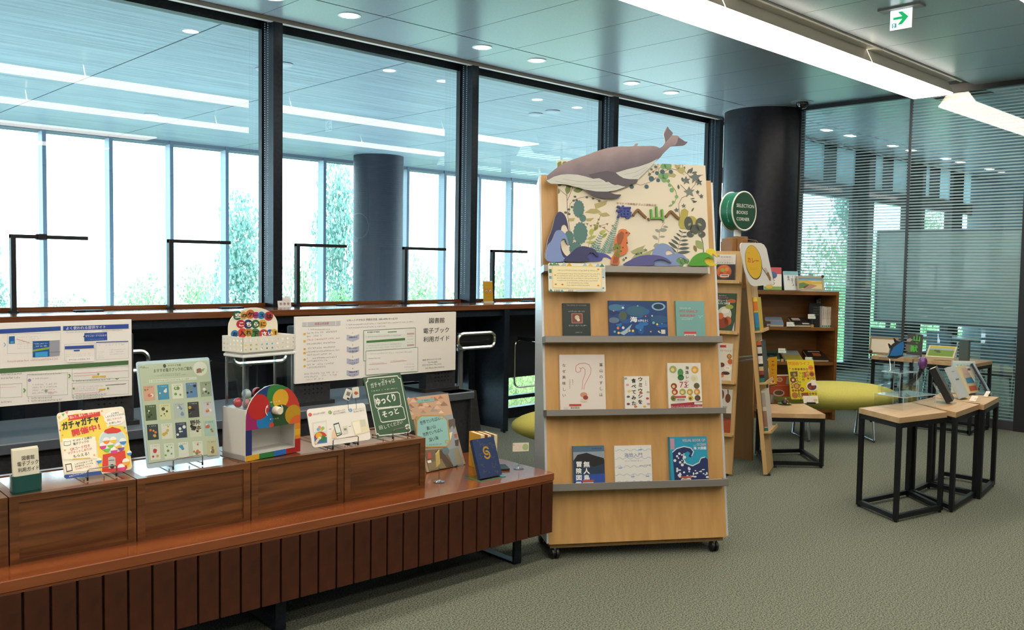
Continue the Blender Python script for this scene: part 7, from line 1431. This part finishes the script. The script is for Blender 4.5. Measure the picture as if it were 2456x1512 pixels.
# ================================================================= CLEAR RISERS AND MODELS ON THE FIRST TABLE
ac2 = pane('riser_acrylic', (.93, .95, .95), 1.3, .02, 1.5, .05); aed = mat('#c9cfd2', .2)
def uriser(c, yaw, w, d, h, label):
    t = thing('acrylic_riser', label, 'riser', Fr((c[0], c[1], c[2]), yaw), 'clear acrylic risers'); e = .004
    B().box(-w/2, w/2, -d/2, d/2, h-e, h, ac2).obj('top_sheet', t)
    for sx in (-1, 1): B().box(sx*(w/2-e/2)-e/2, sx*(w/2-e/2)+e/2, -d/2, d/2, 0, h-e, ac2).obj('side_sheet', t)
    B().box(-w/2, w/2, -d/2-.001, -d/2, h-e, h, aed).box(-w/2, -w/2+e, -d/2-.001, -d/2, 0, h-e, aed).box(w/2-e, w/2, -d/2-.001, -d/2, 0, h-e, aed).box(-w/2-.001, -w/2, -d/2, d/2, h-e, h, aed).obj('bright_edge', t); return t
c1 = onz(2170, 976, ZT); yw1 = math.degrees(math.atan2(T1[2][1]-T1[1][1], T1[2][0]-T1[1][0]))
h1 = zat(2160, 944, c1.x, c1.y)-ZT
uriser((c1.x, c1.y, ZT), yw1, .33, .2, h1, 'widest clear acrylic riser standing on the first display table')
h2 = zat(2150, 890, c1.x, c1.y)-ZT-h1
uriser((c1.x-.03, c1.y+.03, ZT+h1), yw1, .17, .13, h2, 'small clear acrylic riser standing on the wide clear riser')
h3 = zat(2190, 853, c1.x+.2, c1.y+.12)-ZT
uriser((c1.x+.13, c1.y+.10, ZT), yw1, .26, .11, h3, 'tall clear acrylic riser behind the small clear riser')
# blue ray model on the small riser's stand
BMx = Fr((c1.x-.02, c1.y+.05, ZT+h1+h2), -44, 10); t = thing('blue_ray_model', 'spiky-edged blue sea creature model propped on the clear riser', 'model', BMx)
CB = (1990, 780, 6.574)
def bm_(a, b_): x, z = onM(BMx, a/CB[2]+CB[0], b_/CB[2]+CB[1]); return (x, max(.001, z))
outl = [bm_(*p) for p in ((920, 500), (950, 420), (960, 370), (935, 290), (975, 330), (1000, 300), (1040, 270), (1020, 205), (1060, 245), (1110, 260), (1160, 235), (1185, 300), (1165, 400), (1150, 490), (1060, 530), (960, 520))]
B().prism(outl, 0, .018, mat('#14161c', .4)).obj('dark_edge', t)
inn = [bm_(*p) for p in ((940, 490), (975, 410), (1010, 350), (1060, 310), (1120, 275), (1155, 255), (1165, 330), (1145, 440), (1130, 475), (1040, 490))]
B().prism(inn, -.006, 0, mat('#2466a0', .25, coat=.4)).obj('blue_skin', t)
B().tube([(-.03, .02, 0), (-.03, .03, .1)], .003, clr, 6).box(-.04, .04, 0, .05, 0, .004, clr).obj('clear_prop', t)
# jellyfish model hanging from the tall riser
jp = Vector((c1.x+.15, c1.y+.08, 0)); JM = Fr((jp.x, jp.y, 0), -44); JX = lambda a, b_: onM(JM, a/CB[2]+CB[0], b_/CB[2]+CB[1])
t = thing('jellyfish_model', 'purple jellyfish model with black tentacles hanging by the clear riser', 'model', JM)
x0, z0 = JX(1465, 600); rz = abs(JX(1465, 495)[1]-z0); rx = abs(JX(1535, 600)[0]-x0)
B().lathe([(max(.0005, rx*math.sin(math.radians(a))*(1.0 if a < 90 else 1-.25*(a-90)/90)), rz*math.cos(math.radians(a))) for a in range(180, -1, -15)], mat('#5a2a6a', .35, coat=.3), 20, Matrix.Translation((x0, 0, z0)) @ Matrix.Rotation(math.radians(8), 4, 'Y')).obj('bell', t, smooth=True)
R_ = random.Random(6)
for i in range(12):
    a0 = (1400+R_.random()*110, 640+R_.random()*60); a1 = (1350+R_.random()*90, 760+R_.random()*80); a2 = (1180+R_.random()*130, 880+R_.random()*110); p0, p1, p2 = JX(*a0), JX(*a1), JX(*a2)
    B().tube([(p0[0], 0, p0[1]), (p1[0], .01*(i % 3), p1[1]), ((p1[0]+p2[0])/2+.01, .01, (p1[1]+p2[1])/2), (p2[0], 0, p2[1])], [.003, .003, .0025, .001], mat('#121216', .5), 5).obj('tentacle', t, smooth=True)
B().tube([(x0, 0, z0+rz*.9), (x0-.01, 0, ZT+h3-.004)], .0008, mat('#55585c', .4), 4).obj('hanging_thread', t)
# ================================================================= BOOKS ON THE SECOND AND THIRD TABLES
C7 = (2200, 830, 8.398); ywt = math.degrees(math.atan2((c2-b2).y, (c2-b2).x))
gT = 'books on the curved row of tables'
def tbook(label, BL, BR, TR, TL, th, cover, yaw0, t0=24, z=ZT+.006):
    M, w, h = rectfit(BL, BR, TR, TL, z, t0, yaw0, 8e-6); t = book('shown_book', label, M, w, h, th, cover, gT); return t, M, Pr(M).crop(*C7)
t, M, q = tbook('black paperback leaning on a clear stand at the table edge', (2280, 971), (2294, 964), (2255, 891), (2240, 900), .14, '#191a1c', ywt, 26) if False else (None, None, None)
def leanbook(label, base, yaw, tilt, w, h, th, cover, prn=()):
    """book leaning back on an easel; base = bottom-centre pixel on the table"""
    p = onz(*base, ZT); M = Fr((p.x, p.y, ZT+.004+th*math.sin(math.radians(tilt))), yaw, tilt); t = book('shown_book', label, M, w, h, th, cover, gT)
    q = Pr(M).uv(w, h)
    for r_ in prn: q.rect(*r_[:4], r_[4], 1+.2*prn.index(r_))
    q.obj(t)
    e = thing('clear_easel', 'clear plastic easel under the '+label.split(' leaning')[0], 'stand', Fr((p.x, p.y, ZT), yaw), 'clear easels on the tables')
    tl = math.radians(tilt); B().box(-w*.3, w*.3, -.015, .11, 0, .003, ac2).obj('foot_plate', e); B().add([(-w*.3, th+.012+.0, .004), (w*.3, th+.012, .004), (w*.3, th+.016+h*.6*math.sin(tl), h*.6*math.cos(tl)), (-w*.3, th+.016+h*.6*math.sin(tl), h*.6*math.cos(tl))], [(0, 1, 2, 3), (3, 2, 1, 0)], ac2).obj('back_plate', e)
    return t
yv = ywt-58
leanbook('black illustrated book leaning at the near table edge', (2287, 968), 17, 28, .15, .235, .042, '#17181a', ((.12, .1, .5, .14, '#77797c'), (.15, .5, .45, .62, '#8a6a3a'), (.35, .75, .75, .9, '#9a7a64')))
leanbook('pale grey book with faint lettering leaning second in row', (2316, 958), 2, 27, .15, .22, .022, '#b9c0c0', ((.3, .4, .7, .45, '#6a7070'), (.25, .15, .6, .18, '#8d9494')))
leanbook('cream book with blue and red seascape leaning third in row', (2338, 948), -6, 25, .13, .2, .028, '#c9bf9a', ((.15, .1, .7, .35, '#c4a8a0'), (.1, .45, .9, .65, '#4a8ab0'), (.1, .75, .9, .92, '#b8604a')))
leanbook('thin dark-edged pale picture book leaning at the last table', (2374, 946), 17, 29, .19, .235, .012, '#27313c', ((.05, .05, .95, .95, '#a8b4bc'), (.1, .4, .5, .8, '#5f7688')))
M, w, h = rectfit((2290, 945), (2342, 948), (2345, 870), (2288, 866), ZT+.003, 6, -48); M = Matrix.Translation((.05, .03, 0)) @ M
t = book('shown_book', 'white upright magazine with barcodes standing on the table row', M, w, h, .03, '#c6cfcd', gT); q = Pr(M).crop(*C7)
q.poly([(725, 330), (1150, 345), (1150, 420), (722, 400)], '#a9c4c8', 1).text(780, 405, 'やまなみの', 36, '#3f4a4c', 1110, .01, 2, -1).poly([(790, 420), (1140, 432), (1135, 830), (830, 820)], '#d2cfc6', 2).rect(1010, 455, 1070, 495, '#5a5a5a', 3).rect(800, 430, 900, 450, '#6a6a6a', 3).dash(1000, 560, 1120, 8, 32, 12, '#8a8a86', 3).poly([(740, 450), (790, 455), (790, 600), (745, 580)], '#8ab0c4', 2); q.obj(t)
notecard((2322, 965), (2340, 962), 949, ZT, -98, 'small white card lying before the pale grey book', False, 50)
notecard((2356, 955), (2369, 951), 938, ZT, -98, 'small white card lying at the end of the table row', False, 50)
# ================================================================= LOW TABLES ALONG THE GLASS WALL
def quad(y0, y1): return [(8.45, y0), (8.93, y0), (8.93, y1), (8.45, y1)]
zl = onx(2180, 862, 8.45).z
pL, pM_, pR = onx(2090, 853, 8.45), onx(2190, 862, 8.45), onx(2300, 873, 8.45)
dtable('display_table', 'black-framed wood-topped table by the glass wall with a framed picture', quad(pM_.y+.006, pL.y), pM_.z)
dtable('display_table', 'black-framed wood-topped table by the glass wall with a cow book', quad(pR.y-.12, pM_.y-.006), pM_.z)
ZL = pM_.z; gL = 'books on the tables by the glass wall'
def lp(px_, X): d = onx(px_, 850, X); return d.y
Mf = Fr((8.66, lp(2118, 8.66), ZL+.004), -75, 12); t = thing('framed_picture', 'small framed bright print on the table by the glass wall', 'picture', Mf)
B().box(-.13, .13, 0, .012, 0, .016, mat('#8f7a58', .5)).box(-.13, .13, 0, .012, .15, .166, mat('#8f7a58', .5)).box(-.13, -.115, 0, .012, .016, .15, mat('#8f7a58', .5)).box(.115, .13, 0, .012, .016, .15, mat('#8f7a58', .5)).obj('frame', t); B().box(-.116, .116, .004, .01, .014, .152, mat('#d9d0bc', .25)).obj('picture_sheet', t); B().ball((-.115, -.006, .02), .018, mat('#4a241c', .5), 12, 8).obj('knob', t, smooth=True)
CL = (2080, 650, 7.56); Mk = Fr((8.66, lp(2195, 8.66), ZL+.004), -75, 10)
x0 = onM(Mk, 2175, 830)[0]; x1 = onM(Mk, 2212, 830)[0]; hh = onM(Mk, 2195, 803)[1]; Mk = Mk @ Matrix.Translation(((x0+x1)/2, 0, .003))
t = book('mountain_book', 'black book with bright green mountain beast title by glass wall', Mk, x1-x0, hh, .02, '#1c1b1c', gL); q = Pr(Mk).crop(*CL)
q.poly([(720, 1240), (780, 1220), (830, 1250), (770, 1290), (715, 1280)], '#8d8a84', 1).poly([(700, 1330), (800, 1340), (860, 1420), (760, 1480), (690, 1440)], '#5a564e', 1).text(825, 1262, '山', 100, '#3fae2c', 955, .03, 3).text(870, 1320, 'と', 36, '#3fae2c', 925, .02, 3).text(775, 1455, '獣', 110, '#3fae2c', 910, .03, 3); q.obj(t)
Mq = Fr((8.58, lp(2256, 8.58), ZL), -78) @ Matrix.Translation((0, -.04, .004)) @ Matrix.Rotation(math.radians(28), 4, 'X')
t = thing('laid_book', 'landscape book with green pasture cover tilted on glass wall table', 'book', Mq, gL); c = mat('#c9c2a4', .4)
B().box(-.12, .12, 0, .2, 0, .002, c).box(-.12, .12, 0, .2, .028, .03, c).obj('cover', t); B().box(-.117, .117, .003, .197, .002, .028, pgs).obj('page_block', t)
b = B()
for x0, y0, x1, y1, cc in ((0, 0, 1, .3, '#b9a83a'), (0, .2, 1, .35, '#8fa4b0'), (0, .35, 1, .9, '#6f8a34'), (.2, .35, .45, .5, '#4a5a3a'), (.3, .5, .5, .58, '#3a3430')): b.box((x0-.48)*.22, (x1-.52)*.22, (1-y1)*.19, (1-y0)*.19, .03+.0003*len(b.f)/6, .0306+.0003*len(b.f)/6, mat(cc, .45))
b.obj('cover_print', t); B().prism([(0, -.001), (.18, -.001), (.18, -.08)], -.08, .08, mat('#c4c0b4', .5), Matrix.Rotation(math.pi/2, 4, 'Z') @ Matrix.Scale(-1, 4, (0, 1, 0))).obj('wedge', t)
Mt = Fr((8.60, lp(2313, 8.60), ZL+.001), -20); tag(B().bbox(-.012, .012, -.05, .05, 0, .2, .002, mat('#4f5a54', .4)).obj('slim_box', M=Mt), 'slim dark green upright box at the end of glass wall table', 'box')
t = thing('paper_pile', 'loose white papers lying between mountain book and pasture book', 'papers', Fr((8.56, lp(2222, 8.56), ZL), -80)); 
for i in range(3): B().box(-.07, .07, -.05, .05, .001+.002*i, .002+.002*i, mat('#cfcfc8', .6), Matrix.Rotation(.08*i, 4, 'Z')).obj('sheet', t)

for o in bpy.data.objects:   # flat print whose patches are too small to pick apart
    if o.name in ('plant_print', 'gold_print', 'lettering.001', 'cover_print.026') or (o.name.startswith('cover_print') and o.parent and o.parent.get('label', '').startswith(('large white book with a thin', 'small white book about', 'white seaweed', 'yellow town', 'landscape book'))): o['kind'] = 'stuff'
